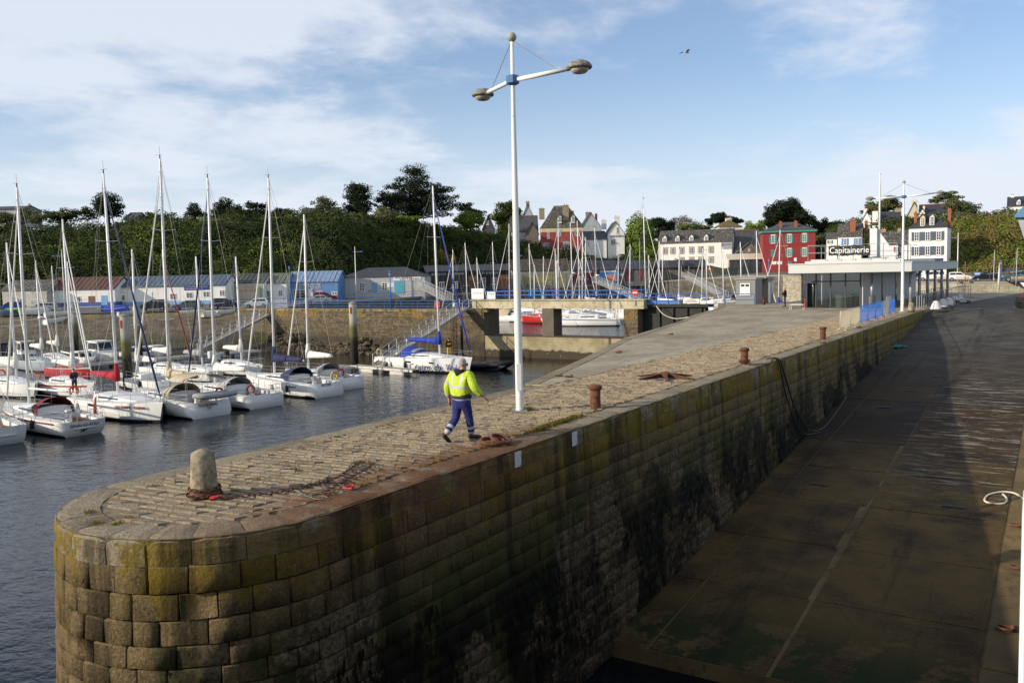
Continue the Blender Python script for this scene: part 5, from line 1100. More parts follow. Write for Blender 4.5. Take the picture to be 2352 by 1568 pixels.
house('gabled_house', 'long dark slate roof beside the cream gable on the hilltop', 2112, 2174, 515, 258, 492, 'gable', 470, 9, M_WHITE, M_SLATED, -0.45, [], ridge_tile=True)
house('gabled_house', 'white gable with one tall window behind the townhouse', 2101, 2133, 530, 226, 505, 'gable_y', 480, 8, M_WHITE, M_SLATED, -0.45, [(2115, 488, 2120, 500)], [(2119, 2123, 476, 490, M_WHITE, 0.5)])
house('cottage', 'slate roofed cottage with a white chimney at the edge of the hill', 2316, 2380, 492, 218, 474, 'gable', 452, 8, M_WHITE, M_SLATED, -0.5, [], [(2321, 2329, 448, 462, M_WHITE, 4)], [(2334, 463, 2343, 472, M_WHITE)])
house('hill_house', 'slate roof showing above the scrub on the bank', 286, 322, 515, 196, 503, 'gable', 487, 8, M_GWALL, M_SLATE, 0.0, [])
house('hill_house', 'steep slate gable between the trees on the bank top', 690, 722, 515, 208, 500, 'gable', 477, 8, M_GWALL, M_SLATE, 0.0, [])
house('hill_house', 'dark flat roofline with a small chimney at the far end of the bank', -40, 66, 492, 205, 482, 'gable', 473, 9, M_GWALL, M_SLATED, 0.0, [], [(62, 67, 470, 482, M_STONE, 4)])
# ------------------------------------------------------------------ boats
def gelcoat(name, c): return mat(name, c, 0.28, 0.04, 0.6, patch=(tuple(x * 0.86 for x in c), 1.2, 0.58, 0.8))
M_GEL = gelcoat('white_gelcoat', (226, 226, 222)); M_DECK = mat('deck_gelcoat', (208, 207, 200), 0.6, 0.06, 2); M_ANTI = mat('antifouling', (30, 34, 44), 0.7); M_ALU = mat('mast_alloy', (232, 232, 230), 0.35, 0.03); M_STEEL = mat('bright_steel', (190, 192, 194), 0.3, 0.05, metal=0.8)
M_WIRE = mat('rigging_wire', (120, 118, 112), 0.5); M_ROPE = mat('pale_rope', (198, 190, 172), 0.9); M_TEAK = mat('teak', (126, 84, 52), 0.7, 0.2, 4); M_TINT = mat('tinted_window', (22, 24, 28), 0.12)
M_REDHULL = gelcoat('red_gelcoat', (168, 38, 34)); M_ORNG = mat('buoy_orange', (206, 82, 44), 0.7); M_BUOYR = mat('buoy_red', (178, 34, 32), 0.7); M_BUOYY = mat('buoy_yellow', (214, 178, 40), 0.7); M_RUBB = mat('black_rubber', (24, 24, 26), 0.6); M_CLEAR = mat('vinyl_window', (150, 152, 150), 0.25)
def cloth(name, c): return mat(name, c, 0.85, 0.10, 1.5, 0.5, bdist=0.05)
CL = {k: cloth('canvas_' + k, c) for k, c in dict(white=(222, 220, 212), navy=(30, 38, 78), red=(150, 28, 38), beige=(178, 164, 138), blue=(28, 54, 150), maroon=(112, 30, 36), grey=(150, 152, 152), dark=(38, 40, 48), green=(54, 84, 70)).items()}
HT = ((0, .80), (.12, .90), (.25, .97), (.42, 1.0), (.58, .95), (.72, .77), (.84, .50), (.93, .24), (1.0, .02))
def hbeam(t, stern):
    for (a, x), (b_, y) in zip(HT, HT[1:]):
        if a <= t <= b_:
            f = (t - a) / (b_ - a); q = x + (y - x) * f; return q * (1 - max(0, 0.3 - t) / 0.3 * (1 - stern / 0.8)) if t < 0.3 else q
    return 0.02
def hull_rows(L, B, fb, stern=0.8, rev=0.35, rake=0.5, N=16):
    rows = []
    for i in range(N + 1):
        t = i / N; hb = hbeam(t, stern) * B / 2; sh = fb * (1.0 + 0.22 * t ** 1.3); x = -L / 2 + L * t; r = []
        for yf, zf in ((1.0, 1.0), (1.0, 0.62), (0.965, 0.26), (0.90, 0.13), (0.86, 0.03), (0.62, -0.22), (0.0, -0.42)):
            z = sh * zf if zf > 0 else zf; q = z / sh; dx = 0
            if i == 0: dx = rev * q
            if t > 0.8: dx -= rake * (1 - max(0, q)) * ((t - 0.8) / 0.2) ** 2
            r.append((x + dx, hb * yf, z))
        rows.append(r + [(p[0], -p[1], p[2]) for p in r[-2::-1]])
    return rows
def deck_z(fb, t): return fb * (1.0 + 0.22 * t ** 1.3)
def sailboat(label, pos, yaw, L=10.5, B=3.4, fb=1.05, mast=15.5, mt=0.58, cover='white', hood=None, hull=None, stripe=None, detail=2, jib='white', buoy=None, boom=True, stern=0.8, group=None, boot=None, wl=WATER, fenders=0, jibside=True, rev=0.35, cabin_h=0.42, radar=False, boomlen=0.36, name='sailboat', cover_drop=True, anchor_flag=None):
    t = thing(name, label, 'sailboat', (pos[0], pos[1], wl), yaw, group); hm = hull or M_GEL
    rows = hull_rows(L, B, fb, stern, rev); b = MB(); n = len(rows[0])
    vs = [p for r in rows for p in r]; o = 0
    for i in range(len(rows) - 1):
        for k in range(n - 1):
            b.cur = 2 if k in (3, n - 5) else (1 if 3 < k < n - 5 else 0); b.f.append((i * n + k, (i + 1) * n + k, (i + 1) * n + k + 1, i * n + k + 1)); b.mi.append(b.cur)
    b.v = vs; b.f.append(tuple(range(n))); b.mi.append(0)
    b.build('hull', [hm, boot or M_ANTI, boot or M_ANTI], t, True)
    if stripe:
        sbm = MB()
        for sg in (0, 1):
            pr = [r if sg == 0 else r[::-1] for r in rows]; A = [Vector(r[0]).lerp(Vector(r[1]), 0.32) + Vector((0, 0.012 * (1 if sg == 0 else -1), 0)) for r in pr[1:-1]]; Bq = [Vector(r[0]).lerp(Vector(r[1]), 0.62) + Vector((0, 0.012 * (1 if sg == 0 else -1), 0)) for r in pr[1:-1]]; sbm.grid([A, Bq] if sg == 0 else [Bq, A])
        sbm.build('hull_stripe', stripe, t)
    tc = 0.34; d = MB(); up = Vector((0, 0, 1))
    pr = [(Vector(r[0]), Vector(r[-1])) for r in rows]; N = len(rows) - 1
    dl = []
    for i, (p, q) in enumerate(pr):
        c = (p + q) / 2 + up * 0.05; dl.append([p - up * 0.015, p.lerp(c, 0.38), c, q.lerp(c, 0.38), q - up * 0.015])
    for i in range(N):
        tt = (i + 0.5) / N
        for k in range(4):
            if tt < tc and k in (1, 2): continue
            d.add([dl[i][k], dl[i][k + 1], dl[i + 1][k + 1], dl[i + 1][k]], [(3, 2, 1, 0)])
    # cockpit well
    i1 = int(tc * N); w0 = [Vector(dl[i][1]) for i in range(i1 + 1)]; w1 = [Vector(dl[i][3]) for i in range(i1 + 1)]; fz = fb * 0.5
    lo = lambda p: Vector((p.x, p.y * 0.94, fz))
    d.grid([[p for p in w0], [lo(p) for p in w0]]); d.grid([[lo(p) for p in w1], [p for p in w1]]); d.grid([[lo(p) for p in w1], [lo(p) for p in w0]][::-1]); d.add([w0[-1], w1[-1], lo(w1[-1]), lo(w0[-1])], [(3, 2, 1, 0)])
    d.build('deck', M_DECK, t, False)
    if detail:
        s = MB()
        for sg in (1, -1): s.box(-L / 2 + 0.9, -L / 2 + L * tc - 0.1, min(sg * B * 0.16, sg * B * 0.25), max(sg * B * 0.16, sg * B * 0.25), fz - 0.02, fz + 0.32)
        s.build('cockpit_bench', M_TEAK if detail > 1 else M_DECK, t)
    # coachroof
    c = MB(); cr = []; sd = []; ta, tb = 0.34, 0.78
    for i in range(9):
        f = i / 8; tt = ta + (tb - ta) * f; x = -L / 2 + L * tt; w = hbeam(tt, stern) * B / 2 * (0.66 - 0.12 * f); z = deck_z(fb, tt) + 0.0; h = cabin_h * (1 - f ** 2.2 * 0.85)
        cr.append([(x, w, z - 0.03), (x, w * 0.9, z + h * 0.82), (x, w * 0.62, z + h), (x, 0, z + h * 1.08), (x, -w * 0.62, z + h), (x, -w * 0.9, z + h * 0.82), (x, -w, z - 0.03)])
    c.grid(cr); c.f.append(tuple(range(7))); c.mi.append(0); e = len(c.v) - 7; c.f.append(tuple(e + 6 - k for k in range(7))); c.mi.append(0)
    cab = c.build('coachroof', hm if hm is M_GEL or detail < 2 else M_DECK, t, False)
    if detail:
        for sg in (0, 6):
            g = MB(); A = []; Bq = []
            for i in range(1, 6):
                p = Vector(cr[i][sg]); q = Vector(cr[i][1 if sg == 0 else 5]); off = Vector((0, 0.012 if sg == 0 else -0.012, 0.004)); A.append(p.lerp(q, 0.45) + off); Bq.append(p.lerp(q, 0.82) + off)
            g.grid([A, Bq] if sg == 0 else [Bq, A]); g.build('cabin_window', M_TINT, cab)
    # mast and rig
    mx = -L / 2 + L * mt; mz = deck_z(fb, mt) + 0.3; rk = -0.018 * mast; top = Vector((mx + rk, 0, mast)); foot = Vector((mx, 0, mz - 0.25))
    b = MB(); b.tube([foot, foot.lerp(top, 0.6), top], [0.08, 0.075, 0.055] if wl > WATER else [0.105, 0.10, 0.07] if L > 8 else [0.07, 0.065, 0.05], 8); mo_ = b.build('mast', M_ALU, t, True)
    rg = MB(); wr = 0.010
    sp = []
    for q, ln in ((0.40, 0.27), (0.70, 0.22)) if mast > 12 else ((0.52, 0.25),):
        p = foot.lerp(top, q); y = B * ln; tp = [p + Vector((-0.15, sg * y, 0.08)) for sg in (1, -1)]; sp.append(tp)
        for e_ in tp: s = MB(); s.bar(p, e_, 0.06, 0.03); s.build('spreader', M_ALU, mo_)
    for k, sg in enumerate((1, -1)):
        chain = Vector((mx - 0.2, sg * hbeam(mt, stern) * B / 2 * 0.93, deck_z(fb, mt))); pts = [chain] + [q[k] for q in sp] + [foot.lerp(top, 0.97)]
        rg.tube(pts, wr, 3, False); rg.tube([chain + Vector((-0.3, 0, 0)), foot.lerp(top, 0.40 if len(sp) > 1 else 0.5)], wr, 3, False)
    bow = Vector((L / 2 - 0.25, 0, deck_z(fb, 1) + 0.12)); rg.tube([bow, foot.lerp(top, 0.96)], wr, 3, False)
    bk = Vector((-L / 2 + rev, 0, 3.2)); rg.tube([top, bk], wr, 3, False)
    for sg in (1, -1): rg.tube([bk, Vector((-L / 2 + rev + 0.05, sg * hbeam(0.02, stern) * B / 2 * 0.85, deck_z(fb, 0)))], wr, 3, False)
    rg.tube([foot + Vector((-0.15, 0.05, 0)), top + Vector((-0.1, 0.05, -0.2))], 0.012, 3, False); rg.tube([foot + Vector((-0.3, -0.1, 1)), top + Vector((-0.12, -0.04, -0.2))], 0.010, 3, False)
    rg.build('rigging', M_WIRE, t)
    if jib:
        a = bow + Vector((-0.05, 0, 0.25)); e_ = foot.lerp(top, 0.93); f1 = a.lerp(e_, 0.12)
        b = MB(); b.tube([a, f1, a.lerp(e_, 0.45), e_], [q_ * (0.75 if wl > WATER else 1) for q_ in (0.045, 0.08, 0.068, 0.03)], 7); b.build('furled_jib', CL[jib], t, True)
    if boom:
        bz = mz + 1.05; be = Vector((mx - L * boomlen, 0, bz + 0.18)); ba = Vector((mx - 0.1, 0, bz))
        b = MB(); b.tube([ba, be], 0.07, 6); b.build('boom', M_ALU, t, True)
        if cover:
            b = MB(); m = 9; R = random.Random(int(L * 100 + mast)); pr = []
            for i in range(m):
                f = i / (m - 1); p = ba.lerp(be, 0.0 + 0.96 * f); w = 0.23 - 0.10 * f; h = (0.60 - 0.34 * f) * (1.25 if i == 0 else 1); j = lambda: R.uniform(-0.03, 0.03)
                pr.append([p + Vector((0, 0.03, -0.10)), p + Vector((0, w + j(), 0.02 + j())), p + Vector((0, w * 0.8 + j(), h * 0.6)), p + Vector((0, 0.02, h + j())), p + Vector((0, -w * 0.8 + j(), h * 0.6)), p + Vector((0, -w + j(), 0.02))])
            b.grid(pr, True); e0 = len(b.v); b.f.append(tuple(range(5, -1, -1))); b.mi.append(0); b.f.append(tuple(e0 - 6 + k for k in range(6))); b.mi.append(0)
            if cover_drop: b.tube([ba + Vector((0.05, 0, -0.1)), ba + Vector((0.07, 0, 0.5)), ba + Vector((0.03, 0, 1.2))], [0.24, 0.22, 0.12], 8)
            b.build('sail_cover', CL[cover], t, True)
        rg = MB(); rg.tube([be, top], 0.008, 3, False); rg.tube([be.lerp(ba, 0.4), Vector((be.x * 0.5 + ba.x * 0.5 - 0.4, 0, deck_z(fb, 0.3) + 0.2))], 0.015, 4, False); rg.build('running_rigging', M_ROPE, t)
    b = MB(); b.bar(top, top + Vector((0, 0, 0.9)), 0.012); b.bar(top + Vector((-0.3, 0, 0.25)), top + Vector((0.35, 0.1, 0.3)), 0.02); b.bar(top + Vector((0, 0, 0.0)), top + Vector((0, 0, 0.28)), 0.06); b.build('masthead_gear', M_RUBB, mo_)
    if radar: b = MB(); b.lathe([(0.2, 0), (0.3, 0.05), (0.3, 0.2), (0.18, 0.27)], 12, foot.lerp(top, 0.42) + Vector((0.35, 0, 0))); b.build('radar_dome', M_FRAME, mo_, True)
    if detail:
        gr = MB(); r = 0.018; H = 0.62
        def edge(tt, sg): return Vector((-L / 2 + L * tt, sg * hbeam(tt, stern) * B / 2 * 0.96, deck_z(fb, tt)))
        for sg in (1, -1):
            pts = [edge(x, sg) for x in (0.1, 0.24, 0.38, 0.52, 0.66, 0.80)]
            for p in pts: gr.tube([p, p + up * H], r, 4)
            for h in (H, H * 0.5): gr.tube([p + up * h for p in [edge(0.02, sg)] + pts + [edge(0.93, sg)]], 0.009, 3, False)
        gr.build('lifelines', M_STEEL, t)
        pu = MB(); a, c_ = edge(0.9, 1), edge(0.9, -1); nose = Vector((L / 2 - 0.05, 0, deck_z(fb, 1)))
        pu.tube([a + up * H, nose + Vector((0.05, 0.12, H)), nose + Vector((0.05, -0.12, H)), c_ + up * H], r, 4); pu.tube([a, a + up * H], r, 4); pu.tube([c_, c_ + up * H], r, 4); pu.tube([nose + Vector((-0.2, 0.1, 0)), nose + Vector((0.05, 0.12, H))], r, 4); pu.tube([nose + Vector((-0.2, -0.1, 0)), nose + Vector((0.05, -0.12, H))], r, 4); pu.build('pulpit', M_STEEL, t)
        for sg in (1, -1):
            ps = MB(); a = edge(0.1, sg); e_ = Vector((-L / 2 + rev + 0.08, sg * hbeam(0, stern) * B / 2 * 0.9, deck_z(fb, 0))); f_ = Vector((e_.x, e_.y * 0.35, e_.z))
            ps.tube([a + up * H, e_ + up * H, f_ + up * H], r, 4); ps.tube([a + up * H * .5, e_ + up * H * .5, f_ + up * H * .5], r, 4); ps.tube([e_, e_ + up * H], r, 4); ps.tube([f_ - up * 0.3, f_ + up * H], r, 4)
            ps.build('pushpit', M_STEEL, t)
        if detail > 1:
            wx = -L / 2 + L * 0.15; wh = MB(); wh.torus((wx, 0, fz + 0.85), 0.42, 0.018, 18, 5, (1, 0, 0.15))
            for k in range(5): an = k * math.pi * 2 / 5; wh.bar((wx, 0, fz + 0.85), (wx, 0.41 * math.cos(an), fz + 0.85 + 0.41 * math.sin(an)), 0.02)
            wh.build('steering_wheel', M_STEEL, t); pd = MB(); pd.box(wx + 0.05, wx + 0.3, -0.16, 0.16, fz, fz + 0.95); pd.build('binnacle', M_FRAME, t)
            hb_ = MB(); hb_.box(-L / 2 + L * 0.345, -L / 2 + L * 0.352, -0.32, 0.32, fz + 0.3, deck_z(fb, .34) + cabin_h * 0.8); hb_.build('companionway', M_TINT, t)
            for sg in (1, -1): wn = MB(); wn.lathe([(0.09, 0), (0.075, 0.16)], 8, (-L / 2 + L * 0.24, sg * B * 0.33, deck_z(fb, 0.2))); wn.build('winch', M_STEEL, t)
    if hood:
        b = MB(); x0 = -L / 2 + L * 0.335; x1 = -L / 2 + L * 0.47; z = deck_z(fb, .4); wd = B * 0.33; rows_ = []
        for i in range(6):
            f = i / 5; x = x0 + (x1 - x0) * f; h = cabin_h + 0.62 * math.cos(f * math.pi / 2 * 0.98) ** 0.8; w = wd * (1 - 0.10 * f)
            rows_.append([(x - 0.25 * (1 - f), w * math.cos(a), z + max(0.1, h) * math.sin(a) ** 0.8) for a in [math.pi * k / 10 for k in range(11)]])
        b.grid(rows_); ho = b.build('sprayhood', CL[hood], t, True)
        g = MB(); rr = [[Vector(p) * 1.0 + Vector((0.02, 0, 0.02)) for p in rows_[i][2:9]] for i in (3, 4)]; g.grid(rr); g.build('hood_window', M_CLEAR, ho, True)
    if buoy:
        b = MB(); m = 14; R_ = 0.3; c0 = Vector((-L / 2 + rev + 0.15, -B * 0.27 * (1 if buoy[1] > 0 else -1), deck_z(fb, 0) + 0.45))
        b.tube([c0 + Vector((0, R_ * math.sin(-2.5 + 5.0 * k / m), R_ * 1.1 * math.cos(-2.5 + 5.0 * k / m))) for k in range(m + 1)], 0.075, 7); b.build('lifebuoy', buoy[0], t, True)
    for k in range(fenders):
        sg = -1 if k % 2 else 1; tt = 0.25 + 0.18 * (k // 2); q = Vector((-L / 2 + L * tt, sg * (hbeam(tt, stern) * B / 2 + 0.12), 0.35)); b = MB(); b.lathe([(0.03, 0), (0.12, 0.1), (0.12, 0.5), (0.03, 0.62)], 8, q); b.bar(q + up * 0.6, q + up * (fb + 0.2 - 0.35), 0.015); b.build('fender', M_RUBB if k % 3 == 0 else M_FRAME, t, True)
    return t
H1 = Vector((-0.77, 0.64, 0)).normalized(); YL = math.atan2(H1.y, H1.x); YR = YL + math.pi
def at_stern(px, py, L, h=H1): p = G(px, py, WATER); return (p.x + h.x * L / 2, p.y + h.y * L / 2)
def at_bow(px, py, L, h=-H1): p = G(px, py, WATER); return (p.x - h.x * L / 2, p.y - h.y * L / 2)
def transom_text(t, L, fb, rev, lines, col=(40, 44, 60), w=1.7, size=0.3):
    for k, (tx, wd, dz) in enumerate(lines):
        o = lettering('name_lettering', tx, size, mat('letters_%d_%d_%d' % col, col, 0.6, 0.03), t, (-L / 2 + rev * (0.72 + dz * 0.6 / fb * 0.5) - 0.05 - 0.0, 0, fb * 0.66 + dz), (0, 0, 0), wd, 0.006)
        o.rotation_euler = Matrix(((0, math.sin(rev / fb), -math.cos(rev / fb)), (-1, 0, 0), (0, math.cos(rev / fb), math.sin(rev / fb)))).to_euler()
        o.location.x = -L / 2 + rev * (0.66 + dz / fb) - 0.03
def side_text(t, L, B, fb, tx, tpos, z, wd, size, side=-1, col=(44, 60, 120)):
    y = side * hbeam(tpos, 0.8) * B / 2 * (1.0 if z > fb * 0.5 else 0.99); e = 0.02; y2 = side * hbeam(tpos + 0.02, 0.8) * B / 2; ang = math.atan2(y2 - y, 0.02 * L)
    o = lettering('name_lettering', tx, size, mat('letters_%d_%d_%d' % col, col, 0.6, 0.03), t, (-L / 2 + L * tpos, y + side * 0.05, z), (math.pi / 2, 0, ang if side < 0 else ang + math.pi), wd, 0.02)
L = 12.0; bt = sailboat('white cruiser with maroon hull band, maroon sprayhood and PENN GLAOU on its transom', at_stern(192, 999, L), YL, L, 3.6, 0.95, 15.9, 0.66, None, 'maroon', fenders=3, stripe=CL['maroon'], jib='white', stern=0.72, rev=-0.25, cabin_h=0.5, boomlen=0.5)
transom_text(bt, L, 0.92, -0.25, [('PENN-GLAOU', 1.75, 0.05), ('NRT', 0.4, -0.3)])
b = MB(); b.bar((-L / 2 + 0.3, -0.9, 1.0), (-L / 2 - 0.1, -0.9, 2.4), 0.03); b.build('ensign_staff', M_TEAK, bt)
b = MB(); b.cur = 0; b.add([(-L / 2 + 0.0, -0.9, 2.3), (-L / 2 + 0.15, -0.95, 1.2), (-L / 2 + 0.3, -0.8, 1.2), (-L / 2 + 0.12, -0.88, 2.3)], [(0, 1, 2, 3)]); b.cur = 1; b.add([(-L / 2 + 0.12, -0.88, 2.3), (-L / 2 + 0.3, -0.8, 1.2), (-L / 2 + 0.42, -0.9, 1.25), (-L / 2 + 0.22, -0.9, 2.28)], [(0, 1, 2, 3)]); b.build('ensign', [CL['red'], M_BUOYY], bt)
L = 11.5; bt = sailboat('white plumb bowed cruiser with a red boom cover and ESCOGRIFFE on the bow', at_bow(377, 971, L), YR, L, 3.7, 1.1, 17.1, 0.46, 'red', None, fenders=3, jib='navy', buoy=(M_ORNG, 1), boomlen=0.36)
side_text(bt, L, 3.7, 1.1, 'ESCOGRIFFE   GLENANS', 0.80, 1.0, 2.6, 0.24, -1, (150, 60, 50))
b = MB(); b.box(-L / 2 + L * 0.40, -L / 2 + L * 0.50, -1.86, -1.80, 0.85, 1.02); b.build('hull_window', M_TINT, bt)
L = 11.0; bt = sailboat('white cruiser with beige canvas and PACHACAMAC on its broad transom', at_stern(487, 957, L), YL, L, 3.9, 1.05, 18.2, 0.5, 'beige', 'beige', jib='white', buoy=(M_BUOYR, 1), stern=0.86, fenders=4, rev=0.5)
transom_text(bt, L, 1.05, 0.5, [('PACHACAMAC', 1.5, 0.12), ('LO', 0.3, -0.08)], (96, 98, 104))
b = MB(); bx = -L / 2 + L * 0.06; zz = 2.5; rr = []
for i in range(5): f = i / 4; rr.append([(bx + f * L * 0.2, 1.5 * math.cos(a), zz + 0.45 * math.sin(a)) for a in [math.pi * k / 8 for k in range(9)]])
b.grid(rr); b.build('bimini', CL['beige'], bt, True)
b = MB(); [b.tube([(bx + f * L * 0.2, sg * 1.5, 1.2), (bx + f * L * 0.2, sg * 1.5, zz + 0.02)], 0.02, 4) for f in (0, 1) for sg in (1, -1)]; b.build('bimini_frame', M_STEEL, bt)
dg = thing('inflatable_dinghy', 'grey inflatable dinghy slung across the stern of the beige canvassed cruiser', 'dinghy', bt.matrix_world.translation + Vector((0, 0, 0)), YL)
dg.location = (bt.location.x - H1.x * (L / 2 + 0.35), bt.location.y - H1.y * (L / 2 + 0.35), WATER + 1.55)
b = MB(); b.tube([(-0.55, -1.4, 0), (-0.6, 0, 0), (-0.5, 0.9, 0.03), (0, 1.45, 0.1), (0.5, 0.9, 0.03), (0.6, 0, 0), (0.55, -1.4, 0)], [0.16, 0.2, 0.2, 0.18, 0.2, 0.2, 0.16], 8); b.build('tube', CL['grey'], dg, True)
b = MB(); b.box(-0.5, 0.5, -1.3, 0.9, -0.12, -0.04); b.build('floor', M_DECK, dg)
L = 11.0; sailboat('white racing cruiser with a loosely flaked white mainsail and orange fender', at_stern(612, 936, L), YL, L, 3.7, 0.98, 17.3, 0.61, 'white', 'grey', fenders=3, jib='navy', stern=0.88, rev=0.25, boot=M_ANTI, buoy=(M_ORNG, -1), boomlen=0.40)
L = 11.5; bt = sailboat('white cruiser with navy boom cover and sprayhood, HILITENE on its transom', at_stern(757, 911, L), YL, L, 3.8, 1.08, 17.8, 0.63, 'navy', 'navy', jib='white', buoy=(M_BUOYY, 1), stern=0.84, fenders=3, rev=0.45)
transom_text(bt, L, 1.08, 0.45, [('HILITENE', 1.0, 0.22)]); side_text(bt, L, 3.8, 1.08, 'Oceanis 37', 0.2, 0.85, 0.9, 0.2, 1, (90, 92, 96))
L = 9.5; sailboat('smaller white cruiser with a white boom cover and red lifebuoy beyond the navy covered one', at_stern(812, 893, L), YL, L, 3.3, 0.98, 15.0, 0.64, 'white', 'grey', jib='white', buoy=(M_BUOYR, -1), stern=0.82, fenders=2)
L = 12.5; bt = sailboat('white training yacht with blue canvas, blue furled jib and Centre de Voile on its side', at_bow(1086, 858, L), YR, L, 4.0, 1.25, 18.1, 0.655, 'blue', 'blue', jib='blue', buoy=(M_BUOYY, 1), fenders=5, boomlen=0.38)
side_text(bt, L, 4.0, 1.25, 'Centre  de  Voile', 0.72, 0.55, 5.6, 0.95, -1, (52, 60, 120))
for tt in (0.42, 0.64): b = MB(); b.box(-L / 2 + L * tt, -L / 2 + L * tt + 0.8, -hbeam(tt + .03, .8) * 2.0 - 0.02, -hbeam(tt + .03, .8) * 2.0 + 0.06, 0.92, 1.06); b.build('hull_window', M_TINT, bt)
L = 11; bt = sailboat('white cruiser cut by the frame edge with a green fender on its quarter', at_stern(8, 1022, L), YL, L, 3.6, 1.1, 15.5, 0.6, 'white', None, jib='white', stern=0.7, rev=-0.2, buoy=(M_BUOYY, -1))
# boats on the far side of the same pontoon
def place(px, py, L, yaw): p = G(px, py, WATER); return (p.x, p.y)
sailboat('white sloop with a red sheer line and a long white boom cover', place(160, 905, 9.5, 0), YR, 9.5, 3.2, 1.0, 14.8, 0.6, 'white', None, stripe=CL['red'], jib='white', detail=1, buoy=(M_ORNG, 1), boomlen=0.42)
sailboat('red hulled sloop moored behind the long white boom cover', place(165, 868, 8, 0), YR, 8, 2.7, 0.95, 11.6, 0.6, None, None, hull=M_REDHULL, detail=1, jib='white')
sailboat('white ketch with a crumpled white sail and orange horseshoe buoy', place(28, 905, 10, 0), YR, 10, 3.2, 1.0, 13.0, 0.62, 'white', None, jib='white', detail=1, buoy=(M_ORNG, -1))
sailboat('white sloop with a tan wooden mast far down the pontoon', place(128, 838, 8, 0), YR, 8, 2.7, 0.9, 11.5, 0.6, 'white', None, detail=1, jib=None)
sailboat('grey hulled sloop beside the red hulled one', place(92, 850, 8.5, 0), YR, 8.5, 2.8, 0.95, 12.0, 0.6, 'white', None, hull=gelcoat('grey_gelcoat', (150, 158, 166)), detail=1, jib='white', radar=True)
sailboat('white sloop with a maroon furled jib behind the beige canvassed cruiser', place(392, 868, 9, 0), YR, 9, 3.0, 1.0, 12.5, 0.5, 'white', None, detail=1, jib='maroon')
for px, py, L_, yw, cv, jb, lab in ((330, 890, 9.5, YL, 'white', None, 'white sloop tucked behind the red covered cruiser and the stout pile'), (455, 872, 9.0, YR, 'grey', None, 'white sloop moored opposite the beige canvassed cruiser'), (545, 858, 9.0, YR, 'white', None, 'white sloop moored opposite the racing cruiser')):
    sailboat(lab, place(px, py, L_, 0), yw, L_, L_ * 0.32, 0.9, L_ * 1.3, 0.6, cv, None, detail=1, jib=jb, fenders=2)
# motor boats
def motorboat(label, pos, yaw, L=6.5, B=2.4, fb=0.9, cab=(0.35, 0.62, 1.5), hull=None, cabm=None, wl=WATER, outboard=False, group=None):
    t = thing('motorboat', label, 'motorboat', (pos[0], pos[1], wl), yaw, group); rows = hull_rows(L, B, fb, 0.85, 0.0, 0.9); n = len(rows[0]); b = MB(); b.grid([r[::-1] for r in rows]); b.f.append(tuple(range(n))); b.mi.append(0); b.build('hull', hull or M_GEL, t, True)
    d = MB(); d.grid([[(r[0][0], r[0][1], r[0][2] - (0.4 if i < 7 else 0.05)), (r[-1][0], r[-1][1], r[-1][2] - (0.4 if i < 7 else 0.05))][::-1] for i, r in enumerate(rows)]); d.build('deck', M_DECK, t)
    a, c, h = cab; c_ = MB(); x0 = -L / 2 + L * a; x1 = -L / 2 + L * c; w = B * 0.38; z = fb - 0.35
    c_.add([(x0, w, z), (x1 + 0.5, w * 0.9, z + 0.25), (x1, w * 0.8, z + h), (x0 + 0.1, w * 0.85, z + h), (x0, -w, z), (x1 + 0.5, -w * 0.9, z + 0.25), (x1, -w * 0.8, z + h), (x0 + 0.1, -w * 0.85, z + h)], [(0, 1, 2, 3), (7, 6, 5, 4), (1, 5, 6, 2), (4, 0, 3, 7)]); c_.box(x0 - 0.2, x1 + 0.15, -w * 0.9, w * 0.9, z + h, z + h + 0.09); cb = c_.build('cabin', cabm or M_GEL, t)
    g = MB()
    for sg in (1, -1):
        q = [(x0 + 0.25, sg * (w * 0.93 + 0.02), z + h * 0.5), (x1 + 0.2, sg * (w * 0.86 + 0.03), z + h * 0.5), (x1 - 0.05, sg * (w * 0.82 + 0.03), z + h * 0.92), (x0 + 0.25, sg * (w * 0.86 + 0.02), z + h * 0.92)]; g.add(q, [(0, 1, 2, 3) if sg > 0 else (3, 2, 1, 0)])
    g.build('cabin_window', M_TINT, cb); g = MB(); xa = x1 + 0.5; g.add([(xa - 0.11, -w * 0.75, z + h * 0.45), (xa - 0.11, w * 0.75, z + h * 0.45), (x1 + 0.07, w * 0.7, z + h * 0.94), (x1 + 0.07, -w * 0.7, z + h * 0.94)], [(0, 1, 2, 3)]); g.build('windscreen', M_TINT, cb)
    r_ = MB(); zz = fb * 1.2 + 0.45
    r_.tube([(0.1 * L, B * 0.42, zz), (0.35 * L, B * 0.3, zz), (0.5 * L, 0, zz + 0.1), (0.35 * L, -B * 0.3, zz), (0.1 * L, -B * 0.42, zz)], 0.018, 4); [r_.tube([(x * L, s_ * y * B, fb), (x * L, s_ * y * B, zz)], 0.016, 4) for x, y in ((0.1, 0.42), (0.35, 0.3)) for s_ in (1, -1)]; r_.build('bow_rail', M_STEEL, t)
    if outboard: o = MB(); o.box(-L / 2 - 0.4, -L / 2 + 0.05, -0.2, 0.2, 0.6, 1.15); o.box(-L / 2 - 0.25, -L / 2 - 0.1, -0.08, 0.08, -0.4, 0.6); o.build('outboard_motor', M_RUBB, t)
    return t
motorboat('white fishing cruiser with an arched cabin moored below the shore', place(235, 832, 7, 0), YR, 7.5, 2.7, 1.1, (0.28, 0.6, 1.75))
motorboat('low white open motorboat beside the fishing cruiser', place(190, 838, 7, 0), YR, 6.5, 2.3, 0.9, (0.4, 0.6, 1.0), outboard=True)
motorboat('small dark workboat with a black cabin at the shore end', place(18, 838, 7, 0), YR, 6.5, 2.5, 1.0, (0.2, 0.55, 1.9), cabm=CL['dark'])
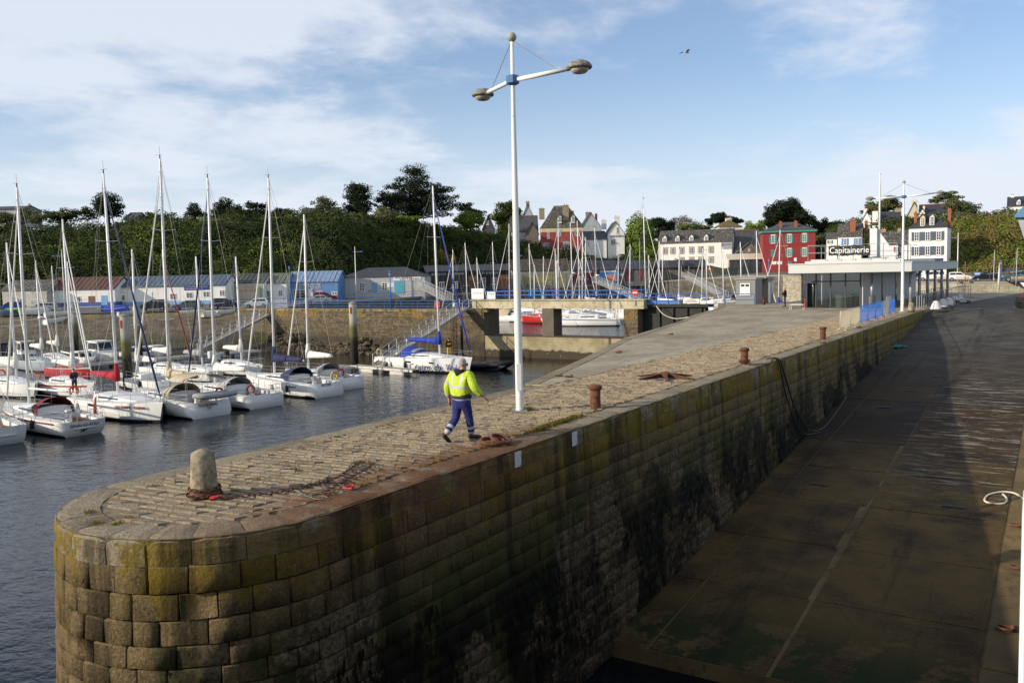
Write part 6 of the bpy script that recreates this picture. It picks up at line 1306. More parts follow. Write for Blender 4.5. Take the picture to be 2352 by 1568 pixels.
motorboat('green workboat with a tiny white wheelhouse', place(60, 830, 7, 0), YR, 7, 2.5, 0.9, (0.45, 0.58, 1.9), hull=gelcoat('green_gelcoat', (70, 112, 96)))
motorboat('white runabout behind the two piles', place(318, 826, 6, 0), YR, 6, 2.2, 0.9, (0.4, 0.62, 1.0))
motorboat('white cuddy boat at the end of the shore pontoon', place(358, 822, 6, 0), YR, 5.5, 2.1, 0.85, (0.4, 0.62, 1.0), outboard=True)
def rib(label, pos, yaw, col, L=6.0, console=True):
    t = thing('inflatable_boat', label, 'inflatable boat', (pos[0], pos[1], WATER + 0.35), yaw); b = MB(); b.tube([(-L / 2, -0.95, 0), (0, -1.0, 0), (L * 0.3, -0.75, 0.12), (L / 2, 0, 0.35), (L * 0.3, 0.75, 0.12), (0, 1.0, 0), (-L / 2, 0.95, 0)], [0.2, 0.27, 0.26, 0.24, 0.26, 0.27, 0.2], 9); b.build('tube', col, t, True)
    b = MB(); b.extr([(-L / 2, -0.5), (L * 0.3, -0.45), (L * 0.46, 0.1), (-L / 2, 0.05)], -0.8, 0.8); b.build('hull', M_ANTI, t)
    if console: b = MB(); b.box(-0.6, 0.1, -0.35, 0.35, 0, 0.95); b.box(-1.5, -0.9, -0.3, 0.3, 0, 0.65); b.build('console', M_GEL, t)
    o = MB(); o.box(-L / 2 - 0.45, -L / 2 - 0.05, -0.25, 0.25, 0.35, 1.1); o.box(-L / 2 - 0.3, -L / 2 - 0.1, -0.09, 0.09, -0.6, 0.35); o.build('outboard_motor', M_RUBB, t)
rib('dark rigid inflatable with a white console and black outboards by the gangway foot', place(485, 832, 6, 0), YL, CL['dark'])
rib('black inflatable boat lying ahead of the training yacht', place(1112, 846, 6, 0), YR + 0.15, M_RUBB, 6.5, False)

# ------------------------------------------------------------------ pontoons and piles
M_PLANK = mat('pontoon_boards', (134, 126, 112), 0.9, 0.2, 3, 0.3); M_FLOAT = mat('pontoon_float', (196, 194, 186), 0.7)
def pontoon(label, a, c, w=2.0, h=0.5):
    a = Vector((a[0], a[1], WATER)); c = Vector((c[0], c[1], WATER)); L_ = (c - a).length; d = (c - a) / L_; n = Vector((-d.y, d.x, 0)); m = (a + c) / 2; t = thing('pontoon', label, 'pontoon', m)
    b = MB(); b.obox((0, 0, h - 0.05), d * L_ / 2, n * w / 2, (0, 0, 0.05)); b.build('deck', M_PLANK, t)
    for sg in (1, -1): b = MB(); b.obox(n * sg * (w / 2 + 0.03) + Vector((0, 0, h - 0.10)), d * L_ / 2, n * 0.035, (0, 0, 0.11)); b.build('edge_beam', M_FLOAT, t)
    k = max(2, int(L_ / 4.0))
    for i in range(k): b = MB(); b.obox(d * (-L_ / 2 + L_ * (i + 0.5) / k) + Vector((0, 0, 0.08)), d * 1.0, n * w * 0.46, (0, 0, 0.30)); b.build('float', M_FLOAT, t)
    return t
pontoon('long main pontoon running between the two rows of yachts', (-47, 45), (-16.5, 88.5), 2.2)
F0 = Vector((-36.3, 60.2, 0))
for k, (s_, lab) in enumerate(((3.8, 'narrow finger pontoon between the maroon hooded cruiser and the red covered one'), (11.5, 'narrow finger pontoon beside the beige canvassed cruiser'), (19.5, 'narrow finger pontoon beside the navy covered cruiser'))):
    p = F0 + UU * s_; pontoon(lab, p, p - H1 * 8.0, 0.7, 0.42)
p = G(956, 862, WATER); pontoon('finger pontoon with two white floats beside the training yacht', p, (p.x + H1.x * 9, p.y + H1.y * 9), 0.9, 0.55)
a = G(120, 852, WATER); c = G(590, 812, WATER); pontoon('shore pontoon below the gangway', (a.x, a.y), (c.x, c.y), 2.0)
def pile_mat():
    n = NT('pile'); v = n.coord('World'); z = n.xyz(v)[2]; col = n.mix(n.rng(n.op('ADD', z, n.noise(v, 1.5, 5)), -2.4, -1.2), lin((40, 38, 30)), lin((150, 152, 142))); col = n.mix(n.op('MULTIPLY', n.rng(z, -3.4, -2.4), n.rng(z, -1.0, -2.0)), col, lin((96, 92, 50))); n.color(col); n.set('Roughness', 0.85); n.bump(n.noise(v, 6, 4), 0.3, 0.03); return n.m
M_PILE = pile_mat()
def pile(label, px, py, top, r=0.4):
    p = G(px, py, WATER); t = thing('mooring_pile', label, 'pile', p, group=None); b = MB(); b.lathe([(r, -2), (r, top - WATER - 0.05), (r * 0.9, top - WATER)], 16); b.build('shaft', M_PILE, t, True); b = MB(); b.lathe([(r * 1.03, top - WATER - 0.12), (r * 1.03, top - WATER - 0.02), (r * 0.5, top - WATER + 0.1)], 16); b.build('cap', mat('pile_cap', (150, 138, 110), 0.8), t); b = MB(); b.obox((-r * 0.3, -r * 0.97, top - WATER - 0.8), (0.1, 0, 0), (0, 0.02, 0), (0, 0, 0.35)); b.build('paint_mark', mat('red_mark', (160, 52, 40), 0.8), t)
pile('stout grey pile beside the red boom cover, dark below the tide line', 295, 892, 0.65, 0.42); pile('grey pile behind the stout one near the shore', 321, 842, 0.85, 0.4); pile('thin weathered pile rising in front of the blue based shed', 176, 822, 0.9, 0.36); pile('grey pile standing before the rubble mole with a red mark', 815, 838, 0.8, 0.42); pile('slim green stained pile beside the bridge abutment', 1062, 824, -0.4, 0.16)

# ------------------------------------------------------------------ inner basin
BW = -4.25
b = MB(); b.add([ML(-70, BW, -2.2), ML(200, BW, -2.2), ML(200, BW, -190), ML(-70, BW, -190)], [(0, 1, 2, 3)]); b.build('basin_water', bpy.data.materials['sea_water'], kind='structure')
R = random.Random(21)
inner = [(1040, 573, 150, 'white'), (1068, 558, 146, 'navy'), (1131, 556, 150, 'white'), (1169, 514, 142, 'white'), (1248, 589, 160, None), (1275, 571, 152, 'blue'), (1282, 510, 146, 'white'), (1310, 510, 150, 'grey'), (1326, 507, 156, 'white'), (1366, 523, 148, 'navy'), (1447, 561, 152, 'white'), (1478, 458, 138, 'blue'), (1490, 586, 160, None), (1514, 554, 150, 'white'), (1522, 565, 164, 'navy'), (1613, 571, 136, 'white'), (1622, 577, 150, None), (1660, 568, 140, 'white'), (1701, 556, 134, 'grey'), (1738, 530, 130, 'white'), (1791, 528, 124, 'blue'), (1560, 572, 158, 'white'), (1420, 590, 166, None), (1345, 545, 164, 'white'), (1215, 560, 158, 'navy'), (1095, 592, 160, None)]
desc = ['yacht whose mast rises before the boutique lettering', 'navy covered yacht beside the boutique door', 'yacht whose mast crosses the larch board shop', 'tall yacht closest to the big white lamp post in the basin', 'small yacht before the yellow roller shutters', 'blue covered yacht below the villa hedge', 'tall yacht whose mast cuts the pink villa', 'yacht with a radar dome before the red sailing club', 'tall yacht before the chimneys of the villa', 'navy covered yacht with a radar dome before the gendarmerie', 'yacht below the big leafy tree', 'tallest masted yacht in the inner basin', 'small bare boomed yacht beside the tallest mast', 'yacht at the left end of the hotel', 'navy covered yacht before the first hotel windows', 'yacht moored before the wash house gable', 'bare boomed yacht behind the wash house gangway', 'yacht whose mast stands before the hotel sign', 'grey covered yacht behind the kiosk', 'tall yacht whose mast crosses the restaurant awning', 'blue covered yacht before the red house', 'yacht below the middle hotel windows', 'small yacht before the dark red boathouse doors', 'yacht between the villa and gendarmerie masts', 'navy covered yacht behind the tall lamp post', 'small yacht at the larch board corner']
for i, (px, yt, d, cov) in enumerate(inner):
    tp = P(px, yt, d); m = tp.z - BW; L_ = max(6.5, min(11.5, m * 0.66)); yaw = R.choice((YL, YR)) + R.uniform(-0.06, 0.06); mtp = 0.6
    x = tp.x - math.cos(yaw) * L_ * (mtp - 0.5) + 0.018 * m * math.cos(yaw); y = tp.y - math.sin(yaw) * L_ * (mtp - 0.5)
    sailboat(desc[i], (x, y), yaw, L_, L_ * 0.32, 0.95, m, mtp, cov, None, detail=0 if d > 150 else 1, jib=R.choice(('white', 'white', 'white', 'white', None)), wl=BW, group='yachts moored in the inner basin', stripe=None, radar=(i in (7, 9)))
def gb(px, py): p = G(px, py, BW); return (p.x, p.y)
# boats seen through the bridge openings
t = sailboat('white cruiser with blue stripes seen through the right bridge opening', gb(1352, 748), YR + 0.45 + math.pi, 9.2, 3.0, 1.0, 13.5, 0.6, None, None, stripe=M_BBLUE, detail=1, wl=BW, cabin_h=0.6)
sailboat('red hulled boat seen through the bridge beside the pillar', gb(1236, 742), YL, 7, 2.5, 1.0, 9, 0.6, None, None, hull=M_REDHULL, detail=1, wl=BW, jib=None)
sailboat('small cream hulled boat just right of the bridge pillar', gb(1288, 748), YL + 0.2, 6.5, 2.4, 0.85, 9.5, 0.6, 'white', None, detail=1, wl=BW, jib=None)
motorboat('small bright blue boat seen through the bridge', gb(1212, 736), YL, 5, 2.0, 0.8, (0.4, 0.6, 1.0), hull=M_SBLUE, wl=BW)
t = motorboat('white launch with a canvas tent cover seen through the left bridge opening', gb(1150, 738), YL + 0.1, 7, 2.5, 0.9, (0.45, 0.6, 0.7), wl=BW)
b = MB(); b.extr([(-1.6, 1.0), (2.6, 0.9), (2.2, 1.6), (-1.2, 2.3)], -0.06, 0.06); b.v = []; b.f = []; b.mi = []; rr = [[(x, 1.15 * math.cos(a), 0.8 + hh * math.sin(a)) for a in [math.pi * k / 8 for k in range(9)]] for x, hh in ((-2.2, 1.0), (-1.8, 1.5), (0.5, 1.2), (2.4, 0.8))]; b.grid(rr); b.build('tent_cover', CL['beige'], t, True)
for k, (px, py, lab) in enumerate(((1600, 716, 'white motorboat beyond the lock gate chain'), (1625, 708, 'white cabin cruiser moored beside the kiosk quay'), (1665, 700, 'white motor cruiser with a pale cabin behind the kiosk railing'), (1822, 694, 'white motorboat glimpsed between the man and the glazed office'), (1390, 724, 'white motorboat behind the blue striped cruiser'), (1175, 726, 'white motorboat behind the tented launch'), (1300, 724, 'white motorboat behind the bridge pillar'))):
    motorboat(lab, gb(px, py), YL + 0.15 * k, 6.8, 2.5, 0.95, (0.3, 0.6, 1.5), wl=BW)
p = gb(1395, 742); pt = pontoon('grey pontoon in the inner basin beside the blue striped cruiser', (p[0], p[1]), (p[0] + 16, p[1] + 9), 1.6, 0.45); pt.location.z = BW
# ------------------------------------------------------------------ harbour office on the pier root
M_ANTH = mat('anthracite_frame', (58, 62, 66), 0.5, 0.06); M_FASC = mat('pale_fascia', (190, 192, 188), 0.6, 0.03, 0.4); M_OWALL = mat('office_white', (206, 208, 210), 0.7, 0.03)
def clear_glass():
    n = NT('clear_glass'); tr = n.N.new('ShaderNodeBsdfTransparent'); tr.inputs[0].default_value = (0.86, 0.90, 0.90, 1); gl = n.N.new('ShaderNodeBsdfGlossy'); gl.inputs['Roughness'].default_value = 0.02; gl.inputs[0].default_value = (0.9, 0.95, 1, 1)
    fr = n.N.new('ShaderNodeFresnel'); fr.inputs[0].default_value = 1.5; m = n.N.new('ShaderNodeMixShader'); n.L.new(n.op('ADD', n.op('MULTIPLY', fr.outputs[0], 1.0), 0.02), m.inputs[0]); n.L.new(tr.outputs[0], m.inputs[1]); n.L.new(gl.outputs[0], m.inputs[2]); n.L.new(m.outputs[0], n.out.inputs[0]); return n.m
M_CGLASS = clear_glass()
OFO = Q(67, -7.2, 0); off = thing('harbour_office', 'flat roofed harbour office with a glazed corner and deep pale fascia', 'office', OFO, MYAW)
def ob(name, m, *boxes, par=None):
    b = MB(); [b.box(*q) for q in boxes]; return b.build(name, m, par or off)
ob('floor', M_APRON, (-0.05, 9.6, -0.3, 30, -0.3, 0.03))
ob('side_wall', M_OWALL, (4.75, 4.95, 0.05, 8.6, 0.03, 3.05), (4.75, 4.95, 9.4, 16, 0.03, 3.05), (4.75, 4.95, 17, 30, 0.03, 3.05))
ob('back_wall', M_OWALL, (0, 4.7, 7.0, 7.2, 0.03, 3.05)); ob('rear_block', M_OWALL, (0.0, 4.7, 7.25, 30, 0.03, 3.05))
ob('side_door', M_TINT, (4.97, 5.0, 8.65, 9.35, 0.05, 2.9), (4.97, 5.0, 16.05, 16.95, 0.05, 2.9))
ob('roof', M_FASC, (-0.45, 9.0, -2.6, 31, 3.05, 3.76)); ob('soffit', mat('soffit', (150, 152, 152), 0.8), (-0.40, 8.95, -2.55, 30.9, 3.02, 3.048)); ob('roof_lip', M_FASC, (-0.5, 9.05, -2.66, 31.05, 3.763, 3.84)); ob('roof_terrace', M_FASC, (0.6, 8.0, -1.4, 20, 3.845, 4.02)); ob('terrace_kerb', M_FASC, (0.95, 7.6, -1.0, 0.0, 4.022, 4.16))
for k in range(5):
    x = k * 1.19; ob('mullion', M_ANTH, (x - 0.05, x + 0.05, -0.06, 0.08, 0.03, 3.04))
for k in range(4):
    x = k * 1.19
    ob('transom', M_ANTH, (x + 0.052, x + 1.138, -0.05, 0.07, 2.26, 2.36)); ob('blind_box', M_FRAME, (x + 0.06, x + 1.13, 0.075, 0.12, 2.20, 2.255)); ob('head_rail', M_ANTH, (x + 0.052, x + 1.138, -0.05, 0.07, 2.96, 3.04)); ob('base_rail', M_ANTH, (x + 0.052, x + 1.138, -0.05, 0.07, 0.03, 0.12))
    ob('pane', M_CGLASS, (x + 0.055, x + 1.135, 0.0, 0.012, 2.362, 2.958)); 
    if k == 0: ob('pane', M_CGLASS, (x + 0.055, x + 0.40, 0.0, 0.012, 0.122, 2.2)); ob('door_edge', M_ANTH, (x + 0.40, x + 0.46, -0.03, 0.05, 0.122, 2.2))
    else: ob('pane', M_CGLASS, (x + 0.055, x + 1.135, 0.0, 0.012, 0.122, 2.258))
for k in range(1, 5):
    y = k * 1.7; ob('mullion', M_ANTH, (-0.05, 0.05, y - 0.05, y + 0.05, 0.03, 3.04)); ob('pane', M_CGLASS, (-0.006, 0.006, y - 1.645, y - 0.055, 0.03, 3.04))
for y in (0.3, 5.2, 10.4, 15.6, 20.8, 26): b = MB(); b.lathe([(0.13, 0), (0.13, 3.03)], 12, (8.55, y, 0)); b.build('column', M_GREYB, off, True)
for x, y in ((5.6, 0.2), (0.8, 0.7)): b = MB(); b.lathe([(0.10, 0.03), (0.10, 3.03)], 12, (x, y, 0)); b.build('pipe_column', M_STEEL, off, True)
# roof railing and banner
rl = MB(); cor = [(0.8, 8.0, 4.02), (0.8, -1.2, 4.02), (7.7, -1.2, 4.02), (7.7, 10, 4.02)]
for h in (1.3, 0.7):
    rl.tube([(x, y, z + h) for x, y, z in cor], 0.025, 5)
rl.build('roof_rail', M_GREYB, off)
for x, y in [(0.8, 3.5), (0.8, -1.2), (2.2, -1.2), (3.3, -1.2), (4.4, -1.2), (5.6, -1.2), (6.7, -1.2), (7.7, -1.2), (7.7, 2), (7.7, 6)]: b = MB(); b.tube([(x, y, 4.02), (x, y, 5.32)], 0.028, 5); b.build('rail_post', M_GREYB, off)
bn = thing('banner', 'black banner reading Capitainerie tied to the office roof railing', 'banner', Q(65.74, -4.72, 4.42), MYAW)
b = MB(); rows = []
for j in range(5): rows.append([(3.25 * i / 24, -0.03 + 0.03 * math.sin(i * 1.3 + j), 0.82 * j / 4 + 0.03 * math.sin(i * 0.5) + 0.025 * math.sin(i * 2.1) * (j == 0)) for i in range(25)])
b.grid(rows); b.build('sheet', mat('banner_black', (22, 22, 24), 0.5, 0.2, 4, 0.3), bn, True)
lettering('lettering', 'Capitainerie', 0.72, mat('banner_white', (232, 232, 232), 0.6), bn, (1.62, -0.085, 0.43), UP90, 3.05, 0.005)
bn = thing('banner', 'smaller black banner folded on the side of the office roof railing', 'banner', Q(65.9, 0.55, 4.3), PYAW)
b = MB(); b.grid([[(2.0 * i / 10, -0.03 + 0.04 * math.sin(i * 1.7), 0.9 * j) for i in range(11)] for j in range(2)]); b.build('sheet', MATS['banner_black'], bn, True); lettering('lettering', 'PORT', 0.7, MATS['banner_white'], bn, (1.0, -0.09, 0.45), UP90, 1.6, 0.005)
# signal mast on the roof
sm = thing('signal_mast', 'white signal mast with a yard on a stout white plinth above the office', 'mast', Q(68.0, -1.6, 4.02), MYAW)
b = MB(); b.box(-0.28, 0.28, -0.3, 0.3, 0, 2.6); b.build('plinth', M_OWALL, sm); b = MB(); b.tube([(0.42, 0, 0), (0.42, 0, 6.2), (0.42, 0, 7.0)], [0.09, 0.07, 0.05], 8); b.ell((0.42, 0, 7.05), (0.09, 0.09, 0.09)); b.build('pole', M_FRAME, sm, True); b = MB(); b.bar((-0.7, 0, 5.0), (1.5, 0, 5.12), 0.06); b.build('yard', M_GREYB, sm); b = MB(); b.extr([(0.5, 0), (2.0, 0), (0.5, 2.2)], -0.05, 0.05); b.build('fin', M_OWALL, sm)
# interior
it = thing('reception_counter', 'dark green reception counter inside the glazed office', 'counter', Q(69.3, -5.6, 0.03), MYAW); b = MB(); b.box(0, 2.5, 0, 0.6, 0, 1.02); b.build('front', mat('counter_green', (58, 70, 68), 0.5), it); b = MB(); b.box(-0.05, 2.55, -0.06, 0.66, 1.022, 1.07); b.build('top', M_ANTH, it)
def stool(label, p):
    t = thing('bar_stool', label, 'stool', p, MYAW, 'bar stools behind the office glass'); m = mat('pale_wood', (176, 166, 132), 0.6); b = MB(); b.box(-0.17, 0.17, -0.17, 0.17, 0.72, 0.76); b.build('seat', m, t)
    for x in (-1, 1):
        for y in (-1, 1): b = MB(); b.bar((x * 0.2, y * 0.2, 0), (x * 0.15, y * 0.15, 0.72), 0.03); b.build('leg', m, t)
    b = MB(); b.box(-0.17, 0.17, 0.14, 0.17, 0.92, 1.06); b.bar((-0.16, 0.155, 0.76), (-0.16, 0.155, 1.06), 0.03); b.bar((0.16, 0.155, 0.76), (0.16, 0.155, 1.06), 0.03); b.build('backrest', m, t)
for k, (u_, v_) in enumerate(((68.0, -3.55), (68.4, -2.9), (67.9, -3.95))): stool('pale wooden bar stool behind the office glass by the counter end', Q(u_, v_, 0.03))
t = thing('wall_screen', 'dark blue screen hanging in the last bay of the office', 'screen', Q(69.5, -2.62, 2.0), MYAW); b = MB(); b.box(-0.3, 0.0, 0, 0.05, 0, 0.75); b.build('panel', mat('screen_blue', (40, 58, 92), 0.4), t)
# white crate and bike rack before the glass
t = thing('bike_rack', 'low white and red tubular bike rack before the office door', 'bike rack', G(1838 - 24, 711, 0), MYAW)
b = MB(); [b.tube([(0, y, 0), (0, y, 0.42), (1.1, y, 0.42), (1.1, y, 0)], 0.025, 5) for y in (0, 0.5)]; [b.tube([(x, 0, 0.42), (x, 0.5, 0.42)], 0.025, 5) for x in (0, 1.1)]; b.build('frame', M_FRAME, t); b = MB(); b.tube([(1.25, 0, 0), (1.25, 0, 0.95)], 0.04, 6); b.build('post', mat('red_white', (190, 70, 60), 0.6), t)
# ------------------------------------------------------------------ grey kiosk
M_KGREY = mat('kiosk_grey', (128, 128, 128), 0.85, 0.05, 0.6, 0.15); M_KCAP = mat('kiosk_cap', (140, 140, 138), 0.8)
kp = G(1690, 699, 0); ks = thing('ticket_kiosk', 'small grey rendered kiosk with a white framed window', 'kiosk', kp, MYAW)
def kb(name, m, *boxes): b = MB(); [b.box(*q) for q in boxes]; return b.build(name, m, ks)
kb('front_block', M_KGREY, (0, 1.95, 0, 2.3, -0.3, 2.45)); kb('rear_block', M_KGREY, (0.0, 1.5, 2.3, 3.4, -0.3, 2.45), (0, 2.2, 3.4, 5.4, -0.3, 2.5))
kb('roof_slab', M_KCAP, (-0.1, 2.05, -0.1, 2.32, 2.45, 2.62)); kb('roof_slab', M_KCAP, (-0.1, 2.3, 2.33, 5.5, 2.51, 2.68))
kb('door', M_FRAME, (1.5, 1.53, 2.5, 3.3, 0, 2.05), (2.2, 2.23, 3.55, 4.2, 0, 2.1)); kb('poster_case', mat('poster_grey', (176, 174, 172), 0.5, 0.25, 2), (2.2, 2.27, 4.4, 5.3, 0.9, 2.2))
w_ = window(ks, 0.45, 1.45, 0.98, 2.08, 0.0, M_FRAME, None); kb('sill', M_FRAME, (0.4, 1.5, -0.12, 0, 0.9, 0.97)); kb('blind', M_FRAME, (0.56, 1.34, -0.03, -0.026, 1.1, 1.75))
def hoop(label, a, c, h, mt, grp=None, r=0.03):
    a = Vector(a); c = Vector(c); t = thing('hoop_rail', label, 'railing', a, group=grp); d = c - a; up = Vector((0, 0, h)); e = d.normalized() * 0.15
    b = MB(); b.tube([(0, 0, 0), up - Vector((0, 0, 0.15)), up + e * 0.3 - Vector((0, 0, 0.05)), up + e, d + up - e, d + up - e * 0.3 - Vector((0, 0, 0.05)), d + up - Vector((0, 0, 0.15)), d], r, 5); b.build('hoop', mt, t); b = MB(); b.tube([Vector((0, 0, h * 0.5)), d + Vector((0, 0, h * 0.5))], r * 0.9, 5); b.build('mid_rail', mt, t); return t
a = G(1666, 702, 0); c = G(1733, 701, 0); hoop('blue hoop railing in front of the kiosk window', a, c, 1.1, M_BLUE, None, 0.035); a2 = G(1612, 706, 0.0); hoop('blue hoop railing between the kiosk and the lock gate', G(1640, 705, 0), G(1663, 702, 0), 1.1, M_BLUE, None, 0.035)
# hoops along the quay
grp = 'blue hoop rails along the quay'
for (p, q) in zip(QUAY[5:9], QUAY[6:10]):
    a = C(*p); c = C(*q); L_ = (c - a).length; n = int(L_ / 2.7)
    for k in range(n):
        s0 = a.lerp(c, (k + 0.1) / n); s1 = a.lerp(c, (k + 0.9) / n); hoop('blue hoop rail on the quay edge in front of the shops', s0 + Vector((0, 0.5, 0)), s1 + Vector((0, 0.5, 0)), 1.0, M_BLUE, grp, 0.035)
# ------------------------------------------------------------------ street lamps
M_LAMPW = mat('lamp_white_paint', (222, 222, 216), 0.5, 0.05, 1.0, patch=((150, 118, 88), 3.5, 0.63, 0.70)); M_SHADE = mat('lichened_shade', (150, 148, 138), 0.9, 0.3, 10, 0.6, c2=(92, 90, 80)); M_LENS = mat('lamp_lens', (168, 160, 144), 0.3); M_CLB = mat('collar_blue', (60, 108, 158), 0.5, 0.15, 4)
def pier_lamp(label, base, dirs, H=9.75, hz=8.6, r=0.10):
    t = thing('street_lamp', label, 'street lamp', base); b = MB(); b.lathe([(r * 1.15, 0), (r * 1.1, 0.05), (r, 0.1), (r * 0.93, 3.2), (r * 0.72, 6), (r * 0.5, hz), (r * 0.42, H - 0.15)], 14); b.build('pole', M_LAMPW, t, True)
    b = MB(); b.box(-0.2, 0.2, -0.2, 0.2, -0.01, 0.025); [b.lathe([(0.018, 0.025), (0.016, 0.06)], 6, (x, y, 0)) for x in (-0.15, 0.15) for y in (-0.15, 0.15)]; b.build('base_plate', M_GREYB, t)
    b = MB(); b.obox((0.0, -r - 0.002, 0.9), (0.055, 0, 0), (0, 0.01, 0), (0, 0, 0.35)); b.build('hatch', M_LAMPW, t)
    b = MB(); b.ell((0, 0, H - 0.08), (0.12, 0.12, 0.12), 12, 8); b.build('finial', mat('finial_grey', (150, 150, 142), 0.8), t, True)
    b = MB(); b.lathe([(0.1, -0.12), (0.17, -0.08), (0.17, 0.10), (0.1, 0.13)], 8, (0, 0, hz)); b.build('collar', M_CLB, t)
    for (dx, dy, ln, dz) in dirs:
        d = Vector((dx, dy, 0)).normalized(); e = d * ln + Vector((0, 0, hz + dz)); b = MB(); b.tube([d * 0.12 + Vector((0, 0, hz)), e], [0.06, 0.055], 8); am = b.build('arm', M_LAMPW, t, True)
        b = MB(); b.tube([Vector((0, 0, hz + 1.0)), d * ln * 0.86 + Vector((0, 0, hz + dz * 0.86 + 0.05))], 0.012, 5); b.build('stay', M_GREYB, am)
        hc = e + d * 0.42; hd = thing('tmp', None, None); bpy.data.objects.remove(hd); b = MB(); b.lathe([(0.295, -0.03), (0.31, 0.0), (0.305, 0.03), (0.25, 0.10), (0.15, 0.155), (0.04, 0.18)], 16, hc, 1.0, 1.0); b.tube([e - d * 0.02, e + d * 0.14], 0.05, 6); sh = b.build('lamp_shade', M_SHADE, t, True)
        b = MB(); b.lathe([(0.05, -0.16), (0.15, -0.14), (0.21, -0.09), (0.23, -0.031)], 16, hc); b.build('lens', M_LENS, sh, True)
pier_lamp('tall white twin armed lamp post rising from the setts near the walking worker', Q(9.6, 0.0, 0), [(0.843, -0.538, 1.5, 0.05), (-0.405, 0.914, 1.6, 0.02)], 9.63, 8.48)
pier_lamp('white twin armed lamp post beside the harbour office and blue barriers', Q(62.8, 1.4, 0), [(0.98, -0.2, 2.15, 0.2), (-0.98, 0.2, 2.0, -0.06)], 9.9, 8.7, 0.12)
def quay_lamp(label, px, ytop, ybase, d, arm, col=M_LAMPW):
    p = P(px, ybase, d); H = (ybase - ytop) * d / FPX; t = thing('street_lamp', label, 'street lamp', p); b = MB(); b.lathe([(0.11, -0.3), (0.09, H * 0.5), (0.05, H)], 8); b.build('pole', col, t, True)
    if arm == 0:
        b = MB(); b.lathe([(0.08, -0.5), (0.2, -0.12), (0.2, -0.1), (0.02, 0.1)], 8, (0, 0, H)); b.build('lantern', M_CLB if False else M_BLUE, t); b = MB(); b.lathe([(0.09, -0.5), (0.19, -0.14)], 8, (0, 0, H + 0.0)); b.build('lens', M_LENS, t)
    else:
        b = MB(); b.tube([(-0.3 * arm, 0, H - 1.0), (1.0 * arm, 0, H - 0.95)], 0.04, 5); b.build('arm', M_GREYB, t); b = MB(); b.lathe([(0.3, -0.02), (0.28, 0.06), (0.1, 0.14)], 10, (1.25 * arm, 0, H - 0.95)); b.lathe([(0.08, -0.14), (0.24, -0.03)], 10, (1.25 * arm, 0, H - 0.95)); b.build('lamp_shade', M_BLUE, t, True)
quay_lamp('white quay lamp with a blue shade before the grey shed', 819, 567, 688, 161, 1); quay_lamp('blue lantern post on the rubble mole', 898, 624, 706, 108, 0, M_BLUE); quay_lamp('pale lamp post with a blue shade near the hotel', 1470, 548, 650, 208, 1, M_GREYB); quay_lamp('white quay lamp with a blue shade against the sunny bank', 2199, 535, 642, 152, -1); quay_lamp('blue lantern post by the red house', 1766, 595, 640, 196, 0, M_BLUE); quay_lamp('blue lantern post by the parked cars', 2299, 600, 646, 142, 0, M_BLUE); quay_lamp('blue shaded quay lamp behind the tall white lamp post', 1186, 578, 665, 186, 1); quay_lamp('blue lantern post before the tackle shop', 668, 612, 700, 150, 0, M_BLUE); quay_lamp('short lamp post among the far left masts', 150, 575, 712, 138, -1)
# ------------------------------------------------------------------ bollards, rings, chains
def iron_bollard(label, p, h=0.62, r=0.14):
    t = thing('iron_bollard', label, 'bollard', p); b = MB(); b.lathe([(r * 1.05, -0.05), (r, 0.02), (r * 0.96, h * 0.5), (r, h * 0.8)], 16); b.build('shaft', M_IRON, t, True); b = MB(); b.lathe([(r, h * 0.78), (r * 1.2, h * 0.82), (r * 1.3, h * 0.88), (r * 1.25, h * 0.96), (r * 0.9, h), (r * 0.2, h * 1.01)], 16); b.build('head', M_IRON, t, True); return t
iron_bollard('rusty mushroom bollard closest to the tall lamp post', G(1368, 937, 0)); iron_bollard('rusty bollard wrapped in chain where a rope drops down the wall', G(1710, 836, 0)); iron_bollard('rusty bollard just before the crowd barriers', G(1890, 779, 0)); iron_bollard('brown bollard beside the kiosk', G(1755, 700, 0), 0.75, 0.13)
M_BSTONE = mat('bollard_granite', (112, 102, 82), 0.9, 0.2, 9, 0.8, c2=(164, 152, 126), patch=((84, 64, 44), 3.5, 0.54, 0.68))
def stone_bollard(label, p, h=0.80, r=0.225):
    t = thing('stone_bollard', label, 'bollard', p); b = MB(); pr = [(r * 0.95, -0.02), (r, 0.12), (r * 0.96, 0.3), (r * 0.90, h * 0.62), (r * 0.82, h * 0.90), (r * 0.78, h * 0.93), (r * 0.4, h * 0.985), (0.02, h * 1.01)]; b.lathe(pr, 18)
    R = random.Random(3); b.v = [(x * R.uniform(0.985, 1.015), y * R.uniform(0.985, 1.015), z) for x, y, z in b.v]; b.build('shaft', M_BSTONE, t, True)
    b = MB(); b.lathe([(r * 1.02, -0.01), (r * 1.02, 0.11)], 18); b.build('rust_collar', M_IRON, t, True); return t
stone_bollard('tapered granite bollard with a chain round its foot on the pier end', G(470, 1139, 0)); stone_bollard('short granite bollard beside the lamp post at the office', G(2093, 716, 0), 0.72, 0.24)
lk = MB(); pts = []
for k in range(8):
    a = 2 * math.pi * k / 8; x = 0.032 * math.cos(a); y = 0.024 * math.sin(a); pts.append((x + (0.03 if math.cos(a) > 0 else -0.03), y, 0))
lk.tube(pts, 0.0105, 3, closed=True); LINK = lk.mesh('chain_link', M_IRON, True)
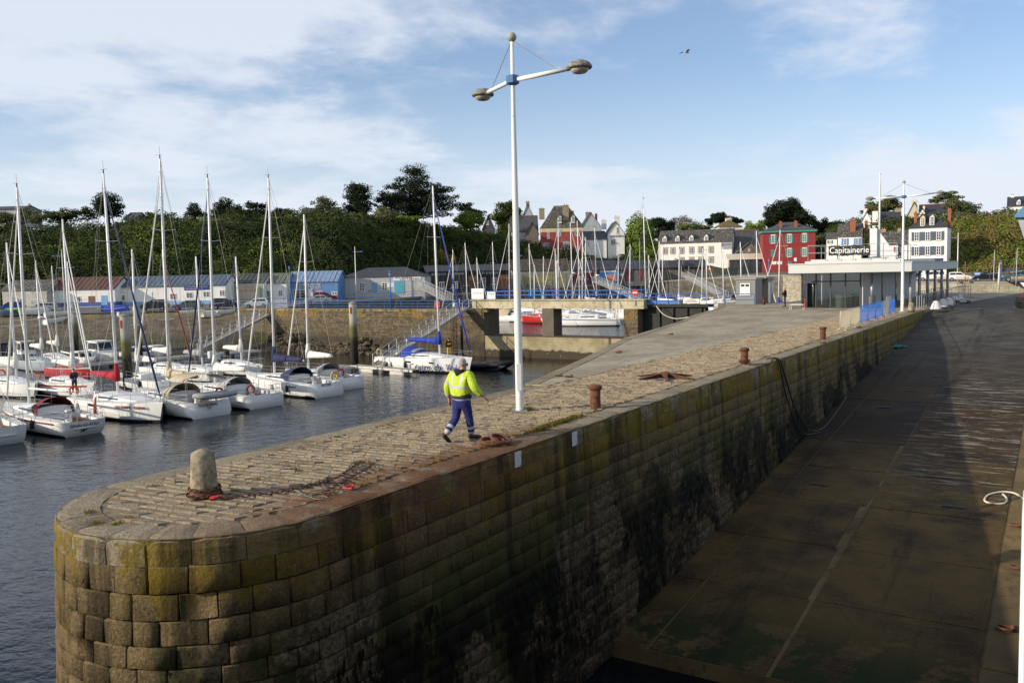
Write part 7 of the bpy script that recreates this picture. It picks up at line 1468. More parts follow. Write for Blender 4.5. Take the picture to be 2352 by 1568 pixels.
def chain(label, pts, name='anchor_chain'):
    pts = [Vector(p) for p in pts]; t = thing(name, label, 'chain', pts[0]); step = 0.092; out = []; acc = 0.0; i = 0; pos = pts[0].copy()
    for a, c in zip(pts, pts[1:]):
        d = c - a; L_ = d.length
        while acc < L_: out.append((a + d * (acc / L_), d.normalized())); acc += step
        acc -= L_
    for k, (p, d) in enumerate(out):
        o = link('chain_link', LINK, t); q = d.to_track_quat('X', 'Z'); o.rotation_mode = 'QUATERNION'; from_ = q @ (Vector((1, 0, 0)).rotation_difference(Vector((1, 0, 0)))); rot = Matrix.Rotation(math.radians(90 if k % 2 else 10) + RND.uniform(-.2, .2), 4, 'X').to_quaternion(); o.rotation_quaternion = q @ rot; o.location = p - pts[0] + Vector((0, 0, 0.005 * (k % 2)))
    return t
def smooth_path(pts, n=6):
    out = []; m = len(pts)
    for i in range(m - 1):
        p0, p1, p2, p3 = pts[max(i - 1, 0)], pts[i], pts[i + 1], pts[min(i + 2, m - 1)]
        for k in range(n):
            t = k / n; out.append(0.5 * ((2 * p1) + (p2 - p0) * t + (2 * p0 - 5 * p1 + 4 * p2 - p3) * t * t + (3 * p1 - p0 - 3 * p2 + p3) * t ** 3))
    return out + [pts[-1]]
bc = G(470, 1139, 0); ring = [bc + Vector((0.25 * math.cos(a), 0.25 * math.sin(a), 0.15)) for a in [0.2 + k * 0.35 for k in range(18)]] + [bc + Vector((0.275 * math.cos(a), 0.275 * math.sin(a), 0.045)) for a in [0.3 + k * 0.35 for k in range(17)]]
path1 = smooth_path([G(x, y, 0.035) for x, y in ((500, 1142), (530, 1141), (575, 1137), (640, 1129), (700, 1117), (740, 1107), (775, 1096), (800, 1080), (820, 1066), (842, 1060), (853, 1066), (843, 1076), (815, 1090), (790, 1104), (765, 1119), (742, 1131), (752, 1134))])
chain('rusty chain wound round the granite bollard and trailed along the setts', ring + path1)
bc = G(1710, 836, 0); ring = [bc + Vector((0.19 * math.cos(a), 0.19 * math.sin(a), 0.06 + 0.004 * k)) for k, a in enumerate([0.2 + k * 0.5 for k in range(26)])]; e = Q(24.6, RT - 0.15, 0.05)
chain('rusty chain wound round the middle bollard towards the wall edge', ring + smooth_path([G(1722, 838, 0.06), G(1745, 836, 0.05), G(1770, 833, 0.05), e]))
M_SHK = mat('shackle_red', (170, 30, 38), 0.6, 0.15, 8)
def shackle(label, p, rz):
    t = thing('shackle', label, 'shackle', p, rz); b = MB(); b.tube([(-0.07, -0.05, 0.03), (0.02, -0.06, 0.04), (0.09, 0, 0.05), (0.02, 0.06, 0.04), (-0.07, 0.05, 0.03)], 0.022, 6); b.build('bow', M_SHK, t, True); b = MB(); b.tube([(-0.07, -0.09, 0.03), (-0.07, 0.09, 0.03)], 0.018, 6); b.build('pin', M_SHK, t)
shackle('red shackle at the foot of the granite bollard', G(494, 1147, 0), 0.4); shackle('red shackle lying at the loose end of the chain', G(803, 1123, 0), 1.2); shackle('small red shackle on the concrete apron near the water', G(1422, 808, 0), 0.6)
def rope(label, pts, r, m, name='rope'):
    t = smooth_path([Vector(p) for p in pts]); o = t[0]; b = MB(); b.tube([p - o for p in t], r, 6); return b.build(name, m, None, True, loc=o, label=label, cat='rope')
M_GLINE = mat('green_line', (104, 122, 108), 0.8)
rope('thin grey green line tangled through the loose chain', [G(x, y, 0.03) for x, y in ((690, 1138), (715, 1128), (745, 1121), (738, 1108), (748, 1096), (775, 1088), (810, 1078), (845, 1065), (850, 1060), (828, 1058), (800, 1072), (780, 1110), (800, 1119))], 0.007, M_GLINE)
rope('grey line looped at the coping edge', [G(x, y, 0.03) for x, y in ((676, 1124), (700, 1136), (730, 1146), (752, 1142), (735, 1138), (712, 1140))], 0.007, M_GLINE)
def iron_ring(label, p, n, r=0.17, k=0.028, staple=True, lay=(0, 0, 1)):
    t = thing('mooring_ring', label, 'mooring ring', p); b = MB(); b.torus((0, 0, k * 1.1), r, k, 18, 7, lay); b.build('ring', M_IRON, t, True)
    if staple: b = MB(); d = Vector((math.cos(n), math.sin(n), 0)); s = Vector((-d.y, d.x, 0)) * 0.06; b.tube([d * r + s - Vector((0, 0, 0.02)), d * r + s + Vector((0, 0, 0.07)), d * r - s + Vector((0, 0, 0.07)), d * r - s - Vector((0, 0, 0.02))], 0.024, 6); b.build('staple', M_IRON, t, True)
    return t
iron_ring('heavy rusty ring lying at the coping by the walking worker', G(1131, 1018, 0.02), 0.2, 0.24, 0.045, True, (0.05, -0.1, 1)); iron_ring('second rusty ring leaning on the heavy one', G(1150, 1012, 0.06), 2.6, 0.20, 0.036, False, (0.3, -0.2, 1))
for px, py, lab in ((1282, 864, 'rusty mooring ring on the apron edge stones beyond the lamp post'), (1420, 810, 'mooring ring on the apron above the sill'), (1540, 768, 'mooring ring on the apron by the lock gate'), (1306, 866, 'iron hoop standing from the apron beside the rusty ring'), (1972, 752, 'rusty ring at the coping beside the crowd barriers'), (1890, 788, 'rusty ring lying by the bollard before the barriers')): iron_ring(lab, G(px, py, 0.01), 0.5, 0.12, 0.022)
for px, py, lab in ((2338, 1211, 'rusty orange ring on the slipway kerb beside the coiled rope'), (2338, 1308, 'rusty ring in a recess of the slipway kerb'), (2308, 1447, 'dark rusty ring lowest on the slipway kerb')):
    for d in range(100, 400):
        p = P(px, py, d / 10); q = p - PO; uu = q.x * UU.x + q.y * UU.y
        if p.z < ramp_z(uu) + 0.05: break
    iron_ring(lab, Vector((p.x, p.y, ramp_z(uu) + 0.05)), 0.2, 0.19, 0.035, True, (0.1, 0.1, 1))
def on_ramp(px, py, h=0.03):
    for d in range(150, 800):
        p = P(px, py, d / 10); q = p - PO; uu = q.x * UU.x + q.y * UU.y
        if p.z < ramp_z(uu) + h: return Vector((p.x, p.y, ramp_z(uu) + h))
rope('thick pale rope lying in a loop on the slipway', [on_ramp(x, y) for x, y in ((2352, 1148), (2330, 1133), (2300, 1131), (2270, 1138), (2262, 1150), (2285, 1158), (2308, 1156), (2312, 1146), (2303, 1136))], 0.035, M_ROPE)
b = thing('rope_heap', 'heap of turquoise rope at the foot of the pier wall', 'rope', on_ramp(2050, 798)); o = b.location; R = random.Random(4); tb = MB()
for k in range(14): q = [Vector((R.gauss(0, 0.30) + 0.3 * math.sin(k), R.gauss(0, 0.22), abs(R.gauss(0.08, 0.07)))) for _ in range(6)]; tb.tube(smooth_path(q, 4), 0.03, 5)
tb.build('strands', mat('turquoise_rope', (48, 142, 140), 0.8), b, True, kind='stuff')
M_HOSE = mat('black_hose', (22, 22, 24), 0.6)
rope('black mooring warp hanging from the chained bollard down the wall to the slipway', [Q(24.6, RT - 0.2, 0.05), Q(24.8, RT + 0.06, -0.05), Q(25.4, RT + 0.16, -0.9), Q(26.6, RT + 0.2, -2.2), Q(28.2, RT + 0.35, -3.3), Q(29.6, RT + 0.5, ramp_z(29.6) + 0.04), Q(31.5, RT + 0.55, ramp_z(31.5) + 0.04), Q(36, RT + 0.3, ramp_z(36) + 0.04)], 0.03, M_HOSE)
rope('second black warp beside the first on the wall', [Q(24.3, RT - 0.3, 0.06), Q(24.6, RT + 0.06, -0.06), Q(25.1, RT + 0.14, -1.1), Q(26.1, RT + 0.2, -2.4), Q(27.6, RT + 0.3, -3.4), Q(29.2, RT + 0.6, ramp_z(29.2) + 0.04)], 0.025, M_HOSE)
rope('white chain drooping from the lock gate to the apron edge', [ML(22.4, -0.1, -0.6), ML(23.6, -0.9, 0.4), ML(25.2, -1.25, 1.4), G(1585, 728, -0.6)], 0.04, M_ROPE)
# star shaped rusty stand on the setts
t = thing('star_base', 'rusty star shaped steel base with flat arms lying on the setts', 'steel base', G(1528, 868, 0)); b = MB(); b.lathe([(0.16, 0.10), (0.2, 0.12), (0.2, 0.17), (0.12, 0.2), (0.1, 0.21)], 10); b.build('hub', M_IRON, t)
for k in range(6): a = 0.4 + k * math.pi / 3; d = Vector((math.cos(a), math.sin(a), 0)); b = MB(); b.add([d * 0.1 + Vector((0, 0, 0.17)), d * 1.0 + Vector((0, 0, 0.03)), d * 1.0 + Vector((0, 0, 0.0)), d * 0.1], [(0, 1, 2, 3)]); s = Vector((-d.y, d.x, 0)) * 0.05; b.obox(d * 0.55 + Vector((0, 0, 0.10)), d * 0.48 + Vector((0, 0, -0.075)), s, (0, 0, 0.012)); b.build('arm', M_IRON, t)
b = MB(); b.box(-0.8, 0.8, -0.5, 0.5, 0, 0.012); b.build('base_plate', mat('wet_concrete', (104, 98, 88), 0.8), t)
# ------------------------------------------------------------------ crowd barriers
def barrier(label, u0, u1, v, m, grp=None):
    t = thing('crowd_barrier', label, 'barrier', Q(u0, v, 0), PYAW, grp); L_ = u1 - u0 - 0.06; b = MB(); b.tube([(0.05, 0, 0), (0.05, 0, 0.95), (0.1, 0, 1.05), (0.2, 0, 1.08), (L_ - 0.2, 0, 1.08), (L_ - 0.1, 0, 1.05), (L_ - 0.05, 0, 0.95), (L_ - 0.05, 0, 0)], 0.024, 6); b.tube([(0.05, 0, 0.16), (L_ - 0.05, 0, 0.16)], 0.02, 5); b.build('frame', m, t, True)
    b = MB(); n = int(L_ / 0.125); [b.tube([(0.05 + (L_ - 0.1) * k / n, 0, 0.16), (0.05 + (L_ - 0.1) * k / n, 0, 1.07)], 0.0075, 4) for k in range(1, n)]; b.build('bars', m, t, kind='stuff')
    for x in (0.25, L_ - 0.25): b = MB(); b.tube([(x, -0.28, 0.0), (x, 0, 0.14), (x, 0.28, 0.0)], 0.02, 5); b.build('foot', m, t)
M_BARC = mat('cream_barrier', (206, 196, 168), 0.5, 0.08); M_BARB = mat('bright_blue_barrier', (58, 118, 206), 0.45, 0.08)
u_ = 41.1
for k, (m, lab) in enumerate(((M_BARC, 'cream crowd barrier at the open end of the row'), (M_BARC, 'cream crowd barrier next to the first blue one'), (M_BARB, 'blue crowd barrier in the row beside the pier edge'), (M_BARB, 'blue crowd barrier in the row beside the pier edge'), (M_BARB, 'blue crowd barrier in the row beside the pier edge'), (M_GREYB, 'galvanised crowd barrier leaning among the blue ones'), (M_BARB, 'blue crowd barrier by the lamp post at the office'))): barrier(lab, u_, u_ + 2.85, 1.4 - 0.04 * k, m, 'crowd barriers on the pier' if 'row beside the pier' in lab else None); u_ += 2.85
for k in range(2): barrier('galvanised crowd barrier standing under the office canopy', 66.2, 69, -1.6 + 1.3 * k, M_GREYB, 'barriers under the canopy')
railing('pier_railing', 'galvanised railing along the quay side of the harbour office', [Q(65.2, 2.1, 0), Q(84, 2.1, 0), Q(104, 2.1, 0)], 1.1, M_GREYB, 1.3, (1.0,), 0.03)
railing('ramp_railing', 'second galvanised railing under the office canopy', [Q(70, 0.6, 0.03), Q(96, 0.6, 0.03)], 1.05, M_GREYB, 1.6, (1.0, 0.6), 0.028)
M_CONCW = mat('white_concrete', (206, 206, 202), 0.8, 0.05, 2, 0.1)
for k, (px, py) in enumerate(((2149.5, 710), (2165.5, 704.5), (2179, 700.5), (2192.5, 696.5), (2204, 692))):
    p = G(px, py, 0); t = thing('concrete_block', 'white domed concrete block in the line beside the office railing', 'block', p, PYAW, 'white concrete blocks by the office'); b = MB(); b.lathe([(0.42, 0), (0.44, 0.05), (0.40, 0.12), (0.26, 0.5), (0.2, 0.62), (0.1, 0.67)], 10); b.build('dome', M_CONCW, t); b = MB(); b.obox((0.0, -0.40, 0.14), (0.2, 0, 0), (0, 0.03, 0), (0, 0, 0.03)); b.build('lifting_slot', M_RUBB, t)
t = thing('luggage_trolley', 'grey steel luggage trolley with tall end rails near the concrete blocks', 'trolley', G(2212, 696, 0), PYAW); b = MB(); b.box(-1.2, 1.2, -0.55, 0.55, 0.28, 0.36); b.build('deck', M_GREYB, t)
for x in (-1.15, 1.15): b = MB(); b.tube([(x, -0.5, 0.36), (x, -0.5, 1.5), (x, 0.5, 1.5), (x, 0.5, 0.36)], 0.03, 5); b.tube([(x, 0, 0.36), (x, 0, 1.5)], 0.02, 5); b.build('end_rail', M_GREYB, t)
for x in (-0.9, 0.9):
    for y in (-0.45, 0.45): b = MB(); b.tube([(x, y - 0.04, 0.14), (x, y + 0.04, 0.14)], 0.14, 10); b.build('wheel', M_RUBB, t)
# ------------------------------------------------------------------ people
def skinmesh(nodes, edges, root, sub=2):
    """nodes: name -> (position, radius or (rx, ry)); grows a smooth surface over the joints"""
    names = list(nodes); ix = {n: i for i, n in enumerate(names)}
    me = bpy.data.meshes.new('skin'); me.from_pydata([nodes[n][0] for n in names], [(ix[a], ix[b]) for a, b in edges], []); o = bpy.data.objects.new('skin', me); COL.objects.link(o)
    o.modifiers.new('s', 'SKIN').use_smooth_shade = True
    for n in names:
        r = nodes[n][1]; me.skin_vertices[0].data[ix[n]].radius = r if isinstance(r, tuple) else (r, r); me.skin_vertices[0].data[ix[n]].use_root = (n == root)
    m = o.modifiers.new('d', 'SUBSURF'); m.levels = sub; m.render_levels = sub
    out = bpy.data.meshes.new_from_object(o.evaluated_get(bpy.context.evaluated_depsgraph_get())); bpy.data.objects.remove(o); bpy.data.meshes.remove(me)
    out.polygons.foreach_set('use_smooth', [True] * len(out.polygons)); return out
M_SKIN = mat('skin', (176, 124, 98), 0.6, 0.08, 8); M_HIVIS = mat('hi_vis_yellow', (186, 208, 52), 0.8, 0.12, 7, 0.8, bdist=0.04); M_REFL = mat('reflective_tape', (168, 172, 174), 0.4, 0.05); M_CHAR = mat('charcoal_cloth', (50, 52, 56), 0.9, 0.1, 5, 0.2); M_NAVY = mat('work_trousers', (36, 42, 106), 0.85, 0.25, 7, 0.9, bdist=0.04); M_SHOE = mat('black_shoe', (26, 26, 28), 0.6); M_HAIRG = mat('grey_hair', (158, 152, 146), 0.9, 0.15, 30, 0.3); M_BLKC = mat('black_cloth', (24, 24, 27), 0.9, 0.1, 5); M_NAVYC = mat('navy_cloth', (34, 38, 52), 0.9, 0.1, 5); M_DENIM = mat('dark_denim', (44, 50, 66), 0.9, 0.1, 6); M_HAIRD = mat('dark_hair', (48, 42, 38), 0.9, 0.2, 20)
WALK = dict(pel=(0, 0, .93), chest=(0, .03, 1.32), neck=(0, .05, 1.50), head=(.01, .08, 1.64), shl=(-.23, .01, 1.42), shr=(.23, .03, 1.42), ell=(-.37, -.03, 1.15), elr=(.40, -.03, 1.17), wrl=(-.38, .03, .90), wrr=(.50, .12, .99), hil=(-.10, 0, .90), hir=(.10, 0, .90), knl=(-.11, -.06, .49), knr=(.10, .13, .50), anl=(-.13, -.40, .17), anr=(.09, .22, .085), tol=(-.13, -.30, .03), tor=(.11, .40, .035))
STAND = dict(pel=(0, 0, .93), chest=(0, .0, 1.32), neck=(0, .0, 1.50), head=(0, .03, 1.64), shl=(-.19, 0, 1.42), shr=(.19, 0, 1.42), ell=(-.26, -.03, 1.15), elr=(.26, -.03, 1.15), wrl=(-.26, .06, .90), wrr=(.26, .06, .90), hil=(-.10, 0, .90), hir=(.10, 0, .90), knl=(-.11, .02, .49), knr=(.11, .02, .49), anl=(-.12, -.02, .085), anr=(.12, -.02, .085), tol=(-.14, .14, .03), tor=(.14, .14, .03))
REACH = dict(STAND, elr=(.24, .16, 1.14), wrr=(.10, .34, 1.0), ell=(-.25, .10, 1.14), wrl=(-.08, .30, 1.03))
STRIDE = dict(STAND, knl=(-.1, .14, .5), anl=(-.1, .22, .09), tol=(-.1, .38, .03), knr=(.1, -.05, .49), anr=(.1, -.32, .12), tor=(.1, -.2, .03))
def person(label, loc, yaw, J, top, legs, shoe, hair, scale=1.0, bulk=1.0, detail=1, hairlen=0, turn=0.0, jacketmats=None, rule=None, group=None):
    t = thing('person', label, 'person', loc, yaw, group); t.scale = (scale, scale, scale); V3 = {k: Vector(v) for k, v in J.items()}
    b = {}; E = []
    def nd(n, p, r): b[n] = (tuple(p), r)
    nd('pel', V3['pel'], (.13, .11)); nd('chest', V3['chest'], (.14, .11)); nd('neck', V3['neck'], .06); nd('jaw', V3['head'] + Vector((0, .0, -.07)), (.072, .07)); nd('skull', V3['head'] + Vector((0, 0, .05)), (.088, .078)); nd('crown', V3['head'] + Vector((0, -.01, .115)), (.05, .05))
    E += [('pel', 'chest'), ('chest', 'neck'), ('neck', 'jaw'), ('jaw', 'skull'), ('skull', 'crown')]
    for s in 'lr':
        nd('sh' + s, V3['sh' + s], .06); nd('el' + s, V3['el' + s], .043); nd('wr' + s, V3['wr' + s], .030); E += [('chest', 'sh' + s), ('sh' + s, 'el' + s), ('el' + s, 'wr' + s)]
        d = (V3['wr' + s] - V3['el' + s]).normalized(); pm = V3['wr' + s] + d * .075; nd('pm' + s, pm, (.036, .020)); E.append(('wr' + s, 'pm' + s)); sd = Vector((0, 1, 0)) - d * d.y; sd.normalize(); ot = d.cross(sd)
        for k, (o_, ln) in enumerate(((-.030, .075), (-.010, .088), (.011, .082), (.030, .062))):
            a = pm + d * .03 + sd * o_; nd('f%d%s' % (k, s), a, .0105); nd('g%d%s' % (k, s), a + d * ln * .55 + ot * .006, .0095); nd('h%d%s' % (k, s), a + d * ln + ot * .022, .008); E += [('pm' + s, 'f%d%s' % (k, s)), ('f%d%s' % (k, s), 'g%d%s' % (k, s)), ('g%d%s' % (k, s), 'h%d%s' % (k, s))]
        a = V3['wr' + s] + d * .03 + sd * .042; nd('t0' + s, a, .012); nd('t1' + s, a + d * .04 + sd * .02, .010); E += [('wr' + s, 't0' + s), ('t0' + s, 't1' + s)]
        nd('hi' + s, V3['hi' + s], .09); nd('kn' + s, V3['kn' + s], .055); nd('an' + s, V3['an' + s], .038); nd('to' + s, V3['to' + s], .03); E += [('pel', 'hi' + s), ('hi' + s, 'kn' + s), ('kn' + s, 'an' + s), ('an' + s, 'to' + s)]
    me = skinmesh(b, E, 'pel', 2); me.materials.clear(); me.materials.append(M_SKIN); bo = link('body', me, t)
    h = V3['head']; RT_ = Matrix.Rotation(turn, 3, 'Z'); TV = lambda x, y, z: RT_ @ Vector((x, y, z)); f = MB(); f.ell(h + TV(0, .088, -.005), (.014, .022, .026), 8, 5); [f.ell(h + TV(sx * .082, -.005, 0), (.014, .026, .036), 8, 5) for sx in (-1, 1)]; f.ell(h + TV(0, .083, -.055), (.026, .010, .008), 8, 4); f.build('face_features', M_SKIN, bo, True)
    f = MB(); [f.ell(h + TV(sx * .032, .078, .022), (.013, .008, .008), 8, 4) for sx in (-1, 1)]; f.build('eyes', M_SHOE, bo, True)
    # hair
    hb_ = MB(); rows = []
    for i in range(6):
        th = math.pi / 2 * (1 - i / 5 * (0.92 if not hairlen else 1.25)); rows.append([tuple(h + Vector((0, -.012, .045)) + Vector((.090 * math.cos(th) * math.cos(a), .102 * math.cos(th) * math.sin(a) - (0.015 if i > 2 else 0), .108 * math.sin(th) - (0.05 if i == 5 and math.sin(a) < 0.2 else 0) + (0.03 if i == 5 and math.sin(a) > 0.5 else 0)))) for a in [2 * math.pi * k / 14 for k in range(14)]])
    hb_.grid(rows, True); hb_.build('hair', hair, bo, True)
    # trousers
    b = {}; E = []; nd('pel', V3['pel'] + Vector((0, 0, .06)), (.17 * bulk, .135 * bulk)); nd('cr', V3['pel'] + Vector((0, 0, -.05)), (.16 * bulk, .13 * bulk)); E.append(('pel', 'cr'))
    for s in 'lr':
        nd('th' + s, V3['hi' + s].lerp(V3['kn' + s], .35), .092 * bulk); nd('kn' + s, V3['kn' + s], .078 * bulk ** .5); nd('sh' + s, V3['kn' + s].lerp(V3['an' + s], .5), .076 * bulk ** .5); nd('an' + s, V3['an' + s].lerp(V3['kn' + s], .05), .074); E += [('cr', 'th' + s), ('th' + s, 'kn' + s), ('kn' + s, 'sh' + s), ('sh' + s, 'an' + s)]
    me = skinmesh(b, E, 'cr', 3 if detail > 1 else 2); me.materials.clear(); lm = legs if isinstance(legs, list) else [legs]; [me.materials.append(m) for m in lm]
    if len(lm) > 1:
        for p in me.polygons:
            c = p.center; s = 'l' if c.x < 0 else 'r'; q = (V3['kn' + s] - c).dot(V3['kn' + s] - V3['an' + s]) / (V3['kn' + s] - V3['an' + s]).length_squared
            if 0.46 < q < 0.63 or 0.76 < q < 0.93: p.material_index = 1
    link('trousers', me, t)
    # jacket
    b = {}; E = []; B_ = bulk; nd('hem', V3['pel'] + Vector((0, 0, -.16)), (.18 * B_, .145 * B_)); nd('waist', V3['pel'].lerp(V3['chest'], .45), (.205 * B_, .165 * B_)); nd('chest', V3['chest'], (.215 * B_, .15 * B_)); nd('col', V3['neck'] + Vector((0, -.01, -.045)), (.10, .095)); E += [('hem', 'waist'), ('waist', 'chest'), ('chest', 'col')]
    for s in 'lr': nd('sh' + s, V3['sh' + s], .094 * B_ ** .7); nd('up' + s, V3['sh' + s].lerp(V3['el' + s], .55), .084 * B_ ** .7); nd('el' + s, V3['el' + s], .074 * B_ ** .7); nd('wr' + s, V3['wr' + s].lerp(V3['el' + s], .08), .058 * B_ ** .5); E += [('chest', 'sh' + s), ('sh' + s, 'up' + s), ('up' + s, 'el' + s), ('el' + s, 'wr' + s)]
    me = skinmesh(b, E, 'chest', 4 if rule else 2); me.materials.clear(); [me.materials.append(m) for m in (jacketmats or [top])]
    if rule:
        for p in me.polygons: p.material_index = rule(p.center, V3)
    link('jacket', me, t)
    for s in 'lr':
        sb_ = MB(); a = V3['an' + s] + Vector((0, -.03, -.02)); c = V3['to' + s]; d = (c - a).normalized(); sb_.tube([a - d * .06, a, a.lerp(c, .5), c + d * .04, c + d * .09], [.035, .052, .05, .045, .02], 8); sb_.build('shoe', shoe, t, True)
    return t
def hv(c, J):
    for s, k in (('l', -1), ('r', 1)):           # sleeves first
        ax = J['el' + s] - J['sh' + s]; q = (c - J['sh' + s]).dot(ax) / ax.length_squared; dist = (c - J['sh' + s] - ax * max(0, min(1, q))).length
        ax2 = J['wr' + s] - J['el' + s]; q2 = (c - J['el' + s]).dot(ax2) / ax2.length_squared; d2 = (c - J['el' + s] - ax2 * max(0, min(1, q2))).length
        if abs(c.x) > 0.27 or (min(dist, d2) < 0.12 and abs(c.x) > 0.24 and c.z < 1.33):
            if q2 > 0.78: return 2
            if 0.56 < q2 < 0.74: return 1
            if 0.52 < q < 0.74 and q2 < 0.1: return 1
            return 0
    dip = 0.03 * math.cos(c.x * 9) 
    if c.z < 0.86: return 2
    if c.z < 0.93: return 1
    if c.z < 0.985 + (0.035 if c.y < 0 else 0) - dip: return 2
    if 1.15 < c.z < 1.205: return 1
    if c.z >= 1.205 and c.z < 1.47:
        w = 0.10 + (c.z - 1.2) * 0.16
        if abs(abs(c.x) - w) < 0.026: return 1
    return 0
wk = person('worker in a yellow hi-vis jacket and navy trousers walking along the pier', G(1062, 1011, 0.0), math.atan2(0.80, 0.60) - math.pi / 2, WALK, None, [M_NAVY, M_REFL], M_SHOE, M_HAIRG, 1.0, 1.36, 2, 0, jacketmats=[M_HIVIS, M_REFL, M_CHAR], rule=hv, turn=-0.9)
hd = MB(); hd.tube([(-.08, .06, 1.50), (-.10, -.03, 1.51), (0, -.10, 1.48), (.10, -.03, 1.51), (.08, .07, 1.50)], [.035, .055, .07, .055, .035], 10); hd.build('hood', M_BLKC, wk, True)
gs = MB(); T_ = Matrix.Rotation(-0.9, 3, 'Z'); hc_ = Vector(WALK['head']); gp = lambda x, y, z: hc_ + T_ @ Vector((x, y, z)); gs.bar(gp(.086, 0, .025), gp(.07, .095, .022), 0.010); gs.bar(gp(-.086, 0, .025), gp(-.07, .095, .022), 0.010); gs.bar(gp(-.07, .10, .02), gp(.07, .10, .02), 0.012, 0.035); gs.build('glasses', M_SHOE, wk)
person('man in a dark shirt and jeans standing by the kiosk', G(1803, 704, 0), math.radians(75), REACH, M_BLKC, M_DENIM, M_SHOE, M_HAIRG, 1.02, 1.08)
person('woman in a dark coat and pale scarf walking past the yellow shutters', P(1212, 664, 194), math.radians(100), STRIDE, M_NAVYC, M_BLKC, M_SHOE, M_HAIRD, 0.95, 0.95, hairlen=1)
person('man in dark clothes walking past the yellow shutters', P(1222, 662.5, 195), math.radians(100), STRIDE, M_BLKC, M_DENIM, M_SHOE, M_HAIRD, 1.0, 1.0)
p = P(1031, 800, 86.5); person('sailor in a black and yellow oilskin standing on the training yacht', Vector((p.x, p.y, WATER + 1.42)), math.radians(20), STAND, None, mat('oilskin_yellow', (214, 168, 36), 0.6), M_SHOE, M_HAIRD, 1.0, 1.15, 1, 0, jacketmats=[M_BLKC, MATS['oilskin_yellow']], rule=lambda c, J: 1 if 1.1 < c.z < 1.3 and abs(c.x) < 0.2 else 0)
person('sailor in navy clothes stooping among the sterns beyond the maroon hood', G(172, 900, WATER + 1.3), math.radians(200), REACH, M_NAVYC, M_NAVYC, M_SHOE, M_HAIRD, 1.0, 1.1)
person('staff member in a blue shirt standing inside the office door', Q(68.2, -6.4, 0.03), math.radians(240), STAND, mat('staff_blue', (62, 92, 128), 0.8), M_BLKC, M_SHOE, M_HAIRD, 1.0, 1.05)
person('clerk behind the office counter', Q(70.6, -3.7, -0.28), math.radians(150), STAND, M_BLKC, M_BLKC, M_SHOE, M_HAIRD, 1.0, 1.0)
# ------------------------------------------------------------------ cars
def carpaint(name, c): return mat(name, c, 0.25, 0.04, 1.0, spec=0.6)
M_TYRE = mat('tyre', (26, 26, 27), 0.85); M_RIM = mat('alloy_rim', (150, 152, 154), 0.4, 0.1, metal=0.5); M_CARG = mat('car_glass', (28, 34, 40), 0.06); M_HEAD = mat('headlight', (206, 208, 208), 0.2); M_TAIL = mat('tail_light', (150, 20, 22), 0.3)
SHAPES = {  # side outline of the body, then of the glasshouse (x forward, z up)
    'hatch': (3.7, 1.62, [(-1.85, .35), (-1.88, .75), (-1.80, .98), (.55, .95), (1.35, .88), (1.80, .68), (1.85, .35)], [(-1.78, .96), (-1.45, 1.44), (-.9, 1.50), (.2, 1.47), (.98, .93)]),
    'estate': (4.5, 1.75, [(-2.2, .35), (-2.25, .8), (-2.2, .95), (.7, .95), (1.7, .88), (2.2, .68), (2.25, .35)], [(-2.15, .94), (-1.9, 1.42), (-1.4, 1.48), (.2, 1.46), (1.1, .93)]),
    'sedan': (4.4, 1.72, [(-2.2, .35), (-2.22, .8), (-2.1, .95), (-1.3, .97), (.7, .93), (1.7, .85), (2.15, .65), (2.2, .35)], [(-1.55, .95), (-.95, 1.38), (-.4, 1.42), (.3, 1.40), (1.05, .92)]),
    'mpv': (4.5, 1.82, [(-2.2, .35), (-2.25, .85), (-2.2, 1.0), (.8, 1.0), (1.6, .95), (2.15, .75), (2.25, .35)], [(-2.18, .99), (-2.0, 1.62), (-1.4, 1.70), (.1, 1.66), (1.35, .97)]),
    'suv': (4.4, 1.85, [(-2.15, .45), (-2.2, .9), (-2.15, 1.08), (.7, 1.06), (1.7, 1.02), (2.1, .8), (2.15, .45)], [(-2.1, 1.06), (-1.85, 1.62), (-1.3, 1.70), (.1, 1.68), (.95, 1.04)]),
    'van': (4.9, 1.95, [(-2.4, .4), (-2.42, 1.0), (-2.4, 1.15), (1.2, 1.15), (1.9, 1.05), (2.4, .8), (2.45, .4)], [(-2.39, 1.14), (-2.34, 1.9), (-1.9, 1.97), (.6, 1.95), (1.5, 1.12)])}
CARP = {}
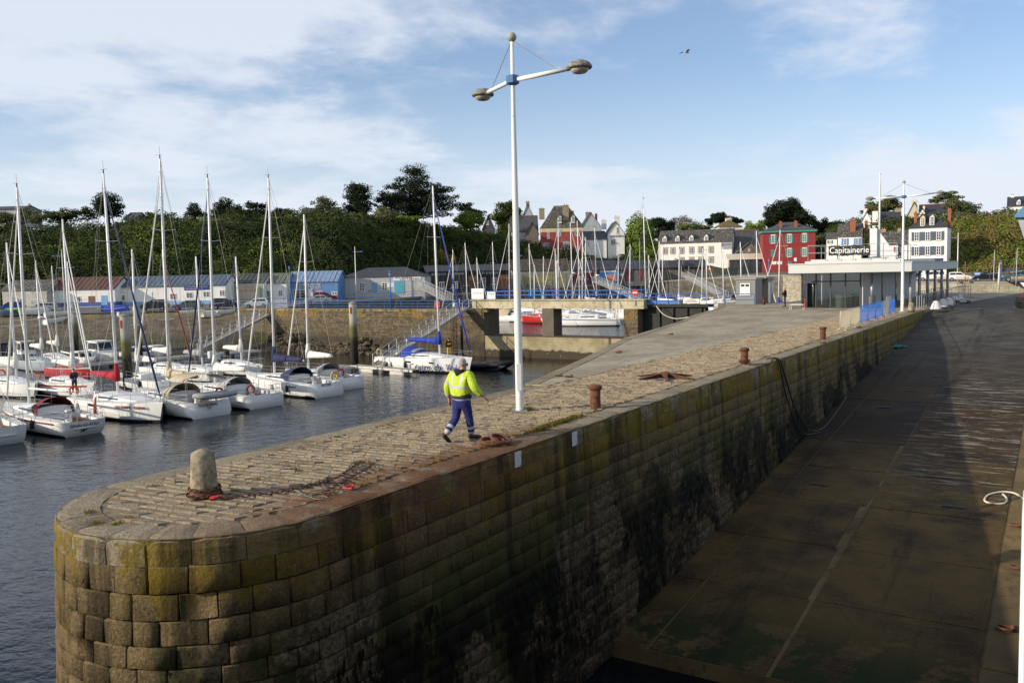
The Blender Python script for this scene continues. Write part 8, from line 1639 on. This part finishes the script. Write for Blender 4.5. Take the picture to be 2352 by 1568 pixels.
def car(label, px, py, z, kind, col, yaw, flip=False, group=None, panel=False):
    L_, W, body, house_ = SHAPES[kind]; t = thing('parked_car', label, 'car', G(px, py, z), yaw + (math.pi if flip else 0), group); m = carpaint('paint_%d_%d_%d' % col, col)
    def loft(out, w0, w1):
        b = MB(); rows = []; n = len(out); zs = [p[1] for p in out]; lo, hi = min(zs), max(zs)
        for y in (-1, -0.96, 0.96, 1):
            rows.append([(p[0] * (0.985 if abs(y) == 1 else 1), y * (w0 + (w1 - w0) * (p[1] - lo) / (hi - lo)) / 2, p[1] - (0.02 if abs(y) == 1 and p[1] > lo + .1 else 0)) for p in out])
        b.grid(rows, False); b.f.append(tuple(range(n))); b.mi.append(0); e = 3 * n; b.f.append(tuple(e + n - 1 - k for k in range(n))); b.mi.append(0); b.add([rows[0][0], rows[3][0], rows[3][-1], rows[0][-1]], [(0, 1, 2, 3)]); return b
    loft(body, W * 0.98, W).build('body', m, t); g = loft(house_, W * 0.96, W * 0.72); g.build('cabin', m, t)
    lo = house_[0][1]; hi = max(p[1] for p in house_); gw = lambda zz: (W * 0.96 + (W * 0.72 - W * 0.96) * (zz - lo) / (hi - lo)) / 2 + 0.012
    x0 = house_[1][0] + 0.12; x1 = house_[-2][0]; xe = house_[-1][0]; za = lo + 0.07; zb = hi - 0.14; fr = lambda zz: x1 + (xe - x1) * (house_[-2][1] - zz) / (house_[-2][1] - house_[-1][1]) - 0.12; rb = lambda zz: house_[0][0] + (house_[1][0] - house_[0][0]) * (zz - lo) / (house_[1][1] - lo) + 0.14
    for sg in (1, -1):
        b = MB(); segs = ((0.02, 0.30), (0.33, 0.63), (0.66, 0.99)) if kind in ('estate', 'mpv', 'suv', 'van') else ((0.04, 0.47), (0.50, 0.99))
        if kind == 'van' and panel: segs = ((0.70, 0.99),)
        for a, c in segs:
            f = lambda t_, zz: rb(zz) + (fr(zz) - rb(zz)) * t_; q = [(f(a, za), sg * gw(za), za), (f(c, za), sg * gw(za), za), (f(c, zb), sg * gw(zb), zb), (f(a, zb), sg * gw(zb), zb)]; b = MB(); b.add(q, [(0, 1, 2, 3) if sg < 0 else (3, 2, 1, 0)]); b.build('window', M_CARG, t)
        b = MB(); b.box(fr(za) - 0.35, fr(za) - 0.2, sg * (W / 2 + 0.02) - 0.07, sg * (W / 2 + 0.02) + 0.07, za + 0.0, za + 0.13); b.build('mirror', M_TYRE, t)
    b = MB(); q = [(xe - 0.03, sg * W * 0.42, lo + .04) for sg in (-1, 1)] + [(x1 + 0.06, sg * W * 0.33, house_[-2][1] - 0.05) for sg in (1, -1)]; b.add([(p[0] + 0.05, p[1], p[2]) for p in q], [(0, 1, 2, 3)]); b.build('windscreen', M_CARG, t)
    b = MB(); q = [(house_[0][0] - 0.01 + 0.06, sg * W * 0.40, lo + 0.12) for sg in (1, -1)] + [(house_[1][0] - 0.05, sg * W * 0.34, house_[1][1] - 0.06) for sg in (-1, 1)]; b.add(q, [(0, 1, 2, 3)]); b.build('rear_window', M_CARG, t)
    wr = 0.31 if kind not in ('suv', 'van') else 0.36
    for x in (-L_ * 0.30, L_ * 0.30):
        for sg in (1, -1): b = MB(); y = sg * (W / 2 - 0.10); b.tube([(x, y - 0.11, wr), (x, y + 0.11, wr)], wr, 16); wo = b.build('wheel', M_TYRE, t); b = MB(); b.tube([(x, y + sg * 0.112, wr), (x, y + sg * 0.125, wr)], wr * 0.62, 12); b.build('rim', M_RIM, wo)
    xf = body[-2][0]; xr = body[1][0]; zf = body[-2][1]
    for sg in (1, -1): b = MB(); b.cbox((xf - 0.06, sg * W * 0.36, zf + 0.02), 0.2, 0.34, 0.14); b.build('headlight', M_HEAD, t); b = MB(); b.cbox((xr + 0.05, sg * W * 0.42, 0.85 if kind != 'van' else 1.1), 0.16, 0.2, 0.28); b.build('tail_light', M_TAIL, t)
    b = MB(); b.box(xf - 0.1, xf + 0.08, -W * 0.46, W * 0.46, 0.36, 0.52); b.build('bumper', M_TYRE if kind in ('van', 'suv') else m, t); b = MB(); b.box(xr - 0.04, xr + 0.1, -W * 0.46, W * 0.46, 0.38, 0.54); b.build('bumper', M_TYRE if kind in ('van', 'suv') else m, t)
    return t
YQ = 0.24
car('blue off-roader parked at the far end of the shed row', 24, 716.5, -0.98, 'suv', (36, 66, 150), YQ, True); car('silver estate car parked before the weathered shed', 97, 715.5, -0.98, 'estate', (164, 166, 166), YQ, True); car('black people carrier parked before the slate blue roofed shed', 353, 713, -0.95, 'mpv', (26, 28, 34), YQ, True); car('blue grey estate car parked under the navy sign', 431, 711.5, -0.95, 'estate', (82, 94, 104), YQ, True); car('navy people carrier parked under the barred windows', 518, 709.5, -0.95, 'mpv', (26, 32, 62), YQ); car('small white hatchback parked by the gangway head', 589, 706.5, -0.93, 'hatch', (222, 224, 226), YQ, True); car('silver saloon parked before the blue tackle shop', 731, 697, -0.75, 'sedan', (168, 172, 176), YQ, True); car('dark red van parked behind the silver saloon', 748, 692.5, -0.7, 'mpv', (112, 22, 36), YQ)
YB = -0.47
car('white van with side windows parked under the office canopy view', 2140, 644.5, 0.68, 'mpv', (222, 222, 222), YB, True); car('white hatchback parked behind the wooden benches', 2203, 645, 0.65, 'hatch', (226, 226, 226), YB); car('black hatchback parked along the sunny bank', 2264, 646, 0.63, 'hatch', (22, 22, 26), YB, True); car('dark grey van parked behind the black hatchback', 2308, 640, 0.6, 'van', (62, 64, 66), YB, True, panel=True); car('teal off-roader at the end of the parked row', 2338, 646.5, 0.61, 'suv', (58, 92, 98), YB, True); car('dark blue car glimpsed between the office columns', 2100, 643, 0.75, 'hatch', (34, 42, 78), YB)
car('dark blue off-roader parked by the wash house', 1508, 640.5, 1.0, 'suv', (34, 44, 74), 0.0)
# benches in front of the cars
M_BENCH = mat('bench_wood', (196, 164, 120), 0.7, 0.12, 4)
def bench(label, px, py, z):
    t = thing('bench', label, 'bench', G(px, py, z), YB); b = MB(); [b.box(-1.0, 1.0, -0.2 + 0.14 * k, -0.09 + 0.14 * k, 0.42, 0.46) for k in range(3)]; b.build('seat', M_BENCH, t, kind=None); b = MB(); [b.box(-1.0, 1.0, 0.24, 0.28, 0.55 + 0.14 * k, 0.66 + 0.14 * k) for k in range(2)]; b.build('backrest', M_BENCH, t)
    for x in (-0.8, 0.8): b = MB(); b.box(x - 0.06, x + 0.06, -0.2, 0.28, 0.0, 0.42); b.box(x - 0.04, x + 0.04, 0.28, 0.33, 0, 0.8); b.build('leg', M_STONE, t)
bench('wooden bench before the white van', 2164, 646.5, 0.7); bench('wooden bench before the white hatchback', 2212, 647, 0.66); bench('wooden bench before the teal off-roader', 2340, 648, 0.61)
for px, c, lab in ((2245, (96, 128, 190), 'blue notice on the low wall behind the cars'), (2263, (150, 50, 80), 'round red notice on the low wall behind the cars')):
    t = thing('notice', lab, 'sign', P(px, 633, 158), YB); b = MB(); b.box(-0.5, 0.5, -0.03, 0.03, 0, 0.6); b.build('board', mat('notice_%d' % c[0], c, 0.6), t); b = MB(); b.box(-0.4, 0.4, -0.036, -0.031, 0.3, 0.42); b.build('line', M_FRAME, t)
b = MB(); st = thing('garden_wall', 'low grey stone wall behind the parked cars', 'wall', P(2190, 640, 160), YB); mb = MB(); masonry(mb, (0, 0), (26, 0), -0.6, -0.6, 1.1, 1.1, (0.4, 0.9), (0.2, 0.3), 77, 0.06); mb.build('masonry', M_RUBG, st, kind='stuff'); b.box(0, 26, 0.02, 0.4, -0.8, 1.08); b.build('core', M_MORT, st)
# masts of dinghies and a white pole by the pale wall
for px, y0, y1, r, c, lab in ((2293, 604, 667, 0.13, (214, 206, 190), 'thick white pole with a yellow top before the pale wall'), (2281, 575, 667, 0.05, (190, 190, 186), 'thin bare mast leaning before the pale wall'), (2333, 570, 665, 0.045, (196, 196, 194), 'slim bare mast beyond the trailer'), (2215, 600, 668, 0.05, (150, 96, 52), 'varnished wooden mast before the pale wall')):
    p = P(px, y1, 128); H = (y1 - y0) * 128 / FPX; t = thing('bare_mast', lab, 'mast', p); b = MB(); b.tube([(0, 0, -0.2), (0.05, 0, H * 0.5), (0.1, 0, H)], [r, r, r * 0.6], 8); b.build('spar', mat('spar_%d' % c[2], c, 0.5), t, True)
    if r < 0.1: b = MB(); b.bar((-0.9, 0, H * 0.42), (0.9, 0, H * 0.44), 0.03); b.build('spreader', M_ALU, t); b = MB(); b.tube([(-0.9, 0, 0), (0.08, 0, H * 0.97)], 0.012, 3); b.tube([(1.0, 0, 0), (0.08, 0, H * 0.97)], 0.012, 3); b.build('stays', M_WIRE, t)
    else: b = MB(); b.tube([(0.085, 0, H - 1.4), (0.1, 0, H + 0.01)], [r * 0.9, r * 0.65], 8); b.build('tip', mat('tip_yellow', (190, 150, 60), 0.6), t, True)
# boat on a road trailer at the edge of the ground
tp = G(2349, 711, 0); t = thing('boat_trailer', 'dark boat trailer with a thick black wheel at the edge of the quay ground', 'trailer', tp, -0.3)
b = MB(); b.box(-0.2, 5, -0.9, 0.9, 0.55, 0.72); b.box(-0.25, 0.0, -1.0, 1.0, 0.72, 0.95); b.build('chassis', M_DARKI, t)
for x in (0.15, 3.5):
    for y in (-1.05, 1.05): b = MB(); b.tube([(x, y - 0.14, 0.45), (x, y + 0.14, 0.45)], 0.45, 16); b.build('wheel', M_TYRE, t)
b = MB(); b.box(-0.26, -0.2, -0.9, -0.65, 0.95, 1.12); b.build('tail_light', M_TAIL, t)
mb_ = motorboat('white motorboat carried on the trailer at the edge of the quay ground', (tp.x + 2.6, tp.y - 0.9), math.pi - 0.3, 6.0, 2.2, 0.9, (0.35, 0.6, 1.2), wl=0.95)
# ------------------------------------------------------------------ gangways
def gangway(label, a, c, w=1.3, h=1.1, m=None):
    a = Vector(a); c = Vector(c); L_ = (c - a).length; t = thing('gangway', label, 'gangway', a); d = (c - a) / L_; n = Vector((-d.y, d.x, 0)).normalized(); up = Vector((0, 0, 1)); D = c - a
    b = MB(); b.obox(D / 2, d * L_ / 2, n * w / 2, d.cross(n) * 0.06); b.build('deck', M_PLANK, t)
    k = max(4, int(L_ / 1.3))
    for sg in (1, -1):
        o = n * sg * w / 2; b = MB(); b.tube([o + up * h, D + o + up * h], 0.045, 5); b.tube([o + up * h * 0.5, D + o + up * h * 0.5], 0.03, 5); b.build('handrail', M_GREYB, t); b = MB(); b.obox(D / 2 + o, d * L_ / 2, n * 0.05, d.cross(n) * 0.14); b.build('side_beam', M_GREYB, t)
        for i in range(k + 1): q = d * (L_ * i / k) + o; b = MB(); b.bar(q, q + up * h, 0.09, 0.06); b.build('post', M_FRAME, t)
gangway('long sloping gangway down the shore to the pontoon', P(636, 711, 121), Vector(G(446, 808, WATER + 0.5)))
gangway('long gangway from the bridge end down to the training yacht', ML(-1.0, -0.3, 0.6), Vector(G(868, 838, WATER + 0.55)))
gangway('white gangway sloping from the quay below the sailing club', P(1368, 646, 203), P(1482, 694, 165), m=1); gangway('white gangway sloping from the quay below the wash house', P(1572, 634, 206), P(1665, 684, 160)); gangway('short gangway behind the red lifebuoy box', P(960, 654, 168), P(1030, 690, 140))
# ladder on the mole, lifebuoy boxes, signs
t = thing('wall_ladder', 'rusty ladder fixed to the mole beside the bridge', 'ladder', ML(-3.0, WATER, 0.25)); b = MB(); [b.bar(VV * x + Vector((0, 0, 0)), VV * x + Vector((0, 0, 5.2)), 0.06) for x in (-0.25, 0.25)]; b.build('stringers', M_IRON, t)
for k in range(14): b = MB(); b.bar(VV * -0.25 + Vector((0, 0, 0.3 + 0.35 * k)), VV * 0.25 + Vector((0, 0, 0.3 + 0.35 * k)), 0.04); b.build('rung', M_IRON, t)
t = thing('lifebuoy_cabinet', 'red lifebuoy cabinet on the mole railing', 'lifebuoy', ML(-5.6, ZM + 0.1, -0.4), MYAW); b = MB(); b.extr([(-0.4, 0.3), (-0.3, 0.1), (0.3, 0.1), (0.4, 0.3), (0.4, 0.75), (0.0, 1.0), (-0.4, 0.75)], -0.1, 0.1); b.build('case', M_BUOYR, t); b = MB(); b.tube([(0, 0, -0.1), (0, 0, 0.2)], 0.04, 6); b.build('stand', M_GREYB, t)
def board(label, p, yaw, w, h, m, txt=None, z0=0.5, tc=(150, 60, 60)):
    t = thing('sign_board', label, 'sign', p, yaw); b = MB(); b.box(-w / 2, w / 2, -0.02, 0.02, z0, z0 + h); b.build('panel', m, t); b = MB(); b.tube([(-w * 0.4, 0.04, 0), (-w * 0.4, 0.04, z0 + h)], 0.03, 5); b.build('post', M_GREYB, t); b = MB(); b.tube([(w * 0.4, 0.04, 0), (w * 0.4, 0.04, z0 + h)], 0.03, 5); b.build('post', M_GREYB, t)
    if txt: lettering('lettering', txt, h * 0.28, mat('letters_%d_%d_%d' % tc, tc, 0.6), t, (0, -0.024, z0 + h * 0.55), UP90, w * 0.8, 0.003)
board('white notice board at the gangway end of the bridge railing', ML(0.6, 0.6, 0.1), MYAW, 1.7, 1.2, M_FRAME, 'VISITEURS', 0.1); board('small white and black notice on the bridge railing', ML(2.5, 0.6, 0.1), MYAW, 1.1, 0.8, M_FRAME, 'CAPITAINERIE\n16', 0.1, (40, 40, 40)); board('white notice board at the head of the shore gangway', P(645, 712, 120), 0.2, 1.8, 1.1, M_FRAME, 'PORT PRIVE', 0.3, (90, 90, 90))
for lab, p in (('round no entry sign at the end of the bridge railing', ML(20.3, 0.95, 0.0)), ('round no entry sign on a blue post by the wash house', P(1630, 640, 206))):
    t = thing('no_entry_sign', lab, 'sign', p, MYAW); b = MB(); b.tube([(0, 0.0, 0.35), (0, 0.03, 0.35)], 0.36, 18); b.build('disc', M_BUOYR, t); b = MB(); b.box(-0.24, 0.24, -0.012, -0.003, 0.29, 0.41); b.build('bar', M_FRAME, t); b = MB(); b.tube([(0, 0.06, -1.0 if 'post' not in lab else 0), (0, 0.06, 0.35)], 0.04, 6); b.build('post', M_BLUE, t)
    if 'post' in lab: t.location.z += 0; [setattr(c, 'location', c.location + Vector((0, 0, 2.0))) for c in t.children if not c.name.startswith('post')]; bb = MB(); bb.tube([(0, 0.06, 0.3), (0, 0.06, 2.3)], 0.04, 6); bb.build('post', M_BLUE, t)
# dinghies drawn up on the shore
def dinghy(label, px, py, yaw, col, L_=3.6, flip=False):
    p = G(px, py, -2.0); best = min(((abs(P(px, py, d / 4).z - (-1.0 - max(0, (130 + (px + 420) / 1085 * 7 - d / 4) / 24 - .1) ** 1.15 * 6.0)), d / 4) for d in range(420, 560)))[1]; p = P(px, py, best)
    t = thing('dinghy', label, 'dinghy', p + Vector((0, 0, 0.1)), yaw); rows = hull_rows(L_, L_ * 0.42, 0.5, 0.8, 0, 0.4, 8); n = len(rows[0]); m = gelcoat('dinghy_%d_%d_%d' % col, col); b = MB(); b.grid([r[::-1] for r in rows]); b.f.append(tuple(range(n))); b.mi.append(0); h = b.build('hull', m, t, True)
    d = MB(); d.grid([[(r[0][0], r[0][1] * .9, r[0][2] - 0.12), (r[-1][0], r[-1][1] * .9, r[-1][2] - 0.12)][::-1] for r in rows]); d.build('thwarts', M_DECK if not flip else m, t)
    if flip: h.rotation_euler = (math.pi, 0, 0); h.location.z = 0.5
for px, py, yw, col, fl, lab in ((12, 727, 0.3, (48, 76, 74), 1, 'dark green upturned dinghy on the shore'), (48, 722, 0.2, (112, 172, 60), 1, 'lime green upturned dinghy on the shore'), (85, 722, 0.6, (190, 188, 180), 1, 'grey upturned dinghy on the shore'), (135, 726, 0.8, (210, 212, 212), 0, 'white dinghy with a blue inside on the shore'), (128, 742, 1.2, (214, 214, 210), 0, 'white dinghy nose down on the mud'), (268, 716, 0.2, (42, 62, 168), 1, 'bright blue upturned dinghy on the shore'), (302, 724, 0.7, (176, 186, 186), 0, 'pale grey dinghy beside the bright blue one'), (440, 722, 0.3, (206, 206, 200), 0, 'white dinghy drawn up below the parked cars'), (492, 728, 0.9, (196, 186, 172), 1, 'upturned white and red skiff on the shore'), (518, 722, 1.0, (208, 206, 200), 0, 'white rowing boat beside the upturned skiff')): dinghy(lab, px, py, yw, col, 4.2 if fl else 3.8, bool(fl))
t = thing('stored_boat', 'turquoise boat hull stored on trestles before the sheds', 'boat', G(268 + 200 * 0, 700, -0.95)); t.location = G(268, 702, -0.95); rows = hull_rows(6.5, 2.0, 0.8, 0.6, 0, 0.8, 10); n = len(rows[0]); b = MB(); b.grid([r[::-1] for r in rows]); b.f.append(tuple(range(n))); b.mi.append(0); h = b.build('hull', gelcoat('turquoise_hull', (84, 160, 180)), t, True); h.location = (0, 0, 1.0); h.rotation_euler = (0, 0, 0.24); b = MB(); [b.box(x - 0.1, x + 0.1, -0.9, 0.9, 0, 0.8) for x in (-2, 2)]; b.build('trestles', M_WOODW, t)
# gull in the sky
t = thing('gull', 'gull gliding high in the blue sky', 'bird', P(1577, 121, 60), 0.4); b = MB(); b.ell((0, 0, 0), (0.22, 0.07, 0.06), 8, 6); b.build('body', mat('gull_white', (200, 200, 198), 0.8), t, True)
for sg in (1, -1): b = MB(); b.add([(0.1, 0, 0.02), (-0.1, 0, 0.02), (-0.12, sg * 0.3, 0.12), (-0.2, sg * 0.62, 0.05), (-0.12, sg * 0.62, 0.055), (0.06, sg * 0.3, 0.13)], [(0, 1, 2, 5), (5, 2, 3, 4)]); b.build('wing', mat('gull_grey', (120, 124, 128), 0.8), t)
# ------------------------------------------------------------------ the ferry the view is taken from (lies along the slipway quay)
fr_ = thing('ferry', 'ferry lying at the slipway quay, only its white side rail edge showing', 'ferry', Q(-12, 18, WATER), PYAW)
M_FNAVY = mat('ferry_navy', (28, 34, 52), 0.5); M_FWHT = mat('ferry_white', (206, 210, 214), 0.4)
def fb_(name, m, u0, u1, v0, v1, z0, z1): b = MB(); b.box(u0 + 12, u1 + 12, -(v1 - 18), -(v0 - 18), z0 - WATER, z1 - WATER); return b.build(name, m, fr_)
fb_('hull', M_FNAVY, -42, 16, 12.15, 24, -7, 1.2); fb_('deck', mat('ferry_deck', (70, 76, 74), 0.8), -42, 15.9, 12.25, 23.9, 1.21, 1.9); fb_('superstructure', M_FNAVY, -40, -13, 13.2, 23, 1.91, 9.5)
b = MB(); p = P(2348.5, 1568, 4.0); q = P(2355.5, 1180, 4.4); L0 = fr_.location; inv = Matrix.Rotation(-PYAW, 4, 'Z'); loc = lambda x: inv @ (Vector(x) - L0); d_ = (p - q); b.tube([loc(p + d_ * 1.2), loc(p), loc(q), loc(q - d_ * 0.15)], [0.019, 0.018, 0.016, 0.012], 8); b.build('side_rail', M_FWHT, fr_, True)
# deckhouse and blue roof further forward, clear of the view except its edge
b = MB(); a0 = P(2352, 540, 11.5); 
pr = [P(2338, 505, 12), P(2352 + 30, 505, 12), P(2352 + 30, 560, 12), P(2356, 560, 12), P(2343, 520, 12)]; back = [x + UU * 1.5 for x in pr]; b.add([loc(x) for x in pr] + [loc(x) for x in back], [(0, 1, 2, 3, 4), (9, 8, 7, 6, 5)] + [(i, 5 + i, 5 + (i + 1) % 5, (i + 1) % 5) for i in range(5)]); b.build('davit_house', M_FWHT, fr_)
pr = [P(2330, 494, 12), P(2330, 499, 12), P(2400, 499, 12), P(2400, 462, 12), P(2352, 473, 12)]; b = MB(); back = [x + UU * 1.8 for x in pr]; b.add([loc(x) for x in pr] + [loc(x) for x in back], [(0, 1, 2, 3, 4), (9, 8, 7, 6, 5)] + [(i, 5 + i, 5 + (i + 1) % 5, (i + 1) % 5) for i in range(5)]); b.build('blue_canopy', mat('ferry_blue', (120, 172, 206), 0.6), fr_)
b = MB(); b.tube([loc(P(2372, 560, 12.6) ), loc(P(2378, 560, 12.6)) - Vector((0, 0, 2.6))], 0.06, 6); b.build('davit_post', M_FWHT, fr_)
